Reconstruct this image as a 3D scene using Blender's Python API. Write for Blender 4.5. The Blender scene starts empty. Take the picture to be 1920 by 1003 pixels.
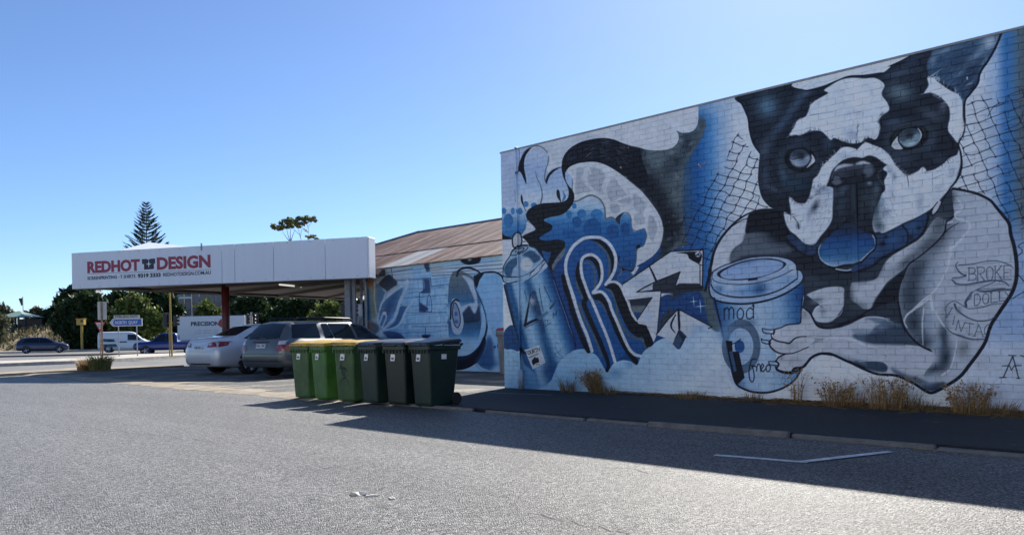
import bpy, bmesh, math, random
import numpy as np
from mathutils import Vector, Matrix
from mathutils.bvhtree import BVHTree

scene = bpy.context.scene
COL = scene.collection
# ------------------------------------------------------------------ camera, sky, sun, exposure
FPX, ROLL, CX, CY, EYE = 1480.0, math.radians(1.0), 960.0, 623.5, 1.07      # lens measured on a 1920 px wide picture
SUN_AZ, SUN_EL = math.radians(21.5), math.radians(37.7)                      # azimuth clockwise from +Y
cam = bpy.data.cameras.new('camera'); cam_o = bpy.data.objects.new('camera', cam); COL.objects.link(cam_o)
cam.sensor_fit = 'HORIZONTAL'; cam.sensor_width = 36.0; cam.lens = FPX / 1920 * 36
cam.shift_y = (CY - 501.5) / 1920; cam.clip_start = 0.05; cam.clip_end = 6000
cr, cu = Vector((math.cos(ROLL), 0, -math.sin(ROLL))), Vector((math.sin(ROLL), 0, math.cos(ROLL)))
cam_o.matrix_world = Matrix(((cr.x, cu.x, 0, 0), (0, 0, -1, 0), (cr.z, cu.z, 0, EYE), (0, 0, 0, 1)))
scene.camera = cam_o
world = bpy.data.worlds.new('World'); scene.world = world; world.use_nodes = True
nt = world.node_tree; bgn = nt.nodes['Background']
sky = nt.nodes.new('ShaderNodeTexSky'); sky.sky_type = 'NISHITA'; sky.sun_disc = False
sky.sun_elevation = SUN_EL; sky.sun_rotation = SUN_AZ; sky.altitude = 0; sky.air_density = 0.7; sky.dust_density = 0.3; sky.ozone_density = 6.5
nt.links.new(sky.outputs[0], bgn.inputs[0]); bgn.inputs[1].default_value = 0.086
sun = bpy.data.lights.new('sun', 'SUN'); sun.energy = 4.8; sun.angle = math.radians(0.53); sun.color = (1.0, 0.95, 0.87)
sun_o = bpy.data.objects.new('sun', sun); COL.objects.link(sun_o)
SDIR = Vector((math.sin(SUN_AZ) * math.cos(SUN_EL), math.cos(SUN_AZ) * math.cos(SUN_EL), math.sin(SUN_EL)))
sun_o.rotation_euler = SDIR.to_track_quat('Z', 'Y').to_euler(); sun_o.location = SDIR * 60
vs = scene.view_settings; vs.view_transform = 'Standard'; vs.look = 'None'; vs.gamma = 1.0; vs.exposure = 0.98; vs.use_curve_mapping = False
scene.render.engine = 'CYCLES'; scene.cycles.use_denoising = True; scene.cycles.max_bounces = 6; scene.cycles.sample_clamp_indirect = 6
# ------------------------------------------------------------------ helpers
def ray(px, py):
    dx, dy = px - CX, py - CY
    return np.array([(dx * math.cos(ROLL) - dy * math.sin(ROLL)) / FPX, 1.0, (-dx * math.sin(ROLL) - dy * math.cos(ROLL)) / FPX])
ORG = np.array([0, 0, EYE])
def gnd(px, py, z=0.0):
    d = ray(px, py); return ORG + d * (z - EYE) / d[2]
def atY(px, py, Y): return ORG + ray(px, py) * Y
def onplane(px, py, P0, n):
    d = ray(px, py); return ORG + d * (np.dot(P0 - ORG, n) / np.dot(d, n))
def proj(P):
    P = np.asarray(P, float); a = P[..., 0] / P[..., 1] * FPX; b = (P[..., 2] - EYE) / P[..., 1] * FPX
    return CX + a * math.cos(ROLL) - b * math.sin(ROLL), CY - a * math.sin(ROLL) - b * math.cos(ROLL)
def hexc(r, g, b):
    f = lambda c: (c / 255 / 12.92) if c / 255 <= .04045 else ((c / 255 + .055) / 1.055) ** 2.4
    return (f(r), f(g), f(b), 1)
MATS = {}
def mat(name, col=(.5, .5, .5), rough=.6, metal=0, spec=.5, noise=0, nscale=8, bump=0, bscale=60, coat=0, trans=0, emit=None, alpha=1, col2=None, detail=4):
    """principled material with optional procedural colour variation and relief"""
    if name in MATS: return MATS[name]
    m = bpy.data.materials.new(name); m.use_nodes = True; N = m.node_tree; b = N.nodes['Principled BSDF']
    c = tuple(col[:3]) + (1,)
    b.inputs['Base Color'].default_value = c; b.inputs['Roughness'].default_value = rough; b.inputs['Metallic'].default_value = metal
    b.inputs['Specular IOR Level'].default_value = spec; b.inputs['Coat Weight'].default_value = coat; b.inputs['Transmission Weight'].default_value = trans; b.inputs['Alpha'].default_value = alpha
    if emit: b.inputs['Emission Color'].default_value = tuple(emit[:3]) + (1,); b.inputs['Emission Strength'].default_value = emit[3]
    if noise or bump:
        tc = N.nodes.new('ShaderNodeTexCoord')
    if noise:
        t = N.nodes.new('ShaderNodeTexNoise'); t.inputs['Scale'].default_value = nscale; t.inputs['Detail'].default_value = detail; t.inputs['Roughness'].default_value = .65
        N.links.new(tc.outputs['Object'], t.inputs['Vector'])
        r = N.nodes.new('ShaderNodeMapRange'); r.inputs[1].default_value = .3; r.inputs[2].default_value = .7
        N.links.new(t.outputs[0], r.inputs[0])
        mx = N.nodes.new('ShaderNodeMix'); mx.data_type = 'RGBA'
        if col2: A, B = c, tuple(col2[:3]) + (1,)
        else: A, B = tuple(v * (1 - noise) for v in c[:3]) + (1,), tuple(min(1, v * (1 + noise)) for v in c[:3]) + (1,)
        mx.inputs[6].default_value = A; mx.inputs[7].default_value = B
        N.links.new(r.outputs[0], mx.inputs[0]); N.links.new(mx.outputs[2], b.inputs['Base Color'])
    if bump:
        t2 = N.nodes.new('ShaderNodeTexNoise'); t2.inputs['Scale'].default_value = bscale; t2.inputs['Detail'].default_value = 3
        N.links.new(tc.outputs['Object'], t2.inputs['Vector'])
        bp = N.nodes.new('ShaderNodeBump'); bp.inputs['Strength'].default_value = bump; bp.inputs['Distance'].default_value = .02
        N.links.new(t2.outputs[0], bp.inputs['Height']); N.links.new(bp.outputs[0], b.inputs['Normal'])
    MATS[name] = m; return m
def mkobj(name, verts, faces, m, parent=None, smooth=False):
    me = bpy.data.meshes.new(name); me.from_pydata([tuple(map(float, v)) for v in verts], [], [tuple(map(int, f)) for f in faces]); me.validate(); me.update()
    if smooth: me.polygons.foreach_set('use_smooth', [True] * len(me.polygons))
    if m: me.materials.append(m)
    o = bpy.data.objects.new(name, me); COL.objects.link(o); o.parent = parent; return o
def tag(o, label=None, cat=None, group=None, kind=None):
    for k, v in (('label', label), ('category', cat), ('group', group), ('kind', kind)):
        if v: o[k] = v
    return o
def empty(name, loc=(0, 0, 0), rz=0, **k):
    o = bpy.data.objects.new(name, None); COL.objects.link(o); o.location = tuple(map(float, loc)); o.rotation_euler = (0, 0, rz); o.empty_display_size = .2
    return tag(o, **k)
def copy_tree(o, parent=None):
    c = o.copy(); COL.objects.link(c); c.parent = parent
    for ch in list(o.children): copy_tree(ch, c)
    return c
class MB:
    """collects simple shapes; build() links them as ONE mesh object"""
    def __init__(s): s.v, s.f = [], []
    def add(s, v, f):
        n = len(s.v); s.v += [tuple(map(float, p)) for p in v]; s.f += [tuple(i + n for i in q_) for q_ in f]; return s
    def box(s, x0, y0, z0, x1, y1, z1, ch=0):
        if ch:
            c = ch; P = [(x0, x1), (y0, y1), (z0, z1)]; v = []; idx = {}
            for ix in (0, 1):
                for iy in (0, 1):
                    for iz in (0, 1):
                        for ax in range(3):
                            p = [P[0][ix], P[1][iy], P[2][iz]]
                            for k, i in enumerate((ix, iy, iz)):
                                if k != ax: p[k] += c if i == 0 else -c
                            idx[ix, iy, iz, ax] = len(v); v.append(p)
            f = []
            for ax in range(3):
                a, b = [(1, 2), (2, 0), (0, 1)][ax]
                for sd in (0, 1):
                    def K(u, w):
                        k = [0, 0, 0]; k[ax] = sd; k[a] = u; k[b] = w; return idx[k[0], k[1], k[2], ax]
                    q_ = [K(0, 0), K(1, 0), K(1, 1), K(0, 1)]; f.append(q_ if sd else q_[::-1])
            for ax in range(3):
                a, b = [(1, 2), (2, 0), (0, 1)][ax]
                for u in (0, 1):
                    for w in (0, 1):
                        def K(t, kk):
                            k = [0, 0, 0]; k[ax] = t; k[a] = u; k[b] = w; return idx[k[0], k[1], k[2], kk]
                        q_ = [K(0, a), K(1, a), K(1, b), K(0, b)]; f.append(q_ if (u ^ w) else q_[::-1])
            for ix in (0, 1):
                for iy in (0, 1):
                    for iz in (0, 1):
                        q_ = [idx[ix, iy, iz, 0], idx[ix, iy, iz, 1], idx[ix, iy, iz, 2]]; f.append(q_ if (ix + iy + iz) % 2 else q_[::-1])
            return s.add(v, f)
        v = [(x, y, z) for z in (z0, z1) for y in (y0, y1) for x in (x0, x1)]
        return s.add(v, [(0, 2, 3, 1), (4, 5, 7, 6), (0, 1, 5, 4), (2, 6, 7, 3), (0, 4, 6, 2), (1, 3, 7, 5)])
    def tube(s, path, r, n=8, caps=True):
        path = [Vector(tuple(map(float, p))) for p in path]; r = r if hasattr(r, '__len__') else [r] * len(path); vs_, fs = [], []
        for i, p in enumerate(path):
            t = (path[min(i + 1, len(path) - 1)] - path[max(i - 1, 0)]).normalized()
            u = t.cross(Vector((0, 0, 1)) if abs(t.z) < .9 else Vector((1, 0, 0))).normalized(); w = t.cross(u)
            for k in range(n):
                a = 2 * math.pi * k / n; vs_.append(p + (u * math.cos(a) + w * math.sin(a)) * r[i])
        for i in range(len(path) - 1):
            for k in range(n): fs.append((i * n + k, i * n + (k + 1) % n, (i + 1) * n + (k + 1) % n, (i + 1) * n + k))
        if caps: fs.append(tuple(range(n))[::-1]); fs.append(tuple((len(path) - 1) * n + k for k in range(n)))
        return s.add(vs_, fs)
    def prism(s, poly, z0, z1):
        n = len(poly); v = [(p[0], p[1], z0) for p in poly] + [(p[0], p[1], z1) for p in poly]
        return s.add(v, [tuple(range(n))[::-1], tuple(range(n, 2 * n))] + [(i, (i + 1) % n, n + (i + 1) % n, n + i) for i in range(n)])
    def rings(s, rings, cap0=True, cap1=True):
        n = len(rings[0]); v = [p for r_ in rings for p in r_]; f = []
        for i in range(len(rings) - 1):
            for k in range(n): f.append((i * n + k, i * n + (k + 1) % n, (i + 1) * n + (k + 1) % n, (i + 1) * n + k))
        if cap0: f.append(tuple(range(n))[::-1])
        if cap1: f.append(tuple((len(rings) - 1) * n + k for k in range(n)))
        return s.add(v, f)
    def build(s, name, m, parent=None, smooth=False): return mkobj(name, s.v, s.f, m, parent, smooth)
def rrect(w, d, r, z, n=3, cx=0, cy=0):
    p = []
    for sx, sy, a0 in ((1, 1, 0), (-1, 1, 90), (-1, -1, 180), (1, -1, 270)):
        for k in range(n + 1):
            a = math.radians(a0 + 90 * k / n); p.append((cx + sx * (w / 2 - r) + r * math.cos(a), cy + sy * (d / 2 - r) + r * math.sin(a), z))
    return p
def sheet(name, pts, z, m, kind='structure', skirt=0):
    """flat ground polygon, optionally with a small edge going down"""
    n = len(pts); v = [(p[0], p[1], z) for p in pts]; f = [tuple(range(n))]
    if skirt:
        v += [(p[0], p[1], z - skirt) for p in pts]; f += [(i, n + i, n + (i + 1) % n, (i + 1) % n) for i in range(n)]
    o = mkobj(name, v, f, m); bm = bmesh.new(); bm.from_mesh(o.data); bmesh.ops.recalc_face_normals(bm, faces=bm.faces); bmesh.ops.triangulate(bm, faces=[q_ for q_ in bm.faces if len(q_.verts) > 4])
    if sum(q_.normal.z for q_ in bm.faces) < 0: bmesh.ops.reverse_faces(bm, faces=bm.faces)
    bm.to_mesh(o.data); bm.free(); return tag(o, kind=kind)
def text(name, body, m, parent, size, origin, xdir, ndir, width=None, bold=0, align='LEFT', depth=.002):
    """flat lettering turned into a mesh; xdir = reading direction, ndir = normal towards the reader"""
    cu_ = bpy.data.curves.new(name, 'FONT'); cu_.body = body; cu_.size = size; cu_.align_x = align; cu_.offset = bold; cu_.extrude = depth; cu_.resolution_u = 3
    t = bpy.data.objects.new(name, cu_); COL.objects.link(t); bpy.context.view_layer.update()
    me = bpy.data.meshes.new_from_object(t.evaluated_get(bpy.context.evaluated_depsgraph_get())); bpy.data.objects.remove(t); bpy.data.curves.remove(cu_)
    x = Vector(xdir).normalized(); nrm = Vector(ndir).normalized(); y = nrm.cross(x)
    xs = [v.co.x for v in me.vertices]; sx = width / (max(xs) - min(xs)) if width else 1; mn = min(xs) if align == 'LEFT' and width else 0
    for v in me.vertices: v.co = Vector(origin) + x * ((v.co.x - mn) * sx) + y * v.co.y + nrm * v.co.z
    me.materials.clear(); me.materials.append(m); o = bpy.data.objects.new(name, me); COL.objects.link(o); o.parent = parent; return o
# ------------------------------------------------------------------ painted murals (drawn in numpy, no files)
TL = {'A': (1380, 100, 5.0133), 'B': (1620, 50, 5.0133), 'C': (1380, 260, 5.0133), 'D': (1620, 220, 5.0133),
      'E': (1320, 380, 5.0133), 'F': (1560, 380, 5.0133), 'G': (1320, 560, 5.0133), 'H': (1560, 560, 5.0133),
      'I': (1740, 440, 4.178), 'J': (930, 260, 6.684), 'K': (1040, 240, 5.0133), 'L': (930, 380, 6.684),
      'M': (1040, 400, 5.0133), 'N': (930, 500, 6.684), 'O': (1040, 540, 5.0133), 'P': (1320, 480, 3.86),
      'Q': (670, 400, 3.1357), 'R': (640, 480, 5.575), 'Z': (930, 600, 6.27), 'Y': (1800, 560, 4.36), 'U': (0, 0, 1.0)}
def q(s):
    out = []; t = TL['U']
    for w in s.split():
        if w in TL: t = TL[w]; continue
        x, y = w.split(','); out.append((t[0] + float(x) / t[2], t[1] + float(y) / t[2]))
    return np.array(out, float)
def spl(p, closed=False, n=6):
    p = np.asarray(p, float)
    if len(p) < 3: return p
    P = np.vstack([p[-1], p, p[0], p[1]]) if closed else np.vstack([2 * p[0] - p[1], p, 2 * p[-1] - p[-2]])
    m = len(p) if closed else len(p) - 1
    t = np.linspace(0, 1, n, endpoint=False)[:, None]; out = []
    for i in range(m):
        a, b, c, d = P[i], P[i + 1], P[i + 2], P[i + 3]
        out.append(0.5 * (2 * b + (c - a) * t + (2 * a - 5 * b + 4 * c - d) * t ** 2 + (3 * b - a - 3 * c + d) * t ** 3))
    if not closed: out.append(p[-1:])
    return np.vstack(out)
def boxblur(m, r):
    for ax in (0, 1):
        for _ in range(2):
            k = max(1, int(round(r)))
            pad = [(0, 0), (0, 0)]; pad[ax] = (k + 1, k)
            c = np.cumsum(np.pad(m, pad, mode='edge'), axis=ax)
            n = m.shape[ax]
            m = (np.take(c, np.arange(2 * k + 1, 2 * k + 1 + n), axis=ax) - np.take(c, np.arange(0, n), axis=ax)) / (2 * k + 1)
    return m
class Canvas:
    def __init__(s, x0, y0, x1, y1, S, base):
        s.x0, s.y0, s.S = x0, y0, S
        s.w, s.h = int((x1 - x0) * S), int((y1 - y0) * S)
        s.img = np.empty((s.h, s.w, 3), np.float32); s.img[:] = np.array(base, np.float32) / 255
        s.rng = np.random.RandomState(7)
    def box(s, xa, ya, xb, yb):
        a = max(0, int((xa - s.x0) * s.S)); b = max(0, int((ya - s.y0) * s.S))
        c = min(s.w, int((xb - s.x0) * s.S) + 2); d = min(s.h, int((yb - s.y0) * s.S) + 2)
        return a, b, c, d
    def put(s, bx, m, col):
        a, b, c, d = bx
        if callable(col):
            Y, X = np.mgrid[b:d, a:c]
            col = col(X / s.S + s.x0, Y / s.S + s.y0) / 255.0
        else: col = np.array(col, np.float32) / 255
        v = s.img[b:d, a:c]; v += (col - v) * m[..., None]
    def mask(s, p, pad=0):
        bx = s.box(p[:, 0].min() - pad, p[:, 1].min() - pad, p[:, 0].max() + pad, p[:, 1].max() + pad)
        a, b, c, d = bx
        if c <= a or d <= b: return None, None
        X = (p[:, 0] - s.x0) * s.S - a; Y = (p[:, 1] - s.y0) * s.S - b
        h, w = d - b, c - a; SUB = 4
        acc = np.zeros((h, w + 2), np.float32)
        X2, Y2 = np.roll(X, -1), np.roll(Y, -1)
        for xa, ya, xb, yb in zip(X, Y, X2, Y2):
            if ya == yb: continue
            sg = 1.0
            if ya > yb: xa, ya, xb, yb = xb, yb, xa, ya; sg = -1.0
            k = np.arange(math.ceil(ya * SUB - .5), math.ceil(yb * SUB - .5))
            k = k[(k >= 0) & (k < h * SUB)]
            if not len(k): continue
            yy = (k + .5) / SUB; xs = np.clip(xa + (xb - xa) * (yy - ya) / (yb - ya), 0, w)
            i = xs.astype(int); f = xs - i; r = k // SUB
            np.add.at(acc, (r, i), sg * (1 - f) / SUB); np.add.at(acc, (r, i + 1), sg * f / SUB)
        return bx, np.clip(np.abs(np.cumsum(acc, axis=1)[:, :w]), 0, 1)
    def fill(s, p, col, a=1.0, blur=0, smooth=True, clip=None):
        if isinstance(p, str): p = q(p)
        if smooth: p = spl(p, True)
        bx, m = s.mask(p, blur * 2.2)
        if bx is None: return
        if blur: m = boxblur(m, blur * s.S / 1.6)
        if clip is not None: m = m * clip[bx[1]:bx[3], bx[0]:bx[2]]
        s.put(bx, m * a, col)
    def full(s, p, smooth=True):
        if isinstance(p, str): p = q(p)
        if smooth: p = spl(p, True)
        M = np.zeros((s.h, s.w), np.float32); bx, m = s.mask(p)
        M[bx[1]:bx[3], bx[0]:bx[2]] = m; return M
    def line(s, p, w, col, a=1.0, soft=.5, smooth=True, closed=False, clip=None):
        if isinstance(p, str): p = q(p)
        w = np.atleast_1d(np.asarray(w, float))
        n = len(p)
        if smooth and n > 2: p2 = spl(p, closed)
        else: p2 = np.vstack([p, p[:1]]) if closed else p
        if closed and smooth: p2 = np.vstack([p2, p2[:1]])
        W = np.interp(np.linspace(0, 1, len(p2)), np.linspace(0, 1, len(w)), w) / 2
        pad = W.max() + soft * 2 + 1
        bx = s.box(p2[:, 0].min() - pad, p2[:, 1].min() - pad, p2[:, 0].max() + pad, p2[:, 1].max() + pad)
        a0, b0, c0, d0 = bx
        if c0 <= a0 or d0 <= b0: return
        M = np.zeros((d0 - b0, c0 - a0), np.float32)
        for i in range(len(p2) - 1):
            A, B = p2[i], p2[i + 1]
            e = s.box(min(A[0], B[0]) - pad, min(A[1], B[1]) - pad, max(A[0], B[0]) + pad, max(A[1], B[1]) + pad)
            if e[2] <= e[0] or e[3] <= e[1]: continue
            Y, X = np.mgrid[e[1]:e[3], e[0]:e[2]]; X = X / s.S + s.x0 + .5 / s.S; Y = Y / s.S + s.y0 + .5 / s.S
            d = B - A; L = max(d @ d, 1e-9); t = np.clip(((X - A[0]) * d[0] + (Y - A[1]) * d[1]) / L, 0, 1)
            ds = np.hypot(X - A[0] - t * d[0], Y - A[1] - t * d[1]); ww = W[i] + (W[i + 1] - W[i]) * t
            m = np.clip((ww - ds) / (2 * soft) + .5, 0, 1)
            v = M[e[1] - b0:e[3] - b0, e[0] - a0:e[2] - a0]; np.maximum(v, m, out=v)
        if clip is not None: M = M * clip[b0:d0, a0:c0]
        s.put(bx, M * a, col)
    def blob(s, cx, cy, rx, ry, col, a=1.0, rot=0, clip=None, pw=2.0):
        r = max(rx, ry) * 2.2; bx = s.box(cx - r, cy - r, cx + r, cy + r)
        if bx[2] <= bx[0] or bx[3] <= bx[1]: return
        Y, X = np.mgrid[bx[1]:bx[3], bx[0]:bx[2]]; X = X / s.S + s.x0 - cx; Y = Y / s.S + s.y0 - cy
        c, n = math.cos(rot), math.sin(rot)
        m = np.exp(-(((X * c + Y * n) / rx) ** 2 + ((Y * c - X * n) / ry) ** 2) ** (pw / 2))
        if clip is not None: m = m * clip[bx[1]:bx[3], bx[0]:bx[2]]
        s.put(bx, m * a, col)
    def tb(s, t, x, y, rx, ry, col, a=1.0, rot=0, clip=None, pw=2.0):
        o = TL[t]; s.blob(o[0] + x / o[2], o[1] + y / o[2], rx / o[2], ry / o[2], col, a, rot, clip, pw)
    def ell(s, t, x, y, rx, ry, col, a=1.0, rot=0, blur=0, line=0):
        o = TL[t]; th = np.linspace(0, 2 * math.pi, 40, endpoint=False)
        ex, ey = rx * np.cos(th), ry * np.sin(th); c, n = math.cos(rot), math.sin(rot)
        p = np.c_[o[0] + (x + ex * c - ey * n) / o[2], o[1] + (y + ex * n + ey * c) / o[2]]
        if line: s.line(np.vstack([p, p[:1]]), line, col, a, smooth=False)
        else: s.fill(p, col, a, blur, smooth=False)
    def fur(s, p, col, n, L, ang, spread=.35, w=.8, jit=1.5, a=.8):
        """short brush hairs scattered along a path"""
        if isinstance(p, str): p = q(p)
        p = spl(p); rng = s.rng
        for _ in range(n):
            c = p[rng.randint(len(p))] + rng.randn(2) * jit; t = ang + rng.randn() * spread; l = L * rng.uniform(.5, 1.3)
            e = c + l * np.array([math.cos(t), math.sin(t)]); m = (c + e) / 2 + rng.randn(2) * l * .06
            s.line(np.array([c, m, e]), [w, w * .8, .15], col, a * rng.uniform(.4, 1), .4)
    def hatch(s, p, col, n, L, ang, spread=.15, w=.7, a=.6):
        """brush hairs scattered through an area"""
        if isinstance(p, str): p = q(p)
        M = s.full(p); ys, xs = np.nonzero(M > .5); rng = s.rng
        if not len(ys): return
        for _ in range(n):
            k = rng.randint(len(ys)); c = np.array([xs[k] / s.S + s.x0, ys[k] / s.S + s.y0])
            t = (ang(c) if callable(ang) else ang) + rng.randn() * spread; l = L * rng.uniform(.4, 1.3)
            e = c + l * np.array([math.cos(t), math.sin(t)])
            s.line(np.array([c, e]), [w, .2], col, a * rng.uniform(.3, 1), .4, smooth=False, clip=M)
GLY = {'A': ['0,1 .5,0 1,1', '.2,.62 .8,.62'], 'B': ['0,0 0,1', '0,0 .8,.05 .85,.4 0,.48', '0,.48 1,.55 .95,.95 0,1'],
       'R': ['0,0 0,1', '0,0 .9,.05 .9,.42 0,.5', '.3,.5 1,1'], 'O': ['.5,0 .95,.2 1,.6 .8,.97 .3,1 0,.7 .05,.2 .5,0'],
       'K': ['0,0 0,1', '.95,0 0,.55', '.25,.42 1,1'], 'E': ['1,0 0,0 0,1 1,1', '0,.5 .7,.5'], 'D': ['0,0 0,1 .7,.95 1,.5 .7,.05 0,0'],
       'L': ['0,0 0,1 1,1'], 'V': ['0,0 .5,1 1,0'], 'I': ['.5,0 .5,1'], 'N': ['0,1 0,0 1,1 1,0'], 'T': ['0,0 1,0', '.5,0 .5,1'],
       'G': ['1,.1 .4,0 0,.4 .1,.9 .7,1 1,.8 1,.55 .6,.55'], 'F': ['1,0 0,0 0,1', '0,.5 .7,.5'], 'U': ['0,0 0,.8 .3,1 .8,1 1,.8 1,0'],
       'H': ['0,0 0,1', '1,0 1,1', '0,.5 1,.5'], 'M': ['0,1 0,0 .5,.7 1,0 1,1'], 'S': ['1,.1 .3,0 0,.25 .9,.6 .9,.9 .3,1 0,.9'],
       'm': ['0,1 0,.25', '0,.45 .25,.22 .5,.45 .5,1', '.5,.45 .75,.22 1,.45 1,1'], 'o': ['.5,.25 .95,.5 .9,.9 .5,1 .1,.9 .05,.5 .5,.25'],
       'd': ['1,0 1,1', '1,.45 .5,.25 .05,.5 .1,.9 .5,1 1,.85']}
def letter(C, ch, quad, w, col, a=1.0, serif=0.0, smooth=False):
    """stroke letter laid in a quad (top-left, top-right, bottom-right, bottom-left) in picture points"""
    q0, q1, q2, q3 = [np.array(v, float) for v in quad]
    def mp(u, v): return (q0 * (1 - u) + q1 * u) * (1 - v) + (q3 * (1 - u) + q2 * u) * v
    for st in GLY[ch]:
        uv = [tuple(map(float, k.split(','))) for k in st.split()]
        p = np.array([mp(u, v) for u, v in uv])
        C.line(p, w, col, a, .45, smooth=(ch in 'OoGmdBRDUS' or smooth))
        if serif:
            for e in (uv[0], uv[-1]):
                if ch not in 'OoGSD' and e[1] in (0., 1.):
                    C.line(np.array([mp(e[0] - serif, e[1]), mp(e[0] + serif, e[1])]), w * .9, col, a, .45, smooth=False)
def row(C, tile, txt, x0, y0, x1, y1, h0, h1, w, col, gap=.22, **k):
    o = TL[tile]; n = len(txt)
    for i, ch in enumerate(txt):
        fa, fb = i / n, (i + 1 - gap) / n
        P = lambda f, v: (o[0] + (x0 + (x1 - x0) * f) / o[2], o[1] + (y0 + (y1 - y0) * f + v * (h0 + (h1 - h0) * f)) / o[2])
        letter(C, ch, (P(fa, 0), P(fb, 0), P(fb, 1), P(fa, 1)), w, col, **k)
NK = (13, 17, 34); W = (224, 232, 242); PB = (158, 183, 224); MBL = (40, 100, 180); DB = (24, 66, 142); GR = (112, 124, 134)
DG = (44, 54, 74); GG = (84, 100, 108)
def lerp(a, b, t):
    a, b = np.array(a, float), np.array(b, float); t = np.clip(t, 0, 1)[..., None]; return a + (b - a) * t
def ramp(t, stops):
    xs = [k[0] for k in stops]; return np.stack([np.interp(t, xs, [k[1][c] for k in stops]) for c in range(3)], -1)
def grain(C):
    rs = np.random.RandomState(1)
    def nz(k):
        a = rs.randn(C.h // k + 2, C.w // k + 2).astype(np.float32); a = np.kron(a, np.ones((k, k), np.float32))[:C.h, :C.w]; return boxblur(a, k * .7)
    m = 1 + .03 * nz(22) + .025 * nz(7) + .03 * nz(3); C.img *= np.clip(m, .75, 1.2)[..., None]; np.clip(C.img, 0, 1, out=C.img)
def main_mural():
    C = Canvas(925, 30, 2000, 800, 1.7, W)
    # --- ground coats
    C.fill("U 925,280 1060,250 1060,420 925,420", (168, 184, 222), .9, 12, False)
    C.fill("U 1000,240 1300,180 1330,190 1320,260 1200,290 1060,300 1030,330", (196, 202, 212), 1, 8, False)
    def side(X, Y):
        c1 = ramp(X, [(1262, GG), (1285, (50, 84, 130)), (1308, (28, 88, 176)), (1330, (74, 130, 205)), (1350, (150, 180, 224)), (1378, (214, 220, 228)), (1400, W), (1790, W), (1835, (214, 220, 228)), (1866, (165, 188, 226)), (1884, (60, 116, 196)), (1897, (70, 118, 180)), (1912, (96, 110, 124)), (1935, (70, 84, 100)), (2000, (60, 100, 170))])
        c2 = ramp(X, [(1262, DB), (1320, MBL), (1345, (110, 152, 216)), (1360, (180, 198, 226)), (1400, W), (1790, W), (1830, (172, 190, 228)), (1900, (150, 176, 226)), (2000, (170, 190, 226))])
        return c1 + (c2 - c1) * np.clip((Y - 400) / 70, 0, 1)[..., None]
    C.fill("U 1262,170 2000,30 2000,800 1262,800", side, 1, 0, False)
    C.fill("U 1300,190 1400,165 1400,215 1300,215", (186, 200, 224), .5, 14, False)
    C.fill("U 1800,640 2000,640 2000,800 1800,800", (205, 212, 224), .8, 25, False)
    # --- smoke
    C.fill("K 540,108 640,146 720,172 800,190 860,208 960,215 1060,205 1130,172 1165,110 1148,28 1200,52 1260,48 1320,25 1350,-40 1355,-80 1400,-90 1420,-20 1370,120 1290,240 1230,350 1200,480 1190,640 1200,800 1230,1003 M 1230,300 1090,355 880,490 780,490 700,300 K 700,800 500,400", (88, 101, 110), 1, 1.0)
    C.fill("K 1200,60 1340,-60 1400,-60 1330,150 1250,290 1180,400 1120,400 1180,250", (66, 82, 98), .8, 6)
    for x, y, rx, ry, a in [(620, 300, 130, 150, 1), (760, 420, 120, 130, 1), (880, 560, 110, 130, .95), (980, 700, 95, 140, .9), (1050, 850, 90, 120, .85), (1080, 960, 80, 110, .8), (1120, 300, 60, 60, .55), (1240, 150, 40, 70, .5), (1060, 400, 60, 70, .35), (770, 220, 60, 50, .9)]:
        C.tb('K', x, y, rx, ry, (15, 20, 34), a)
    C.tb('M', 1080, 150, 90, 130, (18, 24, 38), .85); C.tb('M', 1000, 340, 120, 60, (24, 30, 44), .8, -.6)
    for x, y in [(900, 270), (960, 330), (1200, 480), (1160, 640), (1150, 560), (1000, 260)]:
        C.tb('K', x, y, 55, 45, (104, 118, 124), .5)
    SM = C.full("K 540,108 720,172 860,208 960,215 1060,205 1130,172 1165,110 1148,28 1200,52 1320,25 1350,-40 1420,-20 1370,120 1290,240 1230,350 1200,480 1190,640 1200,800 1230,1003 M 1230,300 1090,355 880,490 780,490 700,300 K 700,800 500,400"); rs0 = np.random.RandomState(21)
    for _ in range(150): C.blob(rs0.uniform(1170, 1320), rs0.uniform(235, 480), rs0.uniform(2, 8), rs0.uniform(2, 6), [(20, 26, 40), (128, 140, 146), (60, 72, 84)][rs0.randint(3)], rs0.uniform(.2, .6), rs0.uniform(-1, 1), SM)
    C.hatch("K 700,190 1130,190 1330,40 1250,300 1150,600 1150,1000 1030,900 800,560", (120, 132, 138), 130, 9, 1.3, .5, .8, .4)
    C.hatch("K 700,190 1130,190 1330,40 1250,300 1150,600 1150,1000 1030,900 800,560", (14, 18, 30), 150, 9, 1.4, .6, .9, .5)
    C.fill("K 300,40 480,98 560,112 640,146 720,172 800,189 860,207 960,215 1060,205 1120,181 1152,145 1166,105 1163,70 1146,26 1170,42 1200,51 1260,47 1300,32 1325,8 1342,-30 1350,-90 1350,-200 300,-200", (214, 217, 222), 1, 0, False)
    # --- pale blue bubble letters at the corner
    def bub(X, Y): return ramp(Y, [(275, (190, 200, 222)), (315, (160, 180, 224)), (350, (168, 190, 228)), (372, (196, 210, 228)), (410, (200, 212, 226))])
    C.fill("J 250,500 290,420 300,300 350,180 440,110 520,95 600,130 650,200 655,300 620,400 610,500 630,560 650,480 720,400 800,365 880,380 940,440 960,520 950,660 900,800 700,830 560,900 400,990 250,1000 245,700", bub)
    C.line("J 300,300 350,180 440,112 520,95 600,130 652,205 655,300 622,400 610,500 630,565", 1.8, (92, 104, 122))
    C.line("J 655,200 690,230 700,290 660,360", 6, (206, 212, 220), .8)
    C.line("J 650,400 720,350 830,330", 5, (206, 212, 220), .9)
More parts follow.
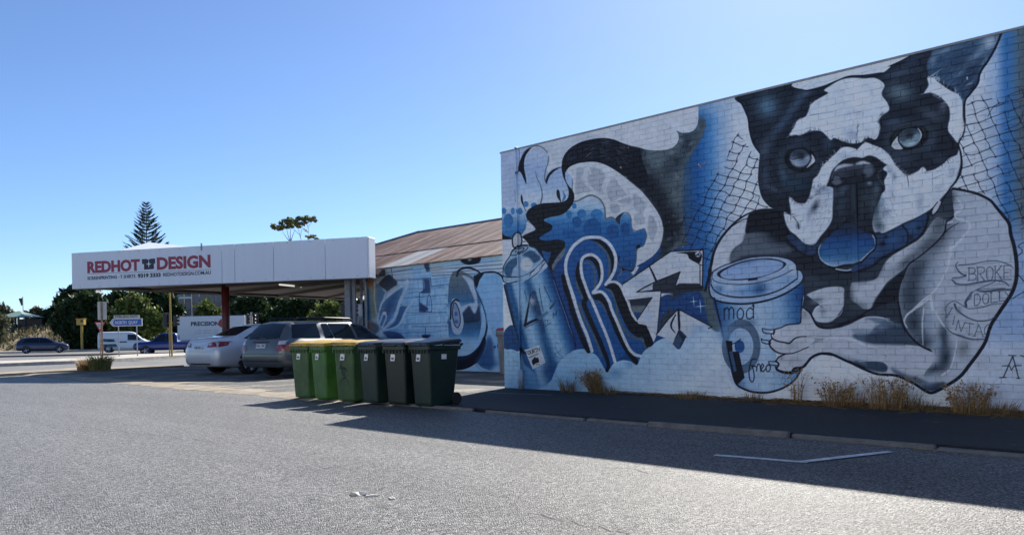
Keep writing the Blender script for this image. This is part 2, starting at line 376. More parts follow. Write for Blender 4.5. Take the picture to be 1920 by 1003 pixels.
    C.line("J 632,560 650,480 720,405 800,366 880,378 935,430 962,520 955,640", [1.6, 2.6], (96, 106, 118))
    C.fill("J 445,115 380,150 320,240 285,330 280,400 312,430 345,500 378,575 376,500 356,400 352,300 370,220 410,160", NK)
    C.line("J 285,400 262,450 250,500 245,640 243,790", [1.8, 1.0], (40, 52, 84))
    C.line("J 258,140 285,128 292,160 290,300", 1.2, (92, 108, 126))
    C.fill("J 630,572 622,520 655,445 720,388 800,366 735,412 680,465 650,522", (26, 34, 60))
    C.line("J 495,405 510,490 550,570 575,660 575,740 560,812", [.8, 2.6], (86, 100, 122))
    C.fill("J 320,702 308,740 318,800 345,845 340,790 330,735", NK); C.line("J 335,820 350,860 378,912", 1, NK)
    C.fill("J 775,640 757,668 764,730 790,772 815,802 806,740 795,668", (30, 34, 56)); C.fill("J 835,655 846,720 825,792 852,776 876,738 860,690", (62, 120, 200))
    def pawbg(X, Y): return ramp(Y, [(385, (196, 208, 226)), (405, (150, 180, 222)), (425, (70, 128, 200)), (445, (46, 104, 184))])
    C.fill("L 58,60 380,120 395,230 370,330 300,420 200,440 120,420 62,370", pawbg)
    C.line("L 385,150 395,230 370,330 300,420", 1.2, (70, 84, 110), .8)
    for x, y, rx, ry in [(97, 908, 32, 42), (210, 910, 25, 42), (303, 912, 30, 42), (375, 825, 30, 37), (475, 838, 38, 34)]: C.ell('J', x, y, rx, ry, (58, 122, 200))
    C.ell('L', 155, 228, 58, 84, (52, 112, 190)); C.ell('L', 155, 228, 58, 84, (40, 80, 150), .6, line=.8)
    C.fill("L 58,368 120,422 200,442 222,462 58,470", NK, 1, 0, False)
    C.fill("L 58,470 215,468 205,560 190,660 120,760 90,860 58,860", (204, 210, 222), 1, 0, False)
    # --- deep blue field behind the lettering
    C.fill("U 1008,452 1040,430 1075,418 1140,425 1200,440 1240,470 1200,520 1180,545 1260,660 1160,690 1060,695 1030,640 1000,500", DB)
    def swirl(X, Y): return ramp(Y, [(365, (196, 210, 226)), (388, (168, 196, 226)), (404, (96, 148, 210)), (418, (52, 112, 190)), (440, (38, 96, 176)), (500, (28, 80, 160))])
    C.fill("J 960,800 K 215,688 270,660 330,636 390,650 440,692 470,760 480,850 530,842 575,868 612,905 612,850 640,810 690,806 716,850 722,930 750,970 800,962 840,950 862,1000 M 862,190 855,240 830,310 778,330 766,440 755,500 720,535 650,520 600,560 300,500 40,420 L 540,470 630,200 880,120", swirl)
    # --- dragonfly wing / white fan
    fan = "K 110,400 170,350 270,324 400,330 500,362 600,422 700,500 800,580 880,670 960,780 1005,870 1022,960 M 1022,130 1015,220 985,325 925,400 860,447 775,495 790,510 740,580 715,555 752,510 765,440 772,338 832,308 856,240 862,190 838,150 800,155 750,176 722,140 715,60 690,12 650,0 K 650,795 600,832 570,848 530,842 478,850 470,760 440,692 390,650 330,636 270,660 215,690 178,670 168,600 165,480"
    C.fill(fan, (208, 213, 218))
    FM = C.full(fan)
    for p in ["K 205,385 262,380 272,430 244,470 295,540 340,592 260,612 190,620 200,500", "K 330,372 440,398 472,470 440,555 460,620 370,580 310,480 345,425",
              "K 560,470 620,560 680,628 655,640 530,690 490,600 500,540", "K 740,622 800,650 852,720 832,792 762,780 738,700", "K 890,820 942,870 960,960 930,1003 890,985 878,900",
              "M 895,20 942,62 962,150 930,245 902,250 872,165", "K 520,720 600,725 612,782 545,802", "K 590,690 700,650 720,705 640,712", "K 760,820 820,800 850,880 800,910 750,880"]:
        C.fill(p, (168, 176, 188), .85, .8, clip=FM)
    C.line("M 780,500 860,448 925,402 985,327 1016,220 1023,130 K 1022,950 1005,870 960,780 880,670 800,580 700,500", 1.0, (60, 70, 86), .6)
    C.line("J 960,790 K 215,688 270,660 330,636 390,650 440,692 470,760 478,852 530,842 575,868 612,908", 3.2, (112, 120, 128)); C.line("K 612,908 612,850 645,800 690,806 716,850 722,930 750,970 800,962 842,950 862,1003 M 858,240 832,308 776,334 766,440 755,500", 1.7, (96, 106, 118))
    for x, y, rx, ry, c in [(183, 735, 22, 26, 0), (135, 815, 30, 38, 0), (252, 805, 42, 40, 0), (395, 815, 58, 50, 0), (207, 885, 45, 50, 1), (355, 950, 85, 100, 1), (140, 1000, 72, 42, 1), (545, 975, 60, 70, 2), (660, 950, 44, 60, 2)]:
        C.ell('K', x, y, rx, ry, [(48, 112, 192), (26, 84, 164), (30, 76, 150)][c], .9)
    C.fill("K 612,912 570,862 600,822 652,795 625,832 612,872", DG)
    C.fill("M 612,400 594,430 620,490 650,522 720,537 757,503 722,552 640,548 606,480", NK)
    C.fill("M 768,312 788,296 806,308 800,325 772,336", NK)
    C.ell('M', 665, 610, 75, 70, (34, 86, 162)); C.ell('M', 665, 610, 75, 70, GR, .8, line=1.2); C.line("M 590,460 620,500 625,560 590,600", 1.5, GR)
    # --- black ribbon of smoke
    C.fill("K 75,400 68,330 90,260 150,190 250,135 380,105 480,100 560,115 640,150 720,185 800,215 830,330 880,480 820,570 760,540 690,472 620,430 560,394 500,360 420,330 330,322 220,335 140,370 100,420 98,480", NK)
    C.fill("J 825,330 828,430 858,520 890,590 910,660 908,720 880,772 820,798 700,808 580,815 470,850 400,900 372,960 L 372,140 385,200 430,250 480,300 495,335 470,362 400,390 318,432 345,450 400,510 430,545 500,565 555,630 600,690 640,740 675,830 725,872 705,835 703,780 740,710 790,640 850,580 866,530 855,490 810,470 740,468 640,480 560,466 545,445 570,420 640,380 695,342 706,300 680,270 620,246 604,222 630,200 700,180 800,160 880,120 J 900,900 955,830 980,750 976,690 950,640 900,580 870,510 865,440 885,385", (15, 20, 32))
    C.fill("L 575,602 640,622 682,618 685,645 665,720 640,760 600,684", (36, 84, 158)); C.fill("L 860,565 800,640 732,735 700,800 716,842 760,760 832,680 866,610", (112, 122, 130))
    C.fill("L 322,428 400,388 468,360 494,332 430,262 392,232 372,330 330,405", (196, 203, 214)); C.line("L 395,235 440,265 490,320 490,345 440,372 350,412", 1.0, (60, 70, 92))
    RM = C.full("K 75,400 68,330 90,260 150,190 250,135 380,105 480,100 560,115 640,150 720,185 800,215 830,330 880,480 820,570 760,540 690,472 620,430 560,394 500,360 420,330 330,322 220,335 140,370 100,420 98,480")
    def arc(c): return math.atan2(c[1] - 345, c[0] - 1130) + math.pi / 2
    C.hatch("K 110,260 170,190 260,140 400,108 560,120 740,190 760,250 700,330 640,400 500,345 330,310 200,325 130,350", (150, 158, 176), 170, 12, arc, .1, .75, .75)
    for x in (262, 405, 548, 735): C.tb('K', x, 225, 20, 110, NK, .95, clip=RM)
    C.line("K 100,330 200,318 330,300 480,325 600,390", 4, NK, .9)
    C.hatch("L 390,140 500,40 880,-20 940,60 700,170 600,220 690,300 560,420 470,360 480,280", (64, 70, 76), 60, 8, -.2, .3, .8, .6)
    # --- spray can
    def can(X, Y):
        l = 944 + (Y - 535) * .246; r = 1029 + (Y - 500) * .343; t = (X - l) / (r - l)
        c = ramp(t, [(0, (14, 34, 84)), (.07, (40, 92, 160)), (.13, (34, 84, 152)), (.2, (132, 168, 212)), (.3, (150, 184, 220)), (.38, (110, 152, 202)), (.47, (40, 88, 152)), (.53, (52, 104, 168)), (.62, (142, 180, 220)), (.74, (140, 178, 220)), (.84, (70, 124, 190)), (.95, (26, 72, 146)), (1, (18, 44, 104))])
        return c + (np.array((30, 66, 134)) - c) * (np.clip((Y - 668) / 45, 0, 1) * np.clip((t - .25) / .2, 0, 1))[..., None]
    C.fill("U 944,533 975,662 978,728 1032,728 1081,656 1034,515 1024,490 990,520", can, 1, 0, False)
    C.fill("L 85,930 85,840 120,750 175,670 205,600 290,548 390,532 430,550 500,582 570,670 630,750 650,800 560,880 420,960 300,1000 90,980", (146, 176, 214))
    C.fill("L 100,830 160,735 262,690 272,760 215,835 185,925 125,915", (54, 90, 138), 1, 1.2); C.fill("L 330,660 430,600 520,650 560,700 480,760 420,690", (52, 84, 130), 1, 2)
    C.ell('L', 380, 780, 76, 82, (196, 204, 214), 1, 0, 1.0); C.fill("L 440,860 560,760 640,780 560,860 470,920", (182, 198, 222), .9, 2)
    for p in ["L 85,940 84,840 120,750 175,670 205,600 290,545 390,530 430,550 500,580 570,668 632,750 662,805", "L 180,660 200,618 260,572 340,545 398,552 380,592 300,640 222,662 182,660", "L 240,620 290,580 350,570 330,605 270,632", "N 90,112 120,128 180,132 290,128", "N 90,182 120,200 170,206 290,182", "N 90,30 82,120 92,190"]:
        C.line(p, 1.6, NK)
    for p in ["L 300,935 420,882 520,800 598,712", "L 360,985 430,950 540,860 610,760", "L 420,920 440,880 480,850", "L 560,780 600,720 610,700", "L 540,830 590,780 625,745"]: C.line(p, [.5, 1.4, .4], (24, 34, 64))
    C.fill("L 205,470 222,410 262,380 300,386 320,440 320,512 298,540 222,560", (186, 194, 206)); C.line("L 205,470 222,410 262,380 300,386 320,440 320,512 298,540 222,560", 2.4, NK, closed=True)
    C.line("L 330,480 350,500 355,480 375,500", .8, NK)
    C.line("N 85,240 78,330 80,440", .9, NK); C.line("N 100,240 160,490 222,735 292,985 Z 330,390", [1.8, 3.2], NK, smooth=False); C.line("N 660,0 715,120 790,335 870,560 950,800 1002,1000", 2.0, (16, 26, 62)); C.line("N 720,170 795,395 870,600 955,850", .8, (150, 172, 214), .8)
    # the 4 and the small words on the can
    C.line("N 470,330 520,520 600,820", [9, 9, 6], (38, 70, 124), .9); C.line("N 430,350 395,560 362,735", [2.5, 5], (20, 28, 56), smooth=False); C.line("N 360,735 440,690 530,655", 5, (20, 28, 56)); C.line("N 356,770 440,730 530,690", 1, (20, 28, 56)); C.line("N 545,640 640,575", [9, 5], (70, 108, 150), .8)
    C.tb('N', 450, 430, 42, 55, (176, 184, 196), .9); C.tb('N', 500, 520, 40, 50, (60, 74, 100), .8); C.hatch("N 410,380 500,360 540,500 470,560 420,500", (20, 26, 48), 22, 4, .9, .9, .9, .8)
    C.line("N 540,272 565,420 592,560", 1.2, (26, 40, 76)); C.line("N 600,240 640,330 690,440", 1.2, (26, 40, 76)); C.line("N 680,522 742,445", 4, (60, 78, 104)); C.line("N 355,300 390,430", 1, (40, 74, 130))
    row(C, 'N', 'EL', 595, 690, 700, 640, 70, 60, 1.0, (34, 62, 112)); row(C, 'N', 'M', 715, 580, 770, 545, 62, 60, 1.1, (26, 40, 76))
    C.fill("Z 335,350 510,298 582,498 430,578", (206, 211, 218), 1, 0, False)
    for i, ch in enumerate('FOURTH'): letter(C, ch, [(930 + (345 + i * 28 + dx) / 6.27, 600 + (372 - i * 9 + dy) / 6.27) for dx, dy in ((0, 0), (21, -7), (30, 36), (9, 43))], .9, (24, 30, 50))
    C.fill("Z 420,480 438,452 455,430 470,448 488,438 505,470 500,498 470,505 440,528 425,505", NK, 1, 0); C.line("Z 392,438 440,416 495,398", 1.3, (60, 66, 86)); C.line("Z 470,518 512,522", 1, (60, 66, 86))
    # --- low clouds
    C.fill("Z 88,170 130,90 190,60 225,110 270,290 265,365 88,352", (30, 70, 138)); C.line("Z 165,60 190,160 230,300", 1, (20, 36, 80), .6)
    def cl(X, Y): return ramp(X + (Y - 690) * .8, [(940, (150, 188, 228)), (1060, (146, 188, 232)), (1180, (168, 202, 236)), (1260, (186, 210, 238)), (1340, (208, 222, 240)), (1420, (216, 226, 240))])
    C.fill("Z 88,372 130,347 200,345 268,386 302,424 304,830 88,830", cl, 1, 0)
    C.fill("Z 304,420 340,520 430,600 490,700 500,830 300,830", (104, 148, 202), .9, 2)
    C.fill("O -120,1100 -30,860 40,700 110,632 180,586 260,572 330,590 400,640 450,700 478,762 498,782 550,712 590,690 650,676 720,692 768,722 790,660 840,592 900,542 980,490 1040,470 1092,482 1110,520 1170,575 1240,452 1300,400 1380,372 1480,382 1600,470 1620,800 1600,1100", cl)
    C.tb('O', 570, 800, 70, 50, (70, 120, 180), .5); C.tb('O', 690, 720, 40, 30, (70, 120, 180), .4); C.tb('Z', 600, 600, 60, 90, (26, 60, 130), .6)
    for p in ["Z 690,320 720,370 690,410 740,440", "Z 760,350 730,390 790,440 750,450", "Z 700,260 740,280"]: C.line(p, .8, (30, 60, 116), .8)
    # --- letter R
    RB = (30, 82, 164)
    C.fill("O 335,590 300,450 230,280 160,60 M 190,830 140,680 105,560 100,470 125,390 180,300 270,235 350,220 440,230 520,290 570,380 580,450 570,530 530,610 490,660 590,650 640,720 690,830 O 720,200 780,330 860,355 930,510 860,555 810,640 770,715 700,600 580,690 545,700 490,780 400,640", RB)
    C.line("M 82,590 108,720 158,850 O 150,160 205,335 285,530 318,590", 9, NK)
    C.line("M 200,600 218,700 285,860 O 225,150 300,330 380,480 440,640", 3.4, GG)
    C.line("M 225,470 212,560 232,640 292,790 O 275,150 338,310 420,490 500,700 492,775", [5, 9, 9, 8, 6], NK)
    C.line("M 400,282 470,345 508,430 513,520 498,600", 4.2, GG); C.fill("M 320,246 420,250 500,308 552,400 562,480 540,572 508,628 530,520 520,420 470,332 400,275", NK)
    C.fill("M 268,440 330,398 400,438 442,540 432,640 378,722 366,735 410,640 400,540 360,462 310,432", NK); C.line("M 282,470 330,470 368,530 383,620 372,690", 3.4, GG)
    C.line("M 385,850 438,838 478,910 O 520,260 580,400 650,560", 3.2, GG)
    C.fill("M 355,770 430,752 490,830 540,960 O 560,290 640,470 715,600 780,672 768,722 700,650 640,560 560,400 500,250 460,160 420,118 375,110", NK)
    C.line("M 478,705 540,750 582,860 O 590,260 640,370 720,460 820,480 860,560", [3, 4, 4, 6], GG); C.fill("M 470,690 520,664 580,662 630,700 O 690,120 740,260 790,330 860,350 932,510 865,556 828,462 780,462 700,400 640,290 580,140 M 540,730", NK)
    C.hatch("O 590,100 660,120 740,300 850,370 900,500 840,440 720,400 640,280", (46, 52, 70), 60, 9, 1.0, .3, .8, .6); C.hatch("O 250,150 320,150 520,700 480,700", (46, 52, 70), 40, 9, 1.15, .2, .8, .6)
    WH = (210, 215, 222)
    C.line("O 350,592 305,450 235,280 165,60 M 190,830 140,680 107,560 104,470 128,390 183,303 270,240 350,226 440,236 516,293 564,380 574,450 563,530 525,608 480,668", 6.0, WH)
    C.line("O 568,700 545,620 500,480 430,310 350,120 M 330,790 280,660 252,560 248,470 272,412 330,390 380,405 428,462 446,560 435,640 398,700 362,748 430,738 478,772 520,850 O 530,190 590,330 650,470 700,570 750,622 805,638", 5.6, WH)
    C.line("M 488,662 530,645 585,652 630,700 660,770 O 690,130 730,240 770,300", [4, 6, 6], WH)
    # --- white arrow
    C.fill("O 1000,40 990,85 1060,62 1120,82 1170,122 1232,90 1330,40 1400,30 1440,200 1470,370 1160,200 965,430", (26, 66, 140), 1, 0); C.fill("O 1360,20 1500,30 1560,380 1470,380 1420,240 1400,100", GG, 1, 2)
    C.fill("M 920,660 960,640 1178,550 1130,690 1180,664 1390,660 1400,730 1200,750 1000,752 1000,800 990,728 775,738 925,672", (46, 54, 68), 1, 0, False); C.tb('O', 1130, 60, 60, 40, (40, 48, 62), .9)
    C.fill("M 640,665 890,495 1090,358 1395,345 1386,690 1365,665 1170,665 1130,690 1178,550 950,640 770,740 1000,730 O 962,430 930,510 860,350 785,335 735,255 690,115 640,20", (206, 212, 220), 1, 0, False)
    C.tb('M', 800, 640, 90, 60, (166, 186, 222), .5); C.tb('O', 880, 260, 40, 60, (166, 186, 222), .6); C.tb('M', 1160, 470, 60, 40, (178, 194, 222), .5)
    C.fill("O 700,115 915,92 772,296 722,205", DG, 1, 0, False); C.fill("O 712,170 860,165 800,255 745,250", (110, 120, 128), 1, 0, False); C.fill("O 735,230 815,230 772,294", (34, 72, 140), 1, 0, False)
    for p, w in [("M 640,665 890,495 1090,358 1395,345 1386,700", 2.2), ("M 1365,480 1365,665 1170,665 1130,690 1178,550 955,640 770,740 1000,730 O 962,430", 1.6), ("M 888,497 915,550 955,640", [2.5, 4]), ("M 690,818 915,792 775,1000", 1.6), ("M 770,740 850,690 925,655", 1.4)]: C.line(p, w, NK, smooth=False)
    C.fill("M 790,738 850,700 918,672 920,718", (190, 200, 222), 1, 0, False)
    C.fill("M 1140,372 1365,368 1362,470 1310,455 1262,425 1240,385", NK, 1, 0); C.ell('M', 1345, 388, 26, 24, (196, 202, 212)); C.fill("M 1130,690 1175,665 1365,665 1380,712 1140,722", (34, 40, 54), 1, 0, False)
    # --- second arrow and gem
    C.fill("O 1085,195 1000,270 968,420 1060,310 1140,225", (60, 70, 86), 1, 0, False); C.line("O 1060,210 1080,260 1010,300 1000,360", .9, NK)
    C.fill("O 1160,195 1478,365 1445,378 1380,372 1300,400 1240,452 1170,385 1110,500 1040,470 955,440 1060,300", (204, 210, 220), 1, 0, False); C.tb('O', 1350, 380, 80, 40, (150, 180, 222), .8)
    C.line("O 955,436 1060,302 1160,197 1478,365 1445,378", 2.2, NK, smooth=False); C.line("O 1163,215 1170,380", 4, NK); C.line("O 1136,250 1100,320 1095,370 1130,420", [2, 3.5, 1.5], NK)
    C.fill("O 1160,388 1236,460 1170,572 1104,525", (38, 48, 70), 1, 0, False); C.fill("O 1160,430 1200,490 1170,572 1110,522", (60, 82, 120), 1, 0, False); C.line("O 1104,525 1160,388", 1.5, WH, smooth=False)
    for x, y, r in [(1305, 127, 50), (1368, 172, 72)]:
        o = TL['O']; c = np.array((o[0] + x / o[2], o[1] + y / o[2]))
        for dx, dy in ((1, -.08), (-1, .08), (.1, 1), (-.1, -1)): C.line(np.array([c, c + np.array((dx * .75, dy)) * r / o[2]]), [2, .2], (205, 222, 242), .95, smooth=False)
    C.line("O 1300,240 1390,290 1470,345", .8, NK, .6)
    # --- wire netting
    def net(poly, ox, oy, a1, a2, p1, p2, seed):
        M = C.full(poly, False); rs = np.random.RandomState(seed)
        u = np.array([math.cos(a1), math.sin(a1)]); v = np.array([math.cos(a2), math.sin(a2)]); N = 13
        g = {(i, j): np.array([ox, oy]) + u * i * p1 + v * j * p2 + rs.randn(2) * 1.3 for i in range(-N, N) for j in range(-N, N)}
        for (i, j), p in g.items():
            for k in ((i + 1, j), (i, j + 1)):
                if k in g and rs.rand() > .05:
                    m = (p + g[k]) / 2 + rs.randn(2) * 1.3; C.line(np.array([p, m, g[k]]), 1.15, (18, 24, 50), .95, .4, clip=M)
            th = np.linspace(0, 6.28, 8); C.line(np.c_[p[0] + 1.5 * np.cos(th), p[1] + 2.0 * np.sin(th)], .7, (22, 30, 62), .8, .4, smooth=False, clip=M)
    net("U 1372,262 1385,250 1395,265 1412,290 1424,300 1420,340 1425,372 1440,390 1405,398 1370,420 1345,450 1332,490 1312,500 1290,470 1262,460 1272,420 1290,395 1305,365 1325,345 1340,330 1360,310", 1360, 380, 2.05, .28, 16, 19, 3)
    net("U 1812,198 1830,186 1852,172 1862,190 1890,180 1920,164 1990,150 1990,470 1930,440 1902,425 1880,400 1866,374 1840,362 1800,360 1797,350 1802,320 1803,280 1797,268 1808,250 1812,230", 1850, 262, 1.15, -.32, 18, 24, 5)
    C.line("B 1504,595 1400,630 1335,665 1325,715 1260,750 1205,770 1160,850", 1.1, (22, 30, 62)); C.line("B 1490,800 1475,880 1440,930 1320,975", 1.1, (22, 30, 62)); C.line("I 752,60 705,90 735,130 700,170", 1.2, NK); C.line("I 700,310 752,370", 1.2, NK); C.line("I 752,445 660,500", 1.2, NK)
    # --- dog: body
    body = "E 430,97 350,142 255,222 160,335 100,445 70,560 45,690 300,860 900,800 G 880,220 930,80 650,290 740,515 680,640 740,690 840,690 920,650 1000,560 1120,515 1200,520 1350,590 1504,650 H 160,590 300,660 430,708 600,720 760,790 880,870 950,882 1080,812 1200,730 1290,620 1380,500 1440,400 1490,250 I 500,710 545,620 600,540 650,460 682,370 690,280 685,180 668,80 645,0 D 1360,1003 1300,920 1240,850 1180,780 1060,720 940,690 830,672 F 700,60 300,200 E 1100,200 740,80 640,60 520,65"
    C.fill(body, (46, 56, 74)); BM = C.full(body)
    C.fill("E 430,100 402,180 392,290 362,370 285,430 247,490 240,570 90,650 70,622 75,560 100,450 160,340 260,222 350,150", (206, 211, 220), 1, .6)
    C.fill("E 430,97 520,65 640,60 740,80 765,160 800,270 840,420 770,380 640,290 500,270 392,292 402,180", NK, 1, 1)
    C.fill("E 392,292 600,290 740,350 820,440 800,480 600,490 400,500 240,560 250,490 285,432 362,372", (96, 106, 122), 1, 2.5); C.tb('E', 700, 330, 130, 60, NK, .9, .3); C.tb('E', 960, 560, 170, 80, (22, 28, 44), .95, .3); C.tb('E', 1200, 680, 200, 60, (24, 32, 48), .95, .1); C.tb('E', 1020, 740, 130, 60, (70, 80, 96), .6); C.tb('E', 1240, 740, 180, 40, (56, 68, 86), .6)
    C.tb('F', 60, 700, 120, 80, (40, 52, 70), .9)
    # neck and chest
    C.fill("F 1000,140 1072,190 1052,285 950,400 830,495 720,578 640,655 520,745 445,860 385,980 300,1000 235,955 170,905 165,850 180,760 250,745 400,722 452,650 492,570 560,502 690,420 840,322 940,180", (196, 202, 212), 1, 1.2, clip=BM)
    C.tb('F', 1000, 210, 90, 120, (88, 98, 108), .95, .5, BM); C.tb('F', 900, 400, 70, 160, (76, 86, 102), .9, .9, BM); C.tb('F', 700, 560, 50, 150, (80, 90, 106), .85, .9, BM); C.tb('F', 560, 660, 60, 60, (150, 160, 176), .6)
    C.tb('F', 150, 900, 50, 130, (52, 62, 76), .9); C.tb('F', 330, 700, 120, 40, (52, 64, 82), .9, -.3); C.tb('F', 420, 600, 60, 50, (44, 56, 76), .8); C.fill("F 440,858 640,655 690,690 640,790 605,905 400,990 360,1010", (18, 24, 42), .95, 2)
    C.tb('H', 240, 80, 90, 60, (66, 78, 94), .6); C.tb('H', 60, 60, 50, 80, (40, 48, 66), .8)
    C.fill("E 978,855 1150,797 1302,797 1312,870 1312,960 G 1312,62 1282,120 1200,212 1090,222 1030,192 1020,130 1062,70 E 1120,985 980,882", (196, 203, 213), 1, .8); C.tb('G', 1050, 20, 60, 30, (110, 120, 134), .8, -.4); C.tb('G', 1110, 110, 36, 30, (120, 132, 148), .7)
    C.line("E 1040,1000 G 1100,60 1160,40 E 1220,890 1215,800", 1.8, (214, 218, 226)); C.line("E 1230,880 1270,890 1310,920", 1.8, (214, 218, 226)); C.line("G 1100,45 1030,110 1020,160 1040,205", 1.2, (200, 208, 220)); C.line("G 1300,110 1260,165 1150,215", 1.2, (200, 208, 220))
    # upper arm
    arm = "D 830,672 940,692 1060,722 1180,782 1240,850 1300,922 1360,1003 I 645,0 668,80 685,180 690,280 682,370 650,460 600,540 545,620 500,710 H 1490,250 1440,400 1380,500 1290,620 1200,730 1080,812 950,882 860,860 830,640 930,490 830,440 740,360 670,262 640,150 610,0 F 615,900 630,780 670,680 720,580 830,500 950,400 1050,280 1070,190 1140,130"
    C.fill(arm, (188, 196, 210)); AM = C.full(arm)
    for t, x, y, rx, ry, c, a, r in [('D', 800, 760, 60, 90, (76, 84, 91), .95, .3), ('F', 1000, 330, 90, 200, (72, 81, 95), .9, .65), ('F', 790, 640, 130, 190, (62, 74, 93), .95, .5), ('F', 740, 860, 120, 170, (53, 66, 85), .95, .1), ('H', 760, 220, 110, 190, (51, 65, 84), .95, -.2), ('H', 860, 400, 90, 90, (57, 70, 89), .9, 0), ('F', 900, 700, 60, 130, (150, 162, 184), .7, .5),
                                   ('F', 1180, 270, 50, 90, (150, 160, 178), .7, .2), ('H', 900, 230, 45, 90, (152, 168, 196), .8, -.1), ('H', 1040, 380, 50, 170, (50, 63, 82), .95, .05), ('H', 1060, 560, 55, 120, (42, 57, 77), .95, .25), ('H', 960, 660, 120, 45, (57, 70, 89), .9, -.35), ('H', 1000, 420, 36, 60, (150, 168, 196), .8, 0), ('F', 1040, 120, 60, 60, (74, 82, 89), .8, 0), ('H', 1230, 470, 60, 90, (81, 84, 89), .55, .2), ('H', 1080, 110, 60, 70, (140, 148, 164), .5, 0)]:
        C.tb(t, x, y, rx, ry, c, a, r, AM)
    for p, w in [("F 1190,20 1222,42 1205,80 1150,118 1165,150 1230,162 1282,192 1290,245 1240,310 1170,390 1108,438", [2, 3, 4, 5]), ("F 1110,480 1100,520 1080,620 1020,740 950,840 850,920 760,1003", [6, 3, 3.5, 3]), ("H 910,0 800,80 705,150 676,215 702,272", [4, 4, 2]), ("F 925,880 940,1003 H 940,80 1000,180 1062,270 1150,332 1166,420 1142,560 1112,650", [5, 4, 2.5, 3]), ("H 862,80 848,200 846,300 852,430", [2, 3, 1.5]), ("F 1080,195 1130,180", 3), ("H 1030,720 1100,670", 4), ("D 870,760 915,830 900,870 850,910 880,960 980,990", [1.5, 2.5, 1.5])]:
        C.line(p, w, (214, 219, 228), .9, .8)
    C.tb('F', 1110, 440, 22, 26, (216, 221, 229), .9)
    # forearm and elbow
    C.fill("G 1000,560 1120,515 1200,520 1350,590 1504,650 H 160,590 300,660 430,708 600,720 760,790 880,868 860,720 940,600 940,500 830,442 740,362 600,240 450,170 300,180 120,260 0,280 G 1300,270 1130,280 1060,260 1030,200 980,120 930,82 900,230 860,300 800,380", (192, 198, 210), 1, 0)
    for p, c, a, b in [("H 190,345 330,330 460,235 640,245 740,370 830,440 680,436 500,430 340,418", (54, 70, 98), .95, 3), ("H 300,180 450,180 620,230 660,260 500,250 380,210", (90, 108, 136), .8, 3), ("H 200,585 450,590 520,640 480,690 300,655", (48, 68, 98), .95, 2), ("H 760,730 900,790 1060,785 1000,850 930,868 860,845", (40, 58, 86), .95, 3), ("H 550,640 700,715 860,760 900,820 760,780 600,715", (70, 88, 114), .8, 4), ("H -20,520 160,570 260,600 160,588", (90, 104, 126), .8, 3), ("G 1400,340 1504,330 1504,400 1420,380", (84, 108, 138), .8, 3), ("G 940,350 1100,360 1200,380 1100,400 980,440 920,430", (132, 142, 158), .7, 3), ("G 1180,500 1350,560 1504,620 1504,590 1300,530", (120, 134, 156), .6, 3), ("H 180,290 330,290 420,310 250,345", (130, 144, 168), .7, 3)]: C.fill(p, c, a, b)
    C.tb('H', 880, 790, 90, 40, (150, 164, 186), .6); C.tb('H', 460, 270, 70, 30, (130, 146, 172), .7)
    for p, w in [("H 0,362 120,370 220,398 300,438 430,460", [2, 3.5, 1.5]), ("G 960,352 1150,372 1350,372 1450,400 1504,430", [1.5, 3, 2]), ("G 1000,460 1080,410 1160,380", 2), ("H 100,262 200,215 300,178 400,172 540,190", [1, 2.5, 1]), ("H 250,588 400,582 480,590 520,620", 2), ("H 690,440 800,452 870,470", 2)]: C.line(p, w, (216, 221, 229), .9, .7)
    # --- take-away cup
    def cup(X, Y):
        l = 1338 + (Y - 565) * .26; r = 1503 - (Y - 565) * .02; t = (X - l) / (r - l); v = np.clip((Y - 560) / 110, 0, 1)
        a = ramp(t, [(0, (30, 74, 148)), (.12, (70, 122, 190)), (.28, (150, 184, 226)), (.5, (178, 202, 232)), (.75, (140, 176, 222)), (.92, (46, 96, 174)), (1, (26, 66, 136))])
        b = ramp(t, [(0, (60, 100, 160)), (.2, (160, 188, 226)), (.5, (178, 202, 232)), (.85, (130, 170, 220)), (1, (84, 134, 202))]); return a + (b - a) * v[..., None]
    C.fill("P 62,300 150,332 280,343 420,328 560,288 712,200 708,380 690,490 500,530 480,600 520,700 520,800 560,840 690,830 620,920 500,975 400,985 290,965 235,930 200,840 160,700 110,500", cup)
    C.fill("P 45,150 35,230 60,302 150,335 280,345 420,327 560,282 680,212 716,160 702,112 672,100 665,60 600,20 480,4 330,14 190,54 80,110", (166, 190, 228))
    LM = C.full("P 45,150 35,230 60,302 150,335 280,345 420,327 560,282 680,212 716,160 702,112 672,100 665,60 600,20 480,4 330,14 190,54 80,110")
    for x, y, rx, ry, c, a in [(395, 238, 60, 42, (30, 70, 140), .95), (300, 250, 90, 30, (90, 134, 198), .7), (110, 240, 40, 28, (70, 112, 176), .8), (600, 180, 70, 34, (112, 150, 206), .6), (180, 220, 40, 20, (190, 208, 234), .9), (640, 90, 22, 40, (206, 214, 228), .8)]: C.tb('P', x, y, rx, ry, c, a, -.15, LM)
    C.fill("P 85,128 160,76 300,26 480,11 590,40 602,72 540,116 400,165 250,186 130,172", (196, 208, 230)); C.fill("P 92,128 165,80 300,32 470,17 575,42 590,68 535,110 400,158 250,176 135,164", (24, 34, 66), 1, .6); C.fill("P 117,132 185,84 300,44 430,26 540,38 572,64 538,102 425,146 280,166 160,165", (150, 176, 226)); C.tb('P', 300, 50, 80, 14, (90, 126, 190), .6, -.2)
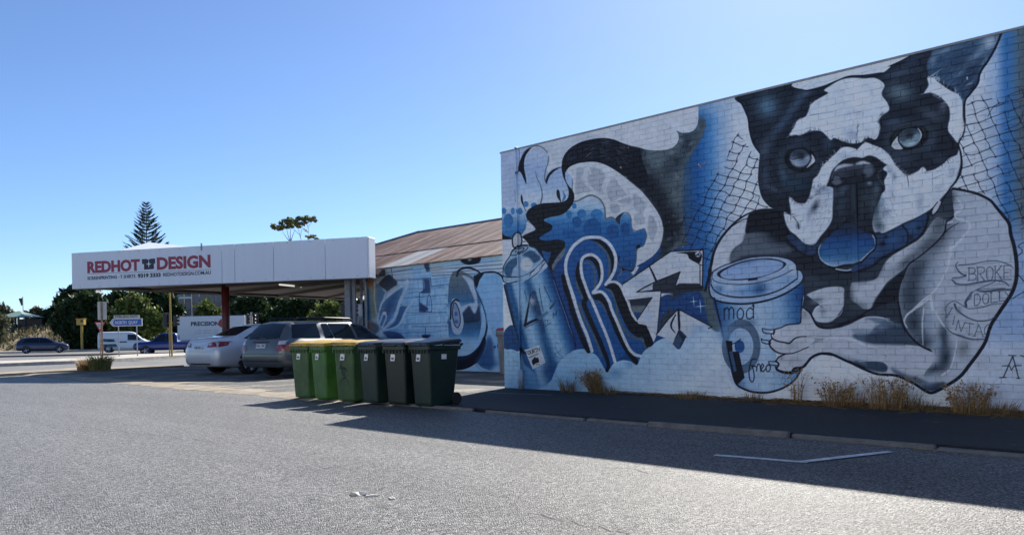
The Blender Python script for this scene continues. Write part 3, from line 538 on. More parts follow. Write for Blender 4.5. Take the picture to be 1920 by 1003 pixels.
    for p, w in [("P 62,120 58,160 100,192 200,205 310,204 430,186 560,142 640,100", 1.3), ("P 50,205 70,245 130,280 250,300 400,290 550,245 672,165", [2, 2.6, 2.2]), ("P 45,150 60,120 110,85 190,54 330,14 480,3 600,20 660,58 670,100", 1.8), ("P 672,98 702,112 716,160 680,212 560,285 420,330 280,347 150,337 62,306 35,240 45,150", [1.8, 2.2, 3.4, 3.4, 3, 2.5]), ("P 672,60 676,130 672,172", 1.6), ("P 52,165 48,215", 1.3)]: C.line(p, w, (18, 26, 58))
    C.fill("P 314,168 385,160 388,172 318,182", (30, 34, 52), 1, 0, False)
    C.line("G 95,-5 165,285 218,490 262,685 302,800 380,850 480,878 610,878 740,838 840,772 898,690 910,640", [3, 3, 3.4, 4, 3.2, 2.6], (18, 24, 54)); C.line("G 920,0 908,120 905,222", 2, (20, 30, 62))
    for x in np.linspace(0, 1, 1):
        C.ell('P', 268, 655, 140, 196, (84, 106, 140), .95); C.ell('P', 262, 655, 94, 134, (166, 192, 228)); C.tb('P', 150, 560, 60, 70, (110, 150, 206), .8); C.tb('P', 340, 480, 40, 26, (60, 78, 108), .5)
    C.ell('P', 256, 655, 36, 46, (34, 84, 164)); C.ell('P', 210, 662, 12, 16, (170, 192, 224)); C.line("P 190,640 230,625 264,600", 1.6, NK)
    C.fill("P 155,612 202,615 205,690 250,690 270,780 292,880 232,935 205,860 180,740", (16, 20, 40), 1, 0, False); C.fill("P 180,690 205,690 235,830 215,840", (60, 90, 146), 1, 0, False); C.line("P 320,860 340,780 350,820 345,900 325,890", .6, NK, .0)
    for ch, (x0, x1) in zip('mod', [(145, 213), (238, 285), (305, 356)]): letter(C, ch, [(1320 + x / 3.86, 480 + y / 3.86) for x, y in ((x0, 352), (x1, 346), (x1, 452), (x0, 458))], 2.0, (20, 28, 60))
    C.line("P 345,366 356,346 364,366", 1.2, (20, 28, 60), smooth=False)
    for p in ["P 375,745 345,750 325,820 330,890 350,910 362,870 350,800 340,790 375,800", "P 378,830 385,790 395,780 405,795 410,835", "P 412,820 430,795 420,780 410,810 425,835 445,815", "P 462,785 448,805 455,835 475,825 478,795 462,785"]: C.line(p, 1.9, (22, 26, 52))
    # --- paw and claws
    for p in ["G 905,232 800,240 760,250 690,280 655,292 660,330 640,372 700,400 800,410 900,360 1000,345 1100,300 960,180 925,100", "G 640,390 690,400 800,412 850,370 930,360 1040,380 980,450 900,490 820,514 740,514 660,490 620,440", "G 745,518 830,514 930,480 1040,420 1130,420 1100,500 1020,550 950,630 840,690 740,690 690,650 672,590"]: C.fill(p, (200, 205, 214))
    C.tb('G', 820, 440, 50, 40, (150, 158, 172), .6); C.tb('G', 940, 150, 40, 50, (150, 148, 150), .7); C.tb('G', 850, 580, 90, 40, (160, 166, 178), .6); C.tb('G', 730, 560, 40, 30, (140, 146, 160), .6)
    for p, w in [("G 910,222 860,236 780,246 720,272 655,290", 2), ("G 655,325 630,335 640,372 690,398 760,412 800,418 850,375 900,358 960,355", [2, 2.4, 2.8, 1.6]), ("G 640,375 610,410 630,460 680,500 740,516 830,512 900,488 980,452", [2.4, 3, 2, 1.4]), ("G 760,520 700,550 672,590", 2.4), ("G 672,640 690,670 760,692 840,688 900,660", [3, 5, 4]), ("G 820,700 850,655 930,640 1000,560 1060,525 1120,515 1200,525", 4.6), ("G 545,280 562,320 650,326 656,294 600,290 547,280", 1.8), ("G 535,375 550,412 620,425 610,395 560,388 537,375", 1.8), ("G 605,590 660,590 690,600 690,625 620,618 605,592", 1.6), ("G 670,585 700,610 690,640", 3)]: C.line(p, w, (20, 22, 46))
    # contour lines of arm and body
    for p, w in [("G 930,80 990,130 1025,190 1062,250 1130,275 1250,266 1380,220 1504,160 H 0,268 100,250 200,200 400,80 590,10", [3, 3.6, 4, 3, 3.5, 3.5, 2]), ("F 1140,130 1072,190 1052,285 950,400 830,500 720,582 672,680 632,780 615,900 632,1003 H 640,150 672,262 740,362 830,442 930,492", [2, 3, 2.5, 3, 3.6, 4, 4, 2.5]), ("F 1052,285 1100,245 1190,190", [2.4, .8]), ("G 1120,515 1200,522 1350,590 1504,652 H 160,592 300,662 430,708 600,722 760,792 880,868 950,880 1080,812 1200,730 1290,620 1380,500 1440,400 1490,250 I 545,622 600,542 652,460 684,370 692,280 686,180 668,80 645,0 D 1360,1003 1300,922 1240,850 1180,782 1060,722 940,692 830,674", [4.6, 4.4, 4.4, 5, 6.4, 6.5, 7, 7.4, 6.5, 5, 4]), ("E 430,97 350,142 255,222 160,335 100,445 70,560 45,690 8,830", [2, 4, 4.5, 5, 4]), ("E 410,150 350,170 260,225", 1.6)]: C.line(p, w, (15, 19, 42))
    # --- collar and tag
    C.fill("C 860,860 1000,740 1140,690 1300,780 1340,900 1140,1000 900,960", NK, 1, 1)
    C.fill("E 765,320 830,300 930,372 1000,398 1060,382 1130,262 1180,230 1100,360 1062,420 1072,472 1000,500 930,482 850,422 782,352", (36, 56, 96)); C.tb('E', 900, 400, 40, 40, (70, 96, 140), .6); C.tb('E', 1010, 450, 30, 24, (60, 84, 130), .6); C.line("E 770,325 790,360 850,425 930,485 1000,505 1070,475", 3, NK); C.line("E 960,400 955,490", 1.6, NK)
    def tag(X, Y): return ramp(Y, [(405, (16, 24, 48)), (430, (24, 44, 86)), (452, (28, 74, 150)), (482, (52, 104, 166)), (496, (130, 162, 204)), (503, (196, 206, 222))])
    C.fill("E 1082,420 1074,480 1100,540 1170,590 1232,602 1310,582 1400,575 F 180,588 262,550 332,480 402,420 402,350 378,305 300,260 190,200 60,200 E 1290,200 1180,310", tag); C.line("E 1100,385 1076,440 1076,490 1105,545 1175,592", [1, 2.4, 2.4], (190, 202, 220), .9, .8); C.line("F 265,548 335,480 402,420 402,352 380,312", 2.6, (190, 202, 220), .9, .8)
    C.line("E 1060,420 1066,480 1090,545 1160,598 1232,612 1310,592 1400,585 F 180,592 270,556", 2.6, NK); C.line("E 1170,600 1250,640 1320,655 1400,655 F 200,655 270,630", 3.6, NK); C.line("E 1240,625 1330,638 1400,625 F 180,632 250,622", 2.6, (186, 196, 210))
    C.fill("F 942,72 880,92 800,140 680,192 600,232 500,287 390,300 412,350 404,430 342,492 272,572 190,612 190,655 262,632 382,592 432,542 500,502 600,452 720,392 832,312 882,222 922,160", (40, 66, 116)); C.tb('F', 560, 350, 80, 60, (52, 92, 150), .8, -.4); C.tb('F', 750, 240, 60, 50, (58, 94, 148), .8, -.4); C.tb('F', 470, 390, 26, 26, NK, .9); C.tb('F', 500, 320, 18, 18, NK, .8); C.tb('F', 740, 330, 22, 26, NK, .8); C.tb('F', 810, 240, 20, 24, NK, .7); C.tb('F', 400, 470, 60, 40, (54, 90, 146), .7, -.6)
    for p, w in [("F 650,205 700,270 712,340 700,392", 3), ("F 900,80 895,170 840,300 720,392 600,456 500,506 432,548 382,596 262,640", [4, 5, 4, 5, 5, 5]), ("F 330,270 390,298 412,350 404,430 342,492 268,572", [4, 3, 2.4]), ("F 395,300 500,288 600,232 690,190 800,140 940,60", 3)]: C.line(p, w, NK)
    # --- dog: head
    head = "A 10,405 490,288 520,320 620,346 680,352 830,312 950,262 1060,222 1200,215 1370,190 1450,130 B 220,380 330,330 420,280 490,237 690,198 1100,92 1290,50 1240,190 1165,325 1088,440 1062,540 1000,625 948,700 942,850 D 945,60 942,150 882,242 905,330 912,470 862,600 740,780 690,872 640,930 F 860,105 680,192 490,287 390,302 240,240 180,130 E 1100,360 1000,396 C 620,970 500,882 462,792 450,700 430,685 350,660 300,630 240,552 210,432 205,350 222,150 A 220,940 160,850 122,722 112,620 62,500"
    C.fill(head, (26, 33, 50)); HM = C.full(head)
    for t, x, y, rx, ry, c, a, r in [('A', 290, 500, 110, 110, (103, 140, 173), .8, 0), ('A', 560, 480, 40, 130, (78, 98, 128), .8, .75), ('A', 420, 680, 40, 190, (72, 92, 123), .8, .7), ('A', 270, 900, 60, 110, (86, 100, 123), .7, .3), ('A', 640, 380, 90, 30, (84, 103, 134), .7, -.3), ('C', 270, 350, 50, 130, (70, 84, 112), .8, 0), ('C', 340, 470, 70, 25, (92, 103, 125), .7, .4), ('C', 440, 330, 40, 110, (78, 106, 131), .8, -.3), ('C', 560, 430, 120, 70, (39, 72, 100), .8, 0), ('A', 860, 850, 50, 60, (67, 84, 112), .7, 0), ('A', 590, 830, 80, 30, (56, 75, 103), .7, 0),
                                   ('B', 330, 440, 150, 40, (84, 100, 128), .7, -.2), ('B', 330, 620, 130, 90, (117, 137, 151), .8, .2), ('B', 440, 330, 90, 40, (61, 75, 106), .7, -.5), ('B', 620, 300, 30, 70, (56, 67, 92), .8, .2), ('B', 620, 830, 120, 60, (92, 103, 120), .7, .5), ('B', 740, 760, 40, 70, (106, 117, 134), .7, .3), ('B', 300, 900, 80, 40, (67, 84, 106), .7, 0), ('D', 330, 400, 130, 60, (78, 92, 114), .7, .2), ('D', 620, 240, 50, 110, (84, 98, 120), .7, .3), ('D', 700, 400, 70, 50, (53, 64, 86), .8, 0), ('D', 250, 60, 90, 40, (70, 86, 112), .6, -.3),
                                   ('C', 1000, 470, 60, 30, (78, 92, 114), .7, -.4), ('C', 1120, 600, 30, 160, (47, 64, 84), .9, 0), ('C', 1000, 800, 120, 40, (42, 53, 78), .8, -.8), ('C', 1250, 650, 40, 120, (36, 47, 64), .9, 0), ('C', 960, 600, 40, 90, (39, 50, 72), .9, .2)]: C.tb(t, x, y, rx, ry, c, a, r, HM)
    C.hatch("A 60,450 480,300 800,350 560,640 300,950 200,900 130,650", (90, 108, 132), 160, 10, -.8, .4, .9, .55); C.hatch("B 180,480 480,260 640,280 580,480 480,640 250,760 190,560", (110, 122, 140), 150, 10, -.4, .4, .9, .55)
    C.hatch("C 230,160 420,110 520,420 640,600 480,520 300,620 215,430", (84, 98, 116), 110, 9, 1.4, .4, .9, .5); C.hatch("D 180,40 620,60 780,200 800,340 640,470 400,520 250,390 150,230", (96, 108, 124), 140, 9, .7, .5, .9, .5); C.hatch("A 520,800 760,740 900,830 960,900 760,960 560,860", (80, 94, 114), 60, 8, -.3, .4, .9, .5)
    # right ear
    ear = "B 690,200 625,280 586,370 610,455 680,500 760,545 850,605 900,705 938,730 950,690 1000,622 1058,540 1088,440 1160,328 1232,195 1285,58 1100,95"
    C.fill(ear, (56, 82, 118)); EM = C.full(ear)
    for x, y, rx, ry, c, a, r in [(1180, 150, 90, 60, (180, 192, 210), .95, -.5), (1040, 280, 120, 30, (150, 168, 192), .8, -.6), (930, 420, 120, 26, (112, 136, 166), .7, -.6), (760, 230, 110, 22, (140, 158, 182), .7, -.35), (640, 330, 30, 60, (120, 140, 164), .8, .3), (900, 330, 120, 50, (44, 66, 100), .8, -.5), (1010, 420, 60, 90, (34, 50, 80), .8, .5), (1000, 570, 50, 50, (30, 42, 70), .9, .3), (900, 600, 50, 70, (40, 62, 98), .8, 0), (990, 540, 40, 12, (160, 174, 196), .8, -.4), (1130, 330, 20, 60, (130, 150, 176), .6, .5)]: C.tb('B', x, y, rx, ry, c, a, r, EM)
    C.hatch(ear, (168, 182, 204), 130, 13, -.6, .15, .8, .55); C.hatch("B 800,480 1060,300 1150,330 1060,450 900,600", (26, 40, 70), 60, 12, -.7, .15, .9, .5); C.line("B 590,490 660,450 735,395", [1, 1.6, .4], (186, 198, 214), .9); C.line("B 965,478 968,500", 2, (214, 220, 230))
    # white markings
    WF = (224, 231, 240)
    C.fill("A 825,352 900,300 980,256 1080,237 1200,241 1310,240 1392,300 1366,390 1420,470 1436,540 1372,590 1342,640 1352,720 1312,812 1240,800 1170,842 1080,852 1000,832 920,800 888,820 840,772 800,740 740,731 670,746 600,777 560,770 500,775 550,690 572,640 660,590 700,490 760,440 860,380", WF, 1, .3)
    C.tb('A', 1080, 760, 60, 60, (160, 176, 204), .6); C.tb('A', 1150, 560, 160, 30, (190, 200, 216), .5)
    C.fur("A 900,810 1000,840 1080,855 1170,845 1240,805 1310,812", NK, 46, 7, -1.5, .3, .8); C.fur("A 1130,900 1130,780 1140,700", NK, 26, 8, -1.5, .25, .7, 1.2); C.fur("A 1350,760 1340,640 1370,590", NK, 22, 6, -1.6, .4, .8); C.fur("A 500,775 550,690 572,640 660,590 700,490 760,440", WF, 40, 6, 2.4, .3, .8); C.fur("A 600,777 670,746 740,731 800,740", NK, 24, 5, -1.8, .4, .8)
    C.hatch("A 1020,560 1200,560 1230,790 1130,830 1040,790", (120, 132, 156), 40, 8, 1.55, .2, .6, .5)
    C.line("A 700,585 800,570 910,556", .7, (90, 100, 120), .7)
    left = "C 1010,82 1115,96 1132,112 1160,82 1212,40 1272,60 1362,92 1432,152 1482,232 1500,290 1420,250 1340,205 1282,180 1240,166 1180,186 1100,180 1000,211 940,262 900,312 872,390 850,450 902,455 912,505 907,640 900,762 850,852 792,920 742,990 690,1000 632,980 562,912 500,862 462,782 450,692 512,712 495,560 522,562 560,596 620,612 660,592 690,530 710,450 722,390 770,340 802,270 870,202 932,142"
    C.fill(left, WF, 1, .3); WM = C.full(left)
    for x, y, rx, ry, c, a, r in [(740, 640, 30, 70, (60, 70, 92), .95, .45), (870, 500, 40, 50, (150, 170, 196), .7, .3), (820, 470, 30, 30, (90, 104, 130), .7, 0), (770, 500, 40, 30, (90, 100, 120), .6, .5), (680, 720, 20, 70, (150, 160, 180), .7, .1), (840, 600, 30, 60, (176, 186, 204), .6, .3), (1040, 170, 90, 24, (170, 180, 196), .6, -.1), (580, 820, 20, 30, (70, 80, 104), .8, 0)]: C.tb('C', x, y, rx, ry, c, a, r, WM)
    C.fur("C 495,560 560,600 640,612 690,530 720,400", NK, 40, 5, 2.9, .5, .8); C.fur("C 440,690 500,700 530,740", NK, 24, 7, .4, .4, 1.0); C.fur("C 720,460 780,430 740,540 700,560", NK, 30, 4, 2.2, .6, .7); C.fur("C 1010,90 930,142 870,202 802,270 770,340", WF, 30, 6, -2.2, .3, .8); C.line("C 540,740 580,800 590,850", [1, 1.8], NK, .8)
    right = "C 1420,250 1482,232 D 0,240 130,290 212,350 262,420 332,492 400,545 500,512 552,466 592,506 662,490 742,440 802,386 872,350 897,270 907,360 892,500 832,640 742,742 642,852 500,940 350,1000 F 860,100 680,190 490,285 440,275 C 1300,880 1280,800 1300,700 1340,600 1370,520 1400,480 1390,400 1420,330 1380,290"
    C.fill(right, WF, 1, .6); XM = C.full(right)
    for t, x, y, rx, ry, c, a, r in [('C', 1310, 640, 46, 150, (40, 56, 72), .9, 0), ('C', 1340, 820, 50, 60, (60, 76, 92), .8, 0), ('C', 1360, 600, 40, 60, (130, 156, 180), .7, 0), ('D', 230, 490, 26, 60, (150, 160, 176), .7, -.4), ('D', 520, 800, 30, 80, (160, 168, 184), .7, .1), ('D', 280, 560, 20, 40, (110, 120, 140), .7, 0), ('C', 1400, 700, 40, 36, (140, 152, 172), .6, 0), ('D', 700, 660, 40, 30, (176, 184, 198), .6, 0), ('D', 180, 900, 50, 50, (150, 160, 178), .6, 0), ('C', 1460, 500, 30, 90, (176, 186, 202), .5, 0), ('D', 820, 520, 30, 60, (180, 188, 204), .7, .3)]: C.tb(t, x, y, rx, ry, c, a, r, XM)
    C.fur("D 130,290 212,350 262,420 332,492 400,545", WF, 30, 6, -.6, .4, .8); C.fur("D 380,530 450,520 552,470 592,506 742,440 802,386", NK, 40, 5, 1.4, .5, .8); C.fur("D 30,210 90,230 150,280", NK, 26, 7, 2.8, .3, .8)
    C.line("D 400,545 412,600 418,660", [1.6, .8], NK, .8); C.line("D 640,640 640,580 745,540", .7, (60, 70, 92), .8, smooth=False)
    fp = "B 560,632 602,560 592,482 645,486 700,532 800,602 880,642 922,722 926,860 950,932 D 946,60 942,150 882,242 832,192 786,122 797,30 B 800,900 800,782 760,712 690,652 622,626"
    C.fill(fp, WF, 1, .5); C.fur("B 600,500 660,500 720,545 800,600 880,650 915,720", WF, 60, 9, -1.3, .4, .9); C.fur("B 560,632 622,626 690,652 760,712", WF, 30, 7, 2.9, .3, .9); C.tb('B', 860, 760, 20, 110, (188, 196, 210), .5)
    C.hatch(left, (70, 80, 100), 70, 6, 2.0, .5, .9, .5); C.hatch("C 1290,560 1480,520 1504,760 1400,860 1300,840", (80, 92, 112), 70, 7, 1.2, .4, 1.0, .5); C.hatch("C 690,540 800,440 900,460 900,700 760,820 660,700", (60, 70, 92), 60, 6, 2.3, .4, 1.0, .55); C.hatch("D 700,440 880,360 890,520 760,700 640,640", (110, 120, 140), 50, 7, 2.2, .3, .9, .5)
    # nose
    C.fill("C 1330,190 1290,170 1240,164 1190,186 1100,180 1010,205 950,255 900,310 875,400 870,440 930,470 1000,440 1080,420 1200,400 1300,380 1360,300 1375,240", (22, 26, 40), 1, 1); C.fill("C 892,400 902,322 962,272 1060,242 1180,216 1262,230 1302,290 1282,350 1222,372 1100,352 1022,392 952,440 912,430", (70, 78, 94), 1, .8); C.tb("C", 1100, 330, 110, 40, (26, 30, 44), .85, -.15)
    C.line("C 930,300 960,272 1020,255 1090,250", [3, 6, 6, 2], (206, 212, 222), .95, 1.8); C.line("C 1130,242 1170,232 1205,228 1250,238", [2, 6, 5, 2], (214, 218, 226), .95, 1.8); C.ell('C', 952, 395, 50, 40, (104, 112, 126), .85, -.3, 2); C.ell('C', 1240, 305, 46, 52, (100, 108, 122), .85, 0, 2); C.tb('C', 1000, 385, 26, 20, (14, 17, 28), .9); C.tb('C', 1190, 350, 26, 22, (14, 17, 28), .9); C.line("C 905,400 920,350 960,350 1000,390", 1.4, NK); C.line("C 1290,350 1230,385 1190,380", 2, NK); C.line("C 1120,330 1130,500 1140,780", [3, 5, 2], (14, 18, 30)); C.tb('C', 1110, 470, 20, 120, (50, 66, 74), .6); C.line("C 1360,300 1330,350 1380,440", 2, (110, 122, 138), .6, 1.5); C.tb('C', 1250, 420, 26, 20, (170, 190, 210), .7)
    C.line("C 880,880 960,840 1060,760 1140,680", [3, 3, 1.5], NK, .9)
    C.tb('C', 1290, 600, 36, 130, (92, 112, 122), .6); C.tb('C', 1180, 640, 24, 150, (58, 74, 82), .6); C.tb('C', 960, 680, 30, 90, (56, 68, 84), .6, .3); C.tb('C', 1000, 500, 50, 24, (96, 106, 122), .6, -.4); C.tb('C', 1320, 480, 34, 60, (110, 126, 138), .6); C.tb('C', 930, 520, 20, 60, (80, 92, 110), .6)
    C.tb('C', 1010, 620, 50, 110, (64, 78, 92), .55, .2); C.tb('C', 1220, 540, 36, 110, (70, 88, 96), .55); C.tb('C', 1090, 800, 90, 40, (52, 64, 80), .5, -.4)
    # eyes
    C.ell('C', 590, 210, 200, 170, (56, 68, 86), .7, .15, 8); C.ell('C', 600, 195, 148, 124, (10, 13, 22), 1, .15, 2); C.line("C 380,180 420,130 520,90 640,80 700,110", [4, 6, 3], (52, 64, 84), .8, 1.5)
    C.ell('C', 600, 182, 100, 86, (14, 18, 32)); C.ell('C', 596, 184, 94, 80, (76, 88, 110))
    C.fill("C 502,170 540,200 590,190 640,185 690,160 685,220 640,262 580,272 530,245", (172, 184, 202), .9, 2.5); C.tb('C', 630, 225, 50, 30, (104, 120, 146), .7); C.tb('C', 590, 130, 60, 22, (30, 38, 56), .7); C.ell('C', 608, 172, 36, 28, (14, 18, 30), .6, 0, 3); C.line("C 500,175 530,200 570,192 620,180", 1.2, NK); C.fill("C 708,152 742,210 712,246 655,282 688,228", (206, 210, 214)); C.line("C 700,150 705,190 688,230 650,285", 1.8, NK)
    C.ell('D', 420, 200, 250, 165, (62, 73, 90), .7, -.25, 8); C.ell('D', 420, 195, 190, 114, (10, 13, 22), 1, -.25, 2); C.line("D 270,210 330,120 420,90 500,80 560,130 570,190", [2, 3, 2], (60, 70, 86), .8, 1.2)
    C.ell('D', 428, 192, 108, 88, (74, 88, 104), 1, -.2); C.fill("D 322,215 370,235 430,190 500,150 530,170 515,230 470,270 410,284 360,268", (126, 152, 168), 1, 2); C.tb('D', 440, 250, 50, 20, (190, 206, 212), .8, -.2); C.tb('D', 420, 132, 66, 24, (28, 36, 52), .75, -.2); C.ell('D', 428, 180, 38, 30, (14, 18, 29), .6, -.2, 3)
    C.fill("D 254,262 288,212 312,182 318,232 340,270 362,302 300,306 268,290", (204, 208, 208)); C.line("D 502,108 526,140 535,180 512,228", [1.5, 3, 1], (206, 214, 218)); C.line("D 320,200 330,245 362,285", 1.6, NK)
    # head contours
    for p, w in [("A 0,400 62,500 112,620 124,722 160,850 222,942", 2.5), ("A 490,290 540,330 620,348 680,352 830,312 950,262 1060,222 1200,214 1370,190", 2.2), ("B 1292,58 1240,185 1168,318 1090,434 1064,540 1002,628 946,708 940,850", [4.4, 4, 4, 3.4, 3]), ("D 940,0 948,60 932,160 886,250 905,340 914,470 872,590 800,680 712,830 655,915", [2, 2, 2.4, 3.4, 3.6, 3, 3, 4]), ("D 655,860 690,800", .1)]: C.line(p, w, (14, 18, 42))
    C.fur("D 940,0 945,100 900,210", NK, 26, 6, 1.9, .5, .9); C.fur("D 912,470 890,560 830,640", NK, 20, 6, 2.2, .4, .8); C.fill("D 690,790 720,800 700,860 650,920 632,905 650,860", (206, 211, 219)); C.line("D 688,800 650,850 632,905 655,915 700,860 730,790", 1.6, NK)
    # --- tattoo banners
    TC = (72, 82, 106)
    for p, w in [("I 240,240 340,232 450,210 540,208 620,232 665,262", 1.6), ("I 232,215 215,240 232,280 262,310 295,322 250,335 190,340", [1.2, 3, 2]), ("I 185,355 220,385 290,392 400,375 510,360 590,370 632,402", [2.4, 3.4, 2]), ("I 520,370 450,400 380,430 340,460 330,500 290,520 288,560 320,580 420,570 500,545 580,540", 1.6), ("I 340,450 315,490 292,530 300,560", [3, 4.5, 3]), ("I 375,435 450,445 560,432 650,432", [3, 4, 3]), ("I 380,432 420,425 500,424 600,420", 1.2), ("I 130,580 160,540 205,522 245,540 300,575", 1.6), ("I 205,545 225,590 290,640 380,675 470,670 530,640", [4, 2.2, 1.6]), ("I 130,720 190,770 270,800 350,820 440,818", [1.6, 3, 2.4]), ("I 600,450 625,480 625,510", 1.6)]: C.line(p, w, TC)
    C.tb('I', 330, 430, 150, 60, (170, 178, 196), .25); C.tb('I', 240, 590, 20, 26, (110, 120, 140), .6)
    row(C, 'I', 'BROKE', 318, 262, 660, 240, 98, 112, 1.5, TC, .25, serif=.16); row(C, 'I', 'DOLL', 362, 470, 620, 440, 82, 74, 1.5, TC, .3, serif=.16)
    for ch, (a, b, c, d) in zip('VINTAG', [((135, 590), (185, 575), (150, 650), (135, 655)), ((190, 640), (220, 640), (205, 705), (180, 700)), ((235, 670), (285, 690), (255, 760), (215, 745)), ((300, 690), (350, 700), (335, 790), (300, 780)), ((365, 700), (425, 705), (430, 800), (360, 795)), ((440, 710), (490, 705), (480, 775), (440, 785))]):
        letter(C, ch, [(1740 + x / 4.178, 440 + y / 4.178) for x, y in (a, b, c, d)], 1.3, TC, serif=.15)
    # signature letters at the right edge
    for p, w in [("Y 428,468 352,640", 1.9), ("Y 428,468 476,648", 1.9), ("Y 392,463 455,465", 1.5), ("Y 345,549 400,545 417,583 440,546 498,545", 1.5), ("Y 320,645 372,642", 1.5), ("Y 460,650 485,650", 1.5), ("Y 493,463 515,472 640,470", 1.6), ("Y 580,470 580,650", 1.8)]: C.line(p, w, (20, 22, 44), smooth=False)
    # brush grain of the paint
    for p, c, n_, l_, a_, an in [(left, (150, 160, 178), 120, 7, .45, 1.9), (right, (160, 168, 186), 150, 8, .45, 1.1), ("A 860,380 1080,240 1310,250 1430,540 1300,790 1080,840 760,720 560,740 700,560", (176, 184, 200), 120, 9, .4, 1.9), (arm, (150, 162, 184), 160, 10, .3, 1.9), ("F 1000,140 640,655 385,980 170,900 400,722 690,420", (150, 158, 172), 80, 8, .35, 2.2), ("H 0,360 430,460 830,442 930,560 700,700 300,660 0,520", (150, 160, 178), 90, 10, .35, .2), ("E 430,100 390,290 285,432 240,570 80,620 160,340", (160, 168, 184), 40, 9, .35, 1.9)]: C.hatch(p, c, n_, l_, an, .3, .9, a_)
    # chips where old brick shows through
    for x, y, r in [(1310, 310, 2.4), (1313, 313, 2), (1322, 306, 1.4), (1124, 348, 1.3), (1127, 347, 1.2), (1164, 315, 2), (1178, 278, 1.3)]: C.blob(x, y, r, r * 1.2, (150, 92, 76), .9, pw=6); C.blob(x - 1, y - 1, r * .6, r * .5, (222, 222, 226), .8)
    rs = np.random.RandomState(4)
    for _ in range(90): C.blob(rs.uniform(945, 1480), rs.uniform(260, 640), rs.uniform(.4, 1.1), rs.uniform(.4, .9), [(206, 214, 226), (60, 70, 92)][rs.rand() < .5], .7, pw=4)
    grain(C); return C
def back_mural():
    def bg(X, Y): return ramp(X, [(680, (120, 132, 140)), (712, (150, 170, 200)), (735, (120, 166, 220)), (780, (132, 180, 232)), (840, (150, 192, 236)), (900, (128, 178, 236)), (940, (170, 204, 240))])
    C = Canvas(676, 470, 1010, 720, 2.6, PB)
    C.fill("U 676,470 1010,470 1010,720 676,720", bg, 1, 0, False)
    C.fill("Q 100,350 320,300 330,420 100,440", (176, 188, 206), .8, 8, False)
    rs = np.random.RandomState(15)
    for r_ in range(14):
        for c_ in range(14):
            x = 733 + c_ * 8.2 + (r_ % 2) * 4; y = 512 + r_ * 10 - c_ * .9
            if x < 842: C.fill(np.array([(x, y), (x + 7.8, y - .8), (x + 7.8, y + 8.6), (x, y + 9.4)]), [(132, 178, 232), (176, 206, 240), (96, 144, 208), (200, 218, 240), (70, 116, 186)][rs.choice(5, p=[.3, .3, .2, .1, .1])], rs.uniform(.12, .4), 2.6, False)
    # drawn stone courses
    for p, w in [("Q 205,330 210,400", 1.3), ("Q 215,345 330,325", 1), ("Q 215,395 430,380", 1.4), ("Q 360,460 300,470", .8), ("Q 385,385 390,460 365,465 365,580 440,580", 1.3), ("Q 430,380 435,430 545,415", 1.3), ("Q 340,490 365,490", 1), ("Q 400,670 400,730", 1.2), ("Q 320,665 540,665", 1), ("Q 280,585 520,580", .8), ("Q 520,530 545,560 530,650", 1.3), ("Q 230,520 290,560", .7)]: C.line(p, w, (26, 44, 104), .9, smooth=False)
    rs = np.random.RandomState(5)
    for _ in range(170):
        x, y = rs.uniform(735, 842), rs.uniform(525, 640); a = rs.uniform(-.6, .1); l = rs.uniform(3, 9)
        C.line(np.array([(x, y), (x + l * math.cos(a), y + l * math.sin(a))]), [.6, 1.8, .3], [(60, 104, 176), (176, 204, 240)][rs.rand() < .45], .6, .7, smooth=False)
    C.fill("Q 390,385 425,385 430,470 370,470 395,440", (30, 44, 92), .85, 1.5, False); C.fill("Q 365,520 420,560 400,580 365,575", (22, 32, 80), .9, 1, False); C.line("Q 418,480 410,520 412,575 436,575 436,520 425,480 418,480", 1.2, (40, 56, 110)); C.fill("Q 395,300 430,300 430,340 410,345", (26, 34, 70), .9, 1, False); C.fill("Q 380,715 430,715 410,735 390,735", (24, 34, 80), 1, 1)
    for r_ in range(7):
        y = 528 + r_ * 16.5
        C.line(np.array([(735 + 3 * (r_ % 2), y), (770, y - 3 + rs.randn()), (806, y - 5 + rs.randn()), (842, y - 8)]), [.5, 1.2, .6], (40, 66, 130), .7, .5)
        for c_ in range(5): x = 742 + c_ * 21 + (r_ % 2) * 10; C.line(np.array([(x, y - 2), (x + .5, y + 12)]), [.5, 1.1, .4], (40, 66, 130), .6, .5, smooth=False)
    C.fill("Q 440,318 880,285 880,345 440,372", (196, 210, 226), .75, 2, False)
    # dark clump, leaf shapes and the spout
    C.fill("Q 125,420 150,385 190,360 212,380 235,405 225,440 190,470 165,450", (46, 54, 76), 1, 1.2); C.fill("Q 165,470 235,420 230,445 175,482", (150, 166, 190), 1, 1)
    C.fill("Q 100,410 165,470 160,540 130,600 115,560", (70, 106, 160), 1, 1.5); C.fill("R 400,560 470,430 580,340 640,340 600,500 520,650 440,750 400,700", (70, 108, 168), 1, 1.5); C.fill("R 600,540 700,520 720,480 640,650 540,760 450,780 560,680", (48, 84, 146), 1, 1.5)
    C.fill("R 480,640 560,500 600,360 560,380 480,480 440,700", (40, 66, 124), .7, 5)
    for p, w in [("Q 100,405 105,500 118,620 135,680", [3, 2, 2]), ("Q 165,475 140,540 118,620", 2.4), ("R 400,560 430,480 520,390 640,310 680,270", [3, 5, 4]), ("R 440,760 560,640 610,480 680,330 690,260", [3, 5, 6, 5]), ("R 450,780 600,720 680,560 760,450", [3, 4, 3]), ("R 400,700 440,600 470,640 420,760", 3), ("R 370,620 400,760", 2)]: C.line(p, w, (168, 192, 226), .95, .8)
    C.ell('R', 410, 770, 18, 16, (110, 130, 160))
    for p in ["R 410,770 330,765 280,765", "R 405,775 370,820 310,850", "R 408,780 385,870", "R 412,780 412,870", "R 418,780 430,840 470,890", "R 425,775 480,800 540,830"]: C.line(p, 2.2, (176, 196, 224), .95)
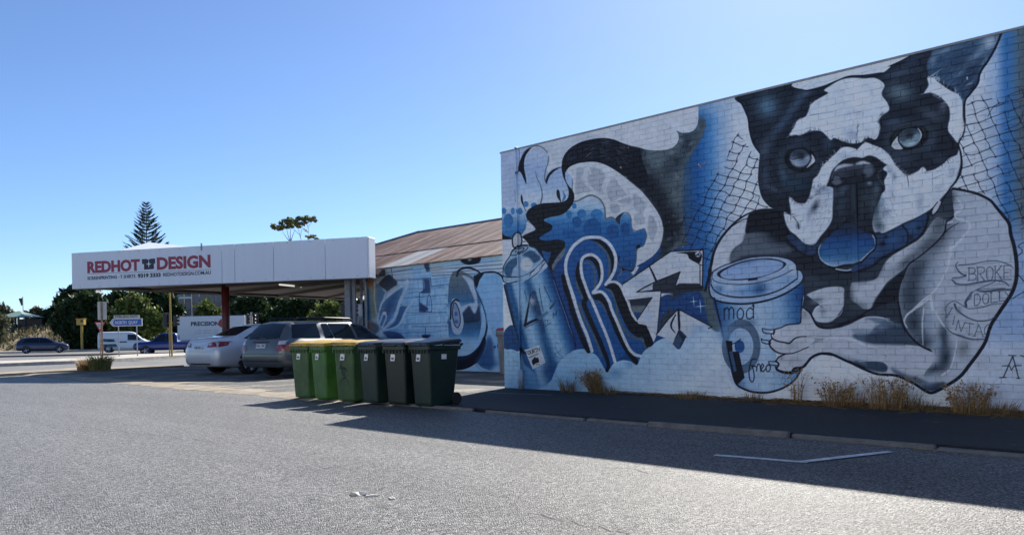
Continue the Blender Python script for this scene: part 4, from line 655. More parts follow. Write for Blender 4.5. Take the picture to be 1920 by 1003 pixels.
    C.fill("R 440,790 560,790 640,830 660,900 520,900 470,840", (36, 56, 112), .9, 1.5); C.fill("R 270,690 370,710 400,770 320,840 270,860", (50, 62, 88), .8, 3)
    # rusty, green-stained corner strip
    C.fill("U 676,470 692,470 690,720 676,720", (92, 112, 122), 1, 1, False); C.fill("R 270,180 345,180 340,330 270,330", (150, 82, 50), .8, 3, False); C.fill("R 290,330 370,300 380,640 290,660", (112, 122, 112), .9, 4, False); C.fill("R 215,350 290,340 305,680 210,640", (34, 78, 140), .95, 2, False); C.fill("R 270,680 330,690 330,900 270,900", (124, 96, 70), .7, 4, False); C.line("R 350,280 345,440 365,600", 2, (182, 190, 196), .8); C.line("R 375,180 372,280", 1.5, (170, 176, 170), .7)
    # big eye character
    def eye(X, Y): return ramp(Y, [(518, (92, 104, 112)), (545, (70, 92, 120)), (566, (48, 96, 160)), (582, (150, 184, 226)), (590, (120, 168, 224)), (606, (40, 70, 116)), (625, (52, 104, 172)), (640, (130, 178, 230)), (672, (160, 192, 230))])
    C.fill("Q 545,375 690,380 715,480 730,560 725,680 690,790 630,860 550,860", eye, 1, 0); C.fill("Q 615,365 660,380 690,420 710,560 690,590 650,575 640,585 600,560 660,530 690,520 660,440 640,400", (168, 188, 216), 1, 1)
    C.fill("Q 640,560 660,545 690,590 715,540 725,620 700,640 620,640 610,600", (24, 34, 66), .9, 2); C.fill("Q 555,510 590,508 610,560 625,640 610,700 585,712 560,690 548,600", (160, 178, 206)); C.fill("Q 565,535 580,530 600,580 605,640 590,672 570,650 558,590", (120, 140, 180)); C.line("Q 565,535 580,530 600,580 605,640 590,672 570,650 558,590", 1.6, NK, closed=True); C.ell('Q', 580, 590, 10, 14, (60, 90, 160)); C.ell('Q', 582, 636, 10, 12, (60, 90, 160)); C.line("Q 548,620 552,540 575,508 595,515", 3, NK)
    C.line("Q 585,370 600,335 650,320 700,335 730,360", [3, 4, 3], NK); C.line("Q 690,370 695,440 730,520 755,600 760,680 735,760 690,820 640,850 560,858", [4, 3, 3, 4, 8, 12], (20, 30, 66)); C.fill("Q 560,865 640,858 700,810 745,720 755,770 725,850 700,880 640,912 575,920", NK); C.fill("Q 700,880 740,800 770,720 800,760 800,900 760,920", (34, 66, 130), .9, 5); C.line("Q 575,925 650,918 700,885 730,910 800,935", 2, (170, 192, 226))
    C.fill("Q 695,440 700,390 730,355 800,350 850,380 855,500 850,700 830,860 790,700 760,640 755,590 725,500", (120, 172, 236), .9, 3); C.tb('Q', 800, 560, 30, 80, (140, 170, 232), .8); C.line("Q 700,385 730,352 800,345 845,365 865,400", [2, 3, 4], NK); C.ell('Q', 808, 785, 7, 10, (40, 70, 140)); C.ell('Q', 830, 780, 9, 14, (50, 80, 150)); C.tb('Q', 790, 880, 50, 30, (40, 80, 150), .8)
    C.fill("Q 690,370 745,350 720,390 700,440", NK)
    for y0, y1 in ((330, 300), (352, 322), (368, 345)): C.line(np.array([q("Q 440,%d" % y0)[0], q("Q 870,%d" % y1)[0]]), 1.2, (30, 40, 70), .8, smooth=False)
    C.fill("Q 600,268 640,262 660,280 690,270 730,255 725,285 690,300 640,300", NK, 1, .5); C.tb('Q', 465, 325, 34, 24, (176, 182, 176), .8)
    C.img **= .84; grain(C); return C
# ------------------------------------------------------------------ the lie of the land
W0 = gnd(946, 727)                                                # foot of the mural wall's left end
a_ = ray(-570, 650.2); D2 = -a_[:2] / np.hypot(*a_[:2]); D = np.array([D2[0], D2[1], 0.0]); NV = np.array([D[1], -D[0], 0.0])   # along the wall / out of the wall
WRZ = math.atan2(D[1], D[0]); WALL_H = 4.552
KD = 3.33                                                         # kerb distance from the wall
def K(s, off=0.0): return W0 + D * s + NV * (KD + off)
def asphalt(name, lo, hi, rough=.62, chip=150, bump=.6, dirt=None, tint=1.0, big=.35, spec=.5, stretch=1.0, vlo=.78, vhi=1.2):
    m = bpy.data.materials.new(name); m.use_nodes = True; N = m.node_tree; L = N.links; b = N.nodes['Principled BSDF']
    tc = N.nodes.new('ShaderNodeTexCoord')
    vo = N.nodes.new('ShaderNodeTexVoronoi'); vo.inputs['Scale'].default_value = chip; L.new(tc.outputs['Object'], vo.inputs['Vector'])
    wn = N.nodes.new('ShaderNodeSeparateColor'); L.new(vo.outputs['Color'], wn.inputs[0])
    n2 = N.nodes.new('ShaderNodeTexNoise'); n2.inputs['Scale'].default_value = big; n2.inputs['Detail'].default_value = 6; n2.inputs['Roughness'].default_value = .6; mpv = N.nodes.new('ShaderNodeMapping'); mpv.vector_type = 'TEXTURE'; mpv.inputs['Rotation'].default_value = (0, 0, WRZ); mpv.inputs['Scale'].default_value = (stretch, 1, 1); L.new(tc.outputs['Object'], mpv.inputs[0]); L.new(mpv.outputs[0], n2.inputs['Vector'])
    rp = N.nodes.new('ShaderNodeValToRGB'); e = rp.color_ramp.elements; e[0].position = .1; e[0].color = (*lo, 1); e[1].position = .95; e[1].color = (*hi, 1); k = e.new(.6); k.color = tuple((a + (c - a) * .35) for a, c in zip(lo, hi)) + (1,); L.new(wn.outputs[0], rp.inputs[0])
    r2 = N.nodes.new('ShaderNodeMapRange'); r2.inputs[1].default_value = .3; r2.inputs[2].default_value = .7; r2.inputs[3].default_value = vlo; r2.inputs[4].default_value = vhi; L.new(n2.outputs[0], r2.inputs[0])
    mx = N.nodes.new('ShaderNodeMix'); mx.data_type = 'RGBA'; mx.blend_type = 'MULTIPLY'; mx.inputs[0].default_value = 1; L.new(rp.outputs[0], mx.inputs[6]); L.new(r2.outputs[0], mx.inputs[7]); out = mx.outputs[2]
    if dirt:
        n3 = N.nodes.new('ShaderNodeTexNoise'); n3.inputs['Scale'].default_value = dirt[3]; n3.inputs['Detail'].default_value = 8; n3.inputs['Roughness'].default_value = .7; L.new(tc.outputs['Object'], n3.inputs['Vector'])
        r3 = N.nodes.new('ShaderNodeMapRange'); r3.inputs[1].default_value = dirt[4]; r3.inputs[2].default_value = dirt[4] + .12; L.new(n3.outputs[0], r3.inputs[0])
        m2 = N.nodes.new('ShaderNodeMix'); m2.data_type = 'RGBA'; m2.inputs[7].default_value = (*dirt[:3], 1); L.new(out, m2.inputs[6]); L.new(r3.outputs[0], m2.inputs[0]); out = m2.outputs[2]
    L.new(out, b.inputs['Base Color']); b.inputs['Roughness'].default_value = rough; b.inputs['Specular IOR Level'].default_value = spec
    hm = N.nodes.new('ShaderNodeMath'); hm.operation = 'SUBTRACT'; L.new(wn.outputs[1], hm.inputs[0]); hd = N.nodes.new('ShaderNodeMath'); hd.operation = 'MULTIPLY'; hd.inputs[1].default_value = 1.6; L.new(vo.outputs['Distance'], hd.inputs[0]); L.new(hd.outputs[0], hm.inputs[1])
    bp = N.nodes.new('ShaderNodeBump'); bp.inputs['Strength'].default_value = bump; bp.inputs['Distance'].default_value = .008
    L.new(hm.outputs[0], bp.inputs['Height']); L.new(bp.outputs[0], b.inputs['Normal']); return m
M_ROAD = asphalt('road_asphalt', (.008, .0085, .010), (.34, .335, .315), .5, 88, 1.0, spec=.5, big=.9, stretch=7.0, vlo=.68, vhi=1.28)
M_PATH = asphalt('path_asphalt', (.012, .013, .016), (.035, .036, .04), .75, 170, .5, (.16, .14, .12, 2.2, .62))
M_FORE = asphalt('forecourt_asphalt', (.05, .052, .054), (.15, .148, .14), .8, 120, .5, (.25, .22, .18, .9, .5), big=.8)
M_HWY = asphalt('highway_asphalt', (.11, .11, .105), (.24, .235, .22), .75, 60, .4)
M_EARTH = mat('dry_earth', (.24, .19, .12), .95, noise=.4, nscale=.3, bump=.4, bscale=3)
M_CONC = mat('concrete', (.42, .38, .33), .85, noise=.25, nscale=3, bump=.3, bscale=40)
M_KERB = mat('old_kerb_concrete', (.14, .14, .14), .9, noise=.35, nscale=5, bump=.5, bscale=30)
M_SAND = mat('sandy_verge', (.27, .23, .175), .95, noise=.35, nscale=2.2, bump=.5, bscale=14)
M_WHITE_LINE = mat('road_paint', (.62, .63, .62), .6, noise=.35, nscale=14)
M_YELLOW_LINE = mat('yellow_road_paint', (.42, .30, .10), .7, noise=.45, nscale=10)
sheet('ground', [(-2500, -60), (2500, -60), (2500, 3500), (-2500, 3500)], -.34, M_EARTH)
RZ = -.03
road = sheet('road', [K(-70)[:2], K(60)[:2], K(60, 16)[:2], K(-70, 16)[:2]], RZ, M_ROAD)
fl, fr = gnd(-400, 716), gnd(345, 684.5)
far = lambda t: fl + (fr - fl) * t
# where kerb line and far edge of the forecourt meet
A_ = np.array([D[:2], -(fr - fl)[:2]]).T; S_END = float(np.linalg.solve(A_, (fl - K(0, -.02))[:2])[0])
sheet('forecourt', [K(.25, -.02)[:2], K(S_END, -.02)[:2], far(1)[:2], far(1.6)[:2], (10, 62), (12, 30), (W0 + D * .25)[:2]], 0.0, M_FORE, skirt=.07)
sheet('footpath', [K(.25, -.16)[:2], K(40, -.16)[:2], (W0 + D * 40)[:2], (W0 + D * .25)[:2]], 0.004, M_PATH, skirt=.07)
# kerb stones, each its own piece, uneven and chipped
kerb = tag(empty('kerb', K(0)), kind='structure'); kerb.rotation_euler.z = WRZ; rk = random.Random(3); s_ = .35
while s_ < 22:
    L_ = rk.uniform(.9, 1.9); w_ = rk.uniform(.05, .085); z_ = rk.uniform(.0, .012); y_ = rk.uniform(-.012, .012); k_ = MB()
    k_.box(s_ + .012, -.005 + y_, -.2, s_ + L_ - .012, w_ + y_, z_, .014); o_ = k_.build('kerb_stone', M_KERB, kerb); o_.rotation_euler = (rk.uniform(-.012, .012), rk.uniform(-.004, .004), rk.uniform(-.006, .006)); s_ += L_ + (rk.uniform(.12, .3) if rk.random() < .25 else 0)
# broken asphalt lip and sand where the forecourt meets the road
rn = np.random.RandomState(5); vv, ff = [], []
for i in range(120):
    s0 = S_END + (-S_END - .0) * i / 119; e = .18 + .22 * rn.rand(); i0 = -.05 - .9 * rn.rand() ** 2
    vv += [tuple(K(s0, e)[:2]) + (RZ + .004,), tuple(K(s0, -.03)[:2]) + (.004,), tuple(K(s0, i0 - .1)[:2]) + (.004,)]
    if i: n_ = len(vv); ff += [(n_ - 6, n_ - 3, n_ - 2, n_ - 5), (n_ - 5, n_ - 2, n_ - 1, n_ - 4)]
tag(mkobj('crumbled_edge', vv, ff, M_SAND), kind='structure')
# painted parking mark: a long line with a slanting tick
def strip(name, p, q_, w, m, z):
    a, b = np.array(p[:2]), np.array(q_[:2]); d = (b - a) / np.hypot(*(b - a)); n = np.array([-d[1], d[0]]) * w / 2
    return sheet(name, [a - n, b - n, b + n, a + n], z, m)
gz = lambda x, y: gnd(x, y, RZ)
strip('parking_line', gz(1340, 853), gz(1515, 867), .085, M_WHITE_LINE, RZ + .004)
strip('parking_tick', gz(1500, 867), gz(1668, 847.5), .085, M_WHITE_LINE, RZ + .008)
strip('edge_line', gz(1712, 841), gz(1990, 861), .07, M_YELLOW_LINE, RZ + .004)
strip('crossover_line', gnd(850, 734.5), gnd(1035, 741), .05, mat('worn_line', (.3, .3, .3), .8, noise=.6, nscale=9), .009)
# hairline cracks in the road surface
M_CRACK = mat('crack_tar', (.012, .012, .013), .7)
rc = np.random.RandomState(17)
for i_, (xa, ya, xb, yb, n_) in enumerate(((1120, 874, 1225, 886, 9), (150, 800, 520, 842, 22), (980, 960, 1180, 1000, 12), (500, 905, 640, 872, 12))):
    pts = [np.array(gz(xa + (xb - xa) * k / (n_ - 1), ya + (yb - ya) * k / (n_ - 1) + rc.randn() * 1.6)[:2]) + rc.randn(2) * .015 for k in range(n_)]; v, f = [], []
    for k, p in enumerate(pts):
        d_ = pts[min(k + 1, n_ - 1)] - pts[max(k - 1, 0)]; d_ = np.array([-d_[1], d_[0]]) / np.hypot(*d_) * rc.uniform(.002, .006); v += [(*(p - d_), RZ + .003), (*(p + d_), RZ + .003)]
        if k: f.append((2 * k - 2, 2 * k, 2 * k + 1, 2 * k - 1))
    tag(mkobj('road_crack', v, f, M_CRACK), kind='structure')
# beyond the forecourt: slip lane, islands, highway
sheet('highway', [K(S_END, -.02)[:2], far(1)[:2], far(1.6)[:2], (60, 92), (-230, 118), K(-70)[:2] + np.array((-20, 0)), K(-70)[:2]], -.13, M_HWY)
def island(name, px, z0, z1, m):
    p = [gnd(x, y, z1)[:2] for x, y in px]; b = MB().prism(p, z0, z1); o = b.build(name, m); bm = bmesh.new(); bm.from_mesh(o.data); bmesh.ops.recalc_face_normals(bm, faces=bm.faces); bm.to_mesh(o.data); bm.free(); return tag(o, kind='structure')
island('traffic_island', [(-260, 690), (0, 681), (140, 676), (345, 665.5), (480, 659), (480, 655.5), (345, 660), (230, 664.5), (150, 669.5), (100, 673), (0, 676.5), (-260, 684)], -.2, .03, M_CONC)
island('median_kerb', [(-260, 671.5), (0, 666.8), (200, 662.6), (330, 660), (330, 658.6), (200, 661), (0, 665), (-260, 669)], -.2, .0, mat('dark_kerb', (.16, .15, .14), .9, noise=.3))
island('verge_kerb', [(-260, 663), (0, 659.5), (180, 655.5), (330, 652.3), (330, 651.4), (180, 654.6), (0, 658.3), (-260, 661.5)], -.2, .04, M_CONC)
island('sandy_verge_strip', [(-300, 716), (0, 701), (110, 695), (185, 692.5), (345, 685), (345, 683.2), (230, 687), (150, 688), (60, 694.5), (0, 697.5), (-300, 708)], -.2, .05, M_SAND)
# ------------------------------------------------------------------ murals as in-memory images mapped on the real walls
def wall_image(name, C, P0, L, H, res):
    w, h = int(L * res), int(H * res); S_, Z_ = np.meshgrid((np.arange(w) + .5) / res, (np.arange(h) + .5) / res)
    P = P0 + S_[..., None] * D + Z_[..., None] * np.array([0, 0, 1.0]); x, y = proj(P)
    u = np.clip((x - C.x0) * C.S - .5, 0, C.w - 1.001); v = np.clip((y - C.y0) * C.S - .5, 0, C.h - 1.001)
    i, j = u.astype(int), v.astype(int); fu, fv = (u - i)[..., None], (v - j)[..., None]
    a = C.img[j, i] * (1 - fu) + C.img[j, i + 1] * fu; b = C.img[j + 1, i] * (1 - fu) + C.img[j + 1, i + 1] * fu
    px = np.ones((h, w, 4), np.float32); g_ = np.clip(a * (1 - fv) + b * fv, 0, 1); g_ = np.clip(g_, 0, 1) ** .97; lu = g_ @ np.array([.3, .55, .15], np.float32); g_ = lu[..., None] + (g_ - lu[..., None]) * .86; br = np.clip(g_[..., 2] - g_[..., 0], 0, 1); g_[..., 1] += .07 * br; g_[..., 2] -= .05 * br; g_ = g_ + .22 * g_ * (1 - g_) * (2 * g_ - .7); px[..., :3] = np.clip(g_ * (1 + .05 * g_), .02, .975)
    im = bpy.data.images.new(name, w, h); im.pixels.foreach_set(px.ravel()); im.update(); im.pack(); return im
def mural_mat(name, im, ref, L, H, dark=1.0, bump=.25, patchy=False):
    m = bpy.data.materials.new(name); m.use_nodes = True; N = m.node_tree; K_ = N.links; b = N.nodes['Principled BSDF']
    tc = N.nodes.new('ShaderNodeTexCoord'); tc.object = ref; sp = N.nodes.new('ShaderNodeSeparateXYZ'); K_.new(tc.outputs['Object'], sp.inputs[0])
    cb = N.nodes.new('ShaderNodeCombineXYZ')
    for i_, (ax, d_) in enumerate((('X', L), ('Z', H))):
        md = N.nodes.new('ShaderNodeMath'); md.operation = 'DIVIDE'; md.inputs[1].default_value = d_; K_.new(sp.outputs[ax], md.inputs[0]); K_.new(md.outputs[0], cb.inputs[i_])
    ti = N.nodes.new('ShaderNodeTexImage'); ti.image = im; ti.extension = 'EXTEND'; K_.new(cb.outputs[0], ti.inputs[0])
    nz = N.nodes.new('ShaderNodeTexNoise'); nz.inputs['Scale'].default_value = 3.2; nz.inputs['Detail'].default_value = 8; nz.inputs['Roughness'].default_value = .7; K_.new(tc.outputs['Object'], nz.inputs['Vector'])
    mr = N.nodes.new('ShaderNodeMapRange'); mr.inputs[1].default_value = .25; mr.inputs[2].default_value = .75; mr.inputs[3].default_value = .9 * dark; mr.inputs[4].default_value = 1.08 * dark; K_.new(nz.outputs[0], mr.inputs[0])
    if patchy: nz.inputs['Scale'].default_value = 7; mr.inputs[1].default_value = .42; mr.inputs[2].default_value = .56; mr.inputs[3].default_value = .32; mr.inputs[4].default_value = .98
    mx = N.nodes.new('ShaderNodeMix'); mx.data_type = 'RGBA'; mx.blend_type = 'MULTIPLY'; mx.inputs[0].default_value = 1; K_.new(ti.outputs[0], mx.inputs[6]); K_.new(mr.outputs[0], mx.inputs[7]); K_.new(mx.outputs[2], b.inputs['Base Color'])
    b.inputs['Roughness'].default_value = .6; b.inputs['Specular IOR Level'].default_value = .35
    n2 = N.nodes.new('ShaderNodeTexNoise'); n2.inputs['Scale'].default_value = 45; n2.inputs['Detail'].default_value = 4; K_.new(tc.outputs['Object'], n2.inputs['Vector'])
    bp = N.nodes.new('ShaderNodeBump'); bp.inputs['Strength'].default_value = bump; bp.inputs['Distance'].default_value = .004; K_.new(n2.outputs[0], bp.inputs['Height']); K_.new(bp.outputs[0], b.inputs['Normal'])
    return m
# ------------------------------------------------------------------ brick building with the dog mural
bld = empty('brick_building', W0, WRZ, label='tall white brick building wall painted with a large dog mural', cat='building')
WL = 10.2; LEN = 17.0
im1 = wall_image('dog_mural', main_mural(), W0, WL, WALL_H, 190)
M_MUR = mural_mat('mural_paint_on_brick', im1, bld, WL, WALL_H); M_JNT = mural_mat('mural_paint_in_joints', im1, bld, WL, WALL_H, .7, patchy=True)
MB().box(.004, .0075, -.3, LEN, .23, WALL_H - .012).build('wall_core', M_JNT, bld)
def brick_mesh(bw, bh, dp, c):
    # face with a worn chamfer; open at the back
    v = [(0, dp, 0), (bw, dp, 0), (bw, dp, bh), (0, dp, bh), (0, c, 0), (bw, c, 0), (bw, c, bh), (0, c, bh), (c, 0, c), (bw - c, 0, c), (bw - c, 0, bh - c), (c, 0, bh - c)]
    return v, [(0, 1, 5, 4), (1, 2, 6, 5), (2, 3, 7, 6), (3, 0, 4, 7), (4, 5, 9, 8), (5, 6, 10, 9), (6, 7, 11, 10), (7, 4, 8, 11), (8, 9, 10, 11)]
CO = WALL_H / 53; BP = .24; GAP = .004; rb = random.Random(11); cells = []
for r_ in range(53):
    x_ = 0.0 if r_ % 2 == 0 else -BP / 2
    while x_ < LEN - .01:
        xa, xb = max(x_, 0) + (GAP if x_ > 0 else 0), min(x_ + BP, LEN)
        if xb - xa > .03: cells.append((xa, r_ * CO + GAP, xb - xa, CO - GAP))
        x_ += BP
full = [c for c in cells if abs(c[2] - (BP - GAP)) < .001]
def show(c):
    P = W0 + D * (c[0] + .12) + np.array([0, 0, c[1] + .04]); x, y = proj(P); return (0 if x < 1912 else 1, P[1])
near = sorted(full, key=show)[:300]; nearset = set(near)
bv, bf = brick_mesh(BP - GAP, CO - GAP, .03, .005); bme = bpy.data.meshes.new('brick'); bme.from_pydata(bv, [], bf); bme.update(); bme.materials.append(M_MUR)
for c in near:
    o = bpy.data.objects.new('brick', bme); COL.objects.link(o); o.parent = bld; o.location = (c[0] + rb.uniform(-.001, .001), rb.uniform(-.0012, .0012), c[1] + rb.uniform(-.0012, .0012)); o.rotation_euler = (rb.uniform(-.006, .006), 0, rb.uniform(-.005, .005))
rest = MB()
for c in cells:
    if c in nearset: continue
    v, f = brick_mesh(c[2], c[3], .03, .005); dy, dz = rb.uniform(-.0012, .0012), rb.uniform(-.0012, .0012); t1, t2 = rb.uniform(-.005, .005), rb.uniform(-.006, .006)
    rest.add([(p[0] + c[0], p[1] + dy + (p[0] - .12) * t1 + (p[2] - .04) * t2, p[2] + c[1] + dz) for p in v], f)
tag(rest.build('brickwork', M_MUR, bld), kind='stuff')
M_SHOPG = mat('shop_glass', (.03, .04, .05), .1)
M_CAP = mat('wall_capping', (.30, .31, .33), .6, noise=.2, nscale=6)
MB().box(-.012, -.014, WALL_H - .008, LEN, .26, WALL_H + .022, .004).build('wall_capping', M_CAP, bld)
MB().box(.0, .235, -.3, .23, 9, WALL_H - .02).build('side_wall', mat('rendered_wall', (.52, .54, .56), .8, noise=.2, nscale=2), bld)
MB().box(.24, .26, 3.9, LEN, 9, 4.1).build('roof', mat('tin_roof', (.45, .46, .47), .4, .6, noise=.2), bld)
# thin painted pipe and stub pipe at the corner, painted-over conduit on the dog
sx_ = lambda px, py: float(np.dot(onplane(px, py, W0, NV) - W0, D)); zx_ = lambda px, py: float(onplane(px, py, W0, NV)[2])
MB().tube([(sx_(968, 285), .05, WALL_H + .04), (sx_(968, 285), -.035, WALL_H + .03), (sx_(969, 300), -.035, WALL_H - .12), (sx_(972, 440), -.035, zx_(972, 440)), (sx_(979, 695), -.035, zx_(979, 695))], .016, 8).build('vent_pipe', M_MUR, bld, True)
MB().tube([(sx_(980, 692), -.05, zx_(980, 692)), (sx_(979.5, 728), -.05, .0)], .045, 12).build('stub_pipe', mat('pale_pipe', (.36, .42, .5), .5, noise=.2), bld, True)
MB().box(sx_(1596, 420), -.016, zx_(1603, 545), sx_(1608.5, 420), .002, zx_(1602, 345), .006).build('conduit', M_MUR, bld)
# ------------------------------------------------------------------ lower building behind, with the second mural
R0 = gnd(690, 690); rear = empty('tin_roofed_building', R0, WRZ, label='low blue-painted block building with a rusty corrugated roof', cat='building')
RL, RH = 8.2, 3.12
im2 = wall_image('back_mural', back_mural(), R0, 7.2, RH, 110)
M_MUR2 = mural_mat('mural_paint_on_blocks', im2, rear, 7.2, RH); M_JNT2 = mural_mat('mural_paint_in_block_joints', im2, rear, 7.2, RH, .62)
MB().box(0, .008, -.2, RL, .2, RH).build('wall_core', M_JNT2, rear)
blk = {}
for r_ in range(14):
    x_ = 0.0 if r_ % 2 == 0 else -.2
    while x_ < 6.9:
        xa, xb = max(x_, 0) + (.006 if x_ > 0 else 0), x_ + .4; k_ = round(xb - xa, 3)
        if k_ not in blk:
            v, f = brick_mesh(k_, .194, .03, .006); me_ = bpy.data.meshes.new('block'); me_.from_pydata(v, [], f); me_.update(); me_.materials.append(M_MUR2); blk[k_] = me_
        o = bpy.data.objects.new('block', blk[k_]); COL.objects.link(o); o.parent = rear; o.location = (xa, rb.uniform(-.001, .001), r_ * .2 + .006); x_ += .4
for i_, (za, zb, yy) in enumerate(((2.806, 2.925, -.012), (2.93, 3.02, -.02))): MB().box(.05, yy, za, RL, .02, zb - .004, .006).build('weatherboard', M_MUR2, rear)
MB().box(.55, -.035, 3.03, RL, .01, 3.16, .01).build('fascia_board', M_MUR2, rear)
M_GALV = mat('painted_gutter', (.42, .47, .52), .5, noise=.25, nscale=3)
MB().box(-.15, -.12, 3.02, .95, .0, 3.12, .012).build('gutter', M_GALV, rear)
MB().tube([(-.02, -.07, 3.04), (-.02, -.08, 2.9), (.02, -.06, 2.72), (.02, -.05, 2.5), (.02, -.05, .1)], .05, 10).build('downpipe', M_GALV, rear, True)
MB().tube([(-.16, -.1, 3.0), (-.16, -.1, .05)], .045, 10).build('downpipe', mat('grey_pipe', (.3, .36, .42), .5, noise=.2), rear, True)
# corrugated roof: ridge and hip located from the photograph, sheet by sheet
RN = 4.6; Pr = R0 - NV * RN; rs_ = onplane(938, 413, Pr, NV); RZ_ = float(rs_[2]); rl_ = onplane(787, 437, Pr, NV); SR = float(np.dot(rl_ - Pr, D)); EZ = 3.17; HS = SR - RN * 1.0
def rust_mat(name, a, b, c, s1):
    m = bpy.data.materials.new(name); m.use_nodes = True; N = m.node_tree; K_ = N.links; p = N.nodes['Principled BSDF']; tc = N.nodes.new('ShaderNodeTexCoord'); mp = N.nodes.new('ShaderNodeMapping'); mp.inputs['Scale'].default_value = (2.6, .3, .3); K_.new(tc.outputs['Object'], mp.inputs[0])
    n = N.nodes.new('ShaderNodeTexNoise'); n.inputs['Scale'].default_value = s1; n.inputs['Detail'].default_value = 7; n.inputs['Roughness'].default_value = .7; K_.new(mp.outputs[0], n.inputs['Vector'])
    r = N.nodes.new('ShaderNodeValToRGB'); e = r.color_ramp.elements; e[0].position = .40; e[0].color = (*a, 1); e[1].position = .62; e[1].color = (*c, 1); k = e.new(.5); k.color = (*b, 1); K_.new(n.outputs[0], r.inputs[0]); K_.new(r.outputs[0], p.inputs['Base Color']); p.inputs['Roughness'].default_value = .62; p.inputs['Metallic'].default_value = .0; return m
M_RUST = [rust_mat('rusty_tin', (.042, .016, .014), (.13, .055, .046), (.29, .20, .19), 1.8), rust_mat('part_rusted_tin', (.06, .024, .018), (.17, .08, .062), (.34, .27, .255), 1.6), rust_mat('new_tin', (.25, .26, .27), (.31, .32, .33), (.38, .39, .40), .6)]
def roof_sheet(x0, w, t0, t1, m, lift):
    nx = 40; v, f = [], []; ny = 3
    for j in range(ny):
        for i in range(nx + 1):
            x = x0 + w * i / nx; tt = t0 + (t1 - t0) * j / (ny - 1); lim = 1.0 if x >= SR else max(0.0, (x - HS) / (SR - HS)); tt = min(tt, max(lim, 0.0))
            v.append((x, -.18 + tt * (RN + .18), EZ + tt * (RZ_ - EZ) + lift + .011 * math.sin(2 * math.pi * x / .076)))
    for j in range(ny - 1):
        for i in range(nx): f.append((j * (nx + 1) + i, j * (nx + 1) + i + 1, (j + 1) * (nx + 1) + i + 1, (j + 1) * (nx + 1) + i))
    return mkobj('roof_sheet', v, f, m, rear, True)
x_ = HS; i_ = 0
while x_ < RL - .1:
    roof_sheet(x_, .785, 0, .36, M_RUST[2 if .3 < x_ < 2.0 else (1 if i_ % 3 else 0)], .0); roof_sheet(x_, .785, .34, 1.0, M_RUST[0 if i_ % 4 else 1], .026); x_ += .76; i_ += 1
MB().tube([(SR, RN, RZ_ + .03), (RL, RN, RZ_ + .03)], .055, 8).build('ridge_cap', mat('ridge_tin', (.2, .22, .25), .5, .3), rear); MB().tube([(HS, -.1, EZ + .04), (SR, RN, RZ_ + .05)], .05, 8).build('hip_cap', MATS['ridge_tin'], rear)
mkobj('roof_back', [(SR, RN, RZ_), (RL, RN, RZ_), (RL, 2 * RN, EZ), (HS, 2 * RN, EZ), (HS, -.1, EZ)], [(0, 1, 2, 3), (0, 3, 4)], M_RUST[0], rear)
MB().box(.0, .21, -.2, .2, 2 * RN, EZ - .05).build('side_wall', M_CAP, rear); MB().box(.2, 2 * RN - .2, -.2, RL, 2 * RN, EZ - .05).build('back_wall', M_CAP, rear)
# meter frame on the corner
MB().tube([(.62, -.03, 1.86), (.98, -.03, 1.9)], .004, 4).build('bracket', M_GALV, rear)
MB().box(.86, -.022, 1.70, 1.04, -.002, 1.80).build('small_sign', mat('sign_white', (.7, .72, .74), .5), rear)
# ------------------------------------------------------------------ service-station canopy
kC = .88; ZL, ZRt = 30.2 * kC, 27.0 * kC
FLb, FLt, FRb, FRt = atY(135, 541.6, ZL), atY(134, 474.8, ZL), atY(690, 520.5, ZRt), atY(694, 443.6, ZRt)
can = empty('canopy', (FLb[0], FLb[1], 0), label='white fascia canopy over the forecourt with red lettering', cat='canopy')
cx_ = np.array([FRb[0] - FLb[0], FRb[1] - FLb[1], 0]); CL = float(np.hypot(*cx_[:2])); cx_ /= CL; can.rotation_euler.z = math.atan2(cx_[1], cx_[0]); CN = np.array([cx_[1], -cx_[0], 0])   # towards camera
def cpt(px, py):
    P = onplane(px, py, FLb, CN); return float(np.dot(P - FLb, cx_)), float(P[2])
zb = lambda x: FLb[2] + (FRb[2] - FLb[2]) * x / CL
zt = lambda x: FLt[2] + (FRt[2] - FLt[2]) * x / CL
M_FAS = mat('fascia_white', (.70, .75, .82), .55, noise=.032, nscale=1.0, bump=.05, bscale=5)
for n_ in list(M_FAS.node_tree.nodes):   # rain streaks running down the panels
    if n_.type == 'TEX_NOISE' and n_.inputs['Scale'].default_value == 1.0:
        mp2 = M_FAS.node_tree.nodes.new('ShaderNodeMapping'); mp2.inputs['Scale'].default_value = (5, 5, .45); l_ = n_.inputs['Vector'].links[0]; src_ = l_.from_socket; M_FAS.node_tree.links.new(src_, mp2.inputs[0]); M_FAS.node_tree.links.new(mp2.outputs[0], n_.inputs['Vector'])
xs_ = [0, cpt(416, 500)[0], cpt(440, 500)[0], cpt(513, 500)[0], cpt(610, 500)[0], CL]
for a, b in zip(xs_[:-1], xs_[1:]):
    a2, b2 = a + .008, b - .008; MB().add([(a2, 0, zb(a2)), (b2, 0, zb(b2)), (b2, 0, zt(b2)), (a2, 0, zt(a2)), (a2, .05, zb(a2)), (b2, .05, zb(b2)), (b2, .05, zt(b2)), (a2, .05, zt(a2))], [(0, 1, 2, 3), (5, 4, 7, 6), (0, 4, 5, 1), (3, 2, 6, 7), (1, 5, 6, 2), (4, 0, 3, 7)]).build('fascia_panel', M_FAS, can)
MB().box(-.004, .051, FLb[2] - .02, CL + .01, .09, FRt[2] - .15).build('fascia_frame', mat('fascia_frame', (.16, .17, .19), .6), can)
MB().box(CL - .004, .0, FRb[2], CL + .045, .45, FRt[2] - .01, .01).build('fascia_return', mat('return_white', (.78, .80, .82), .5), can)
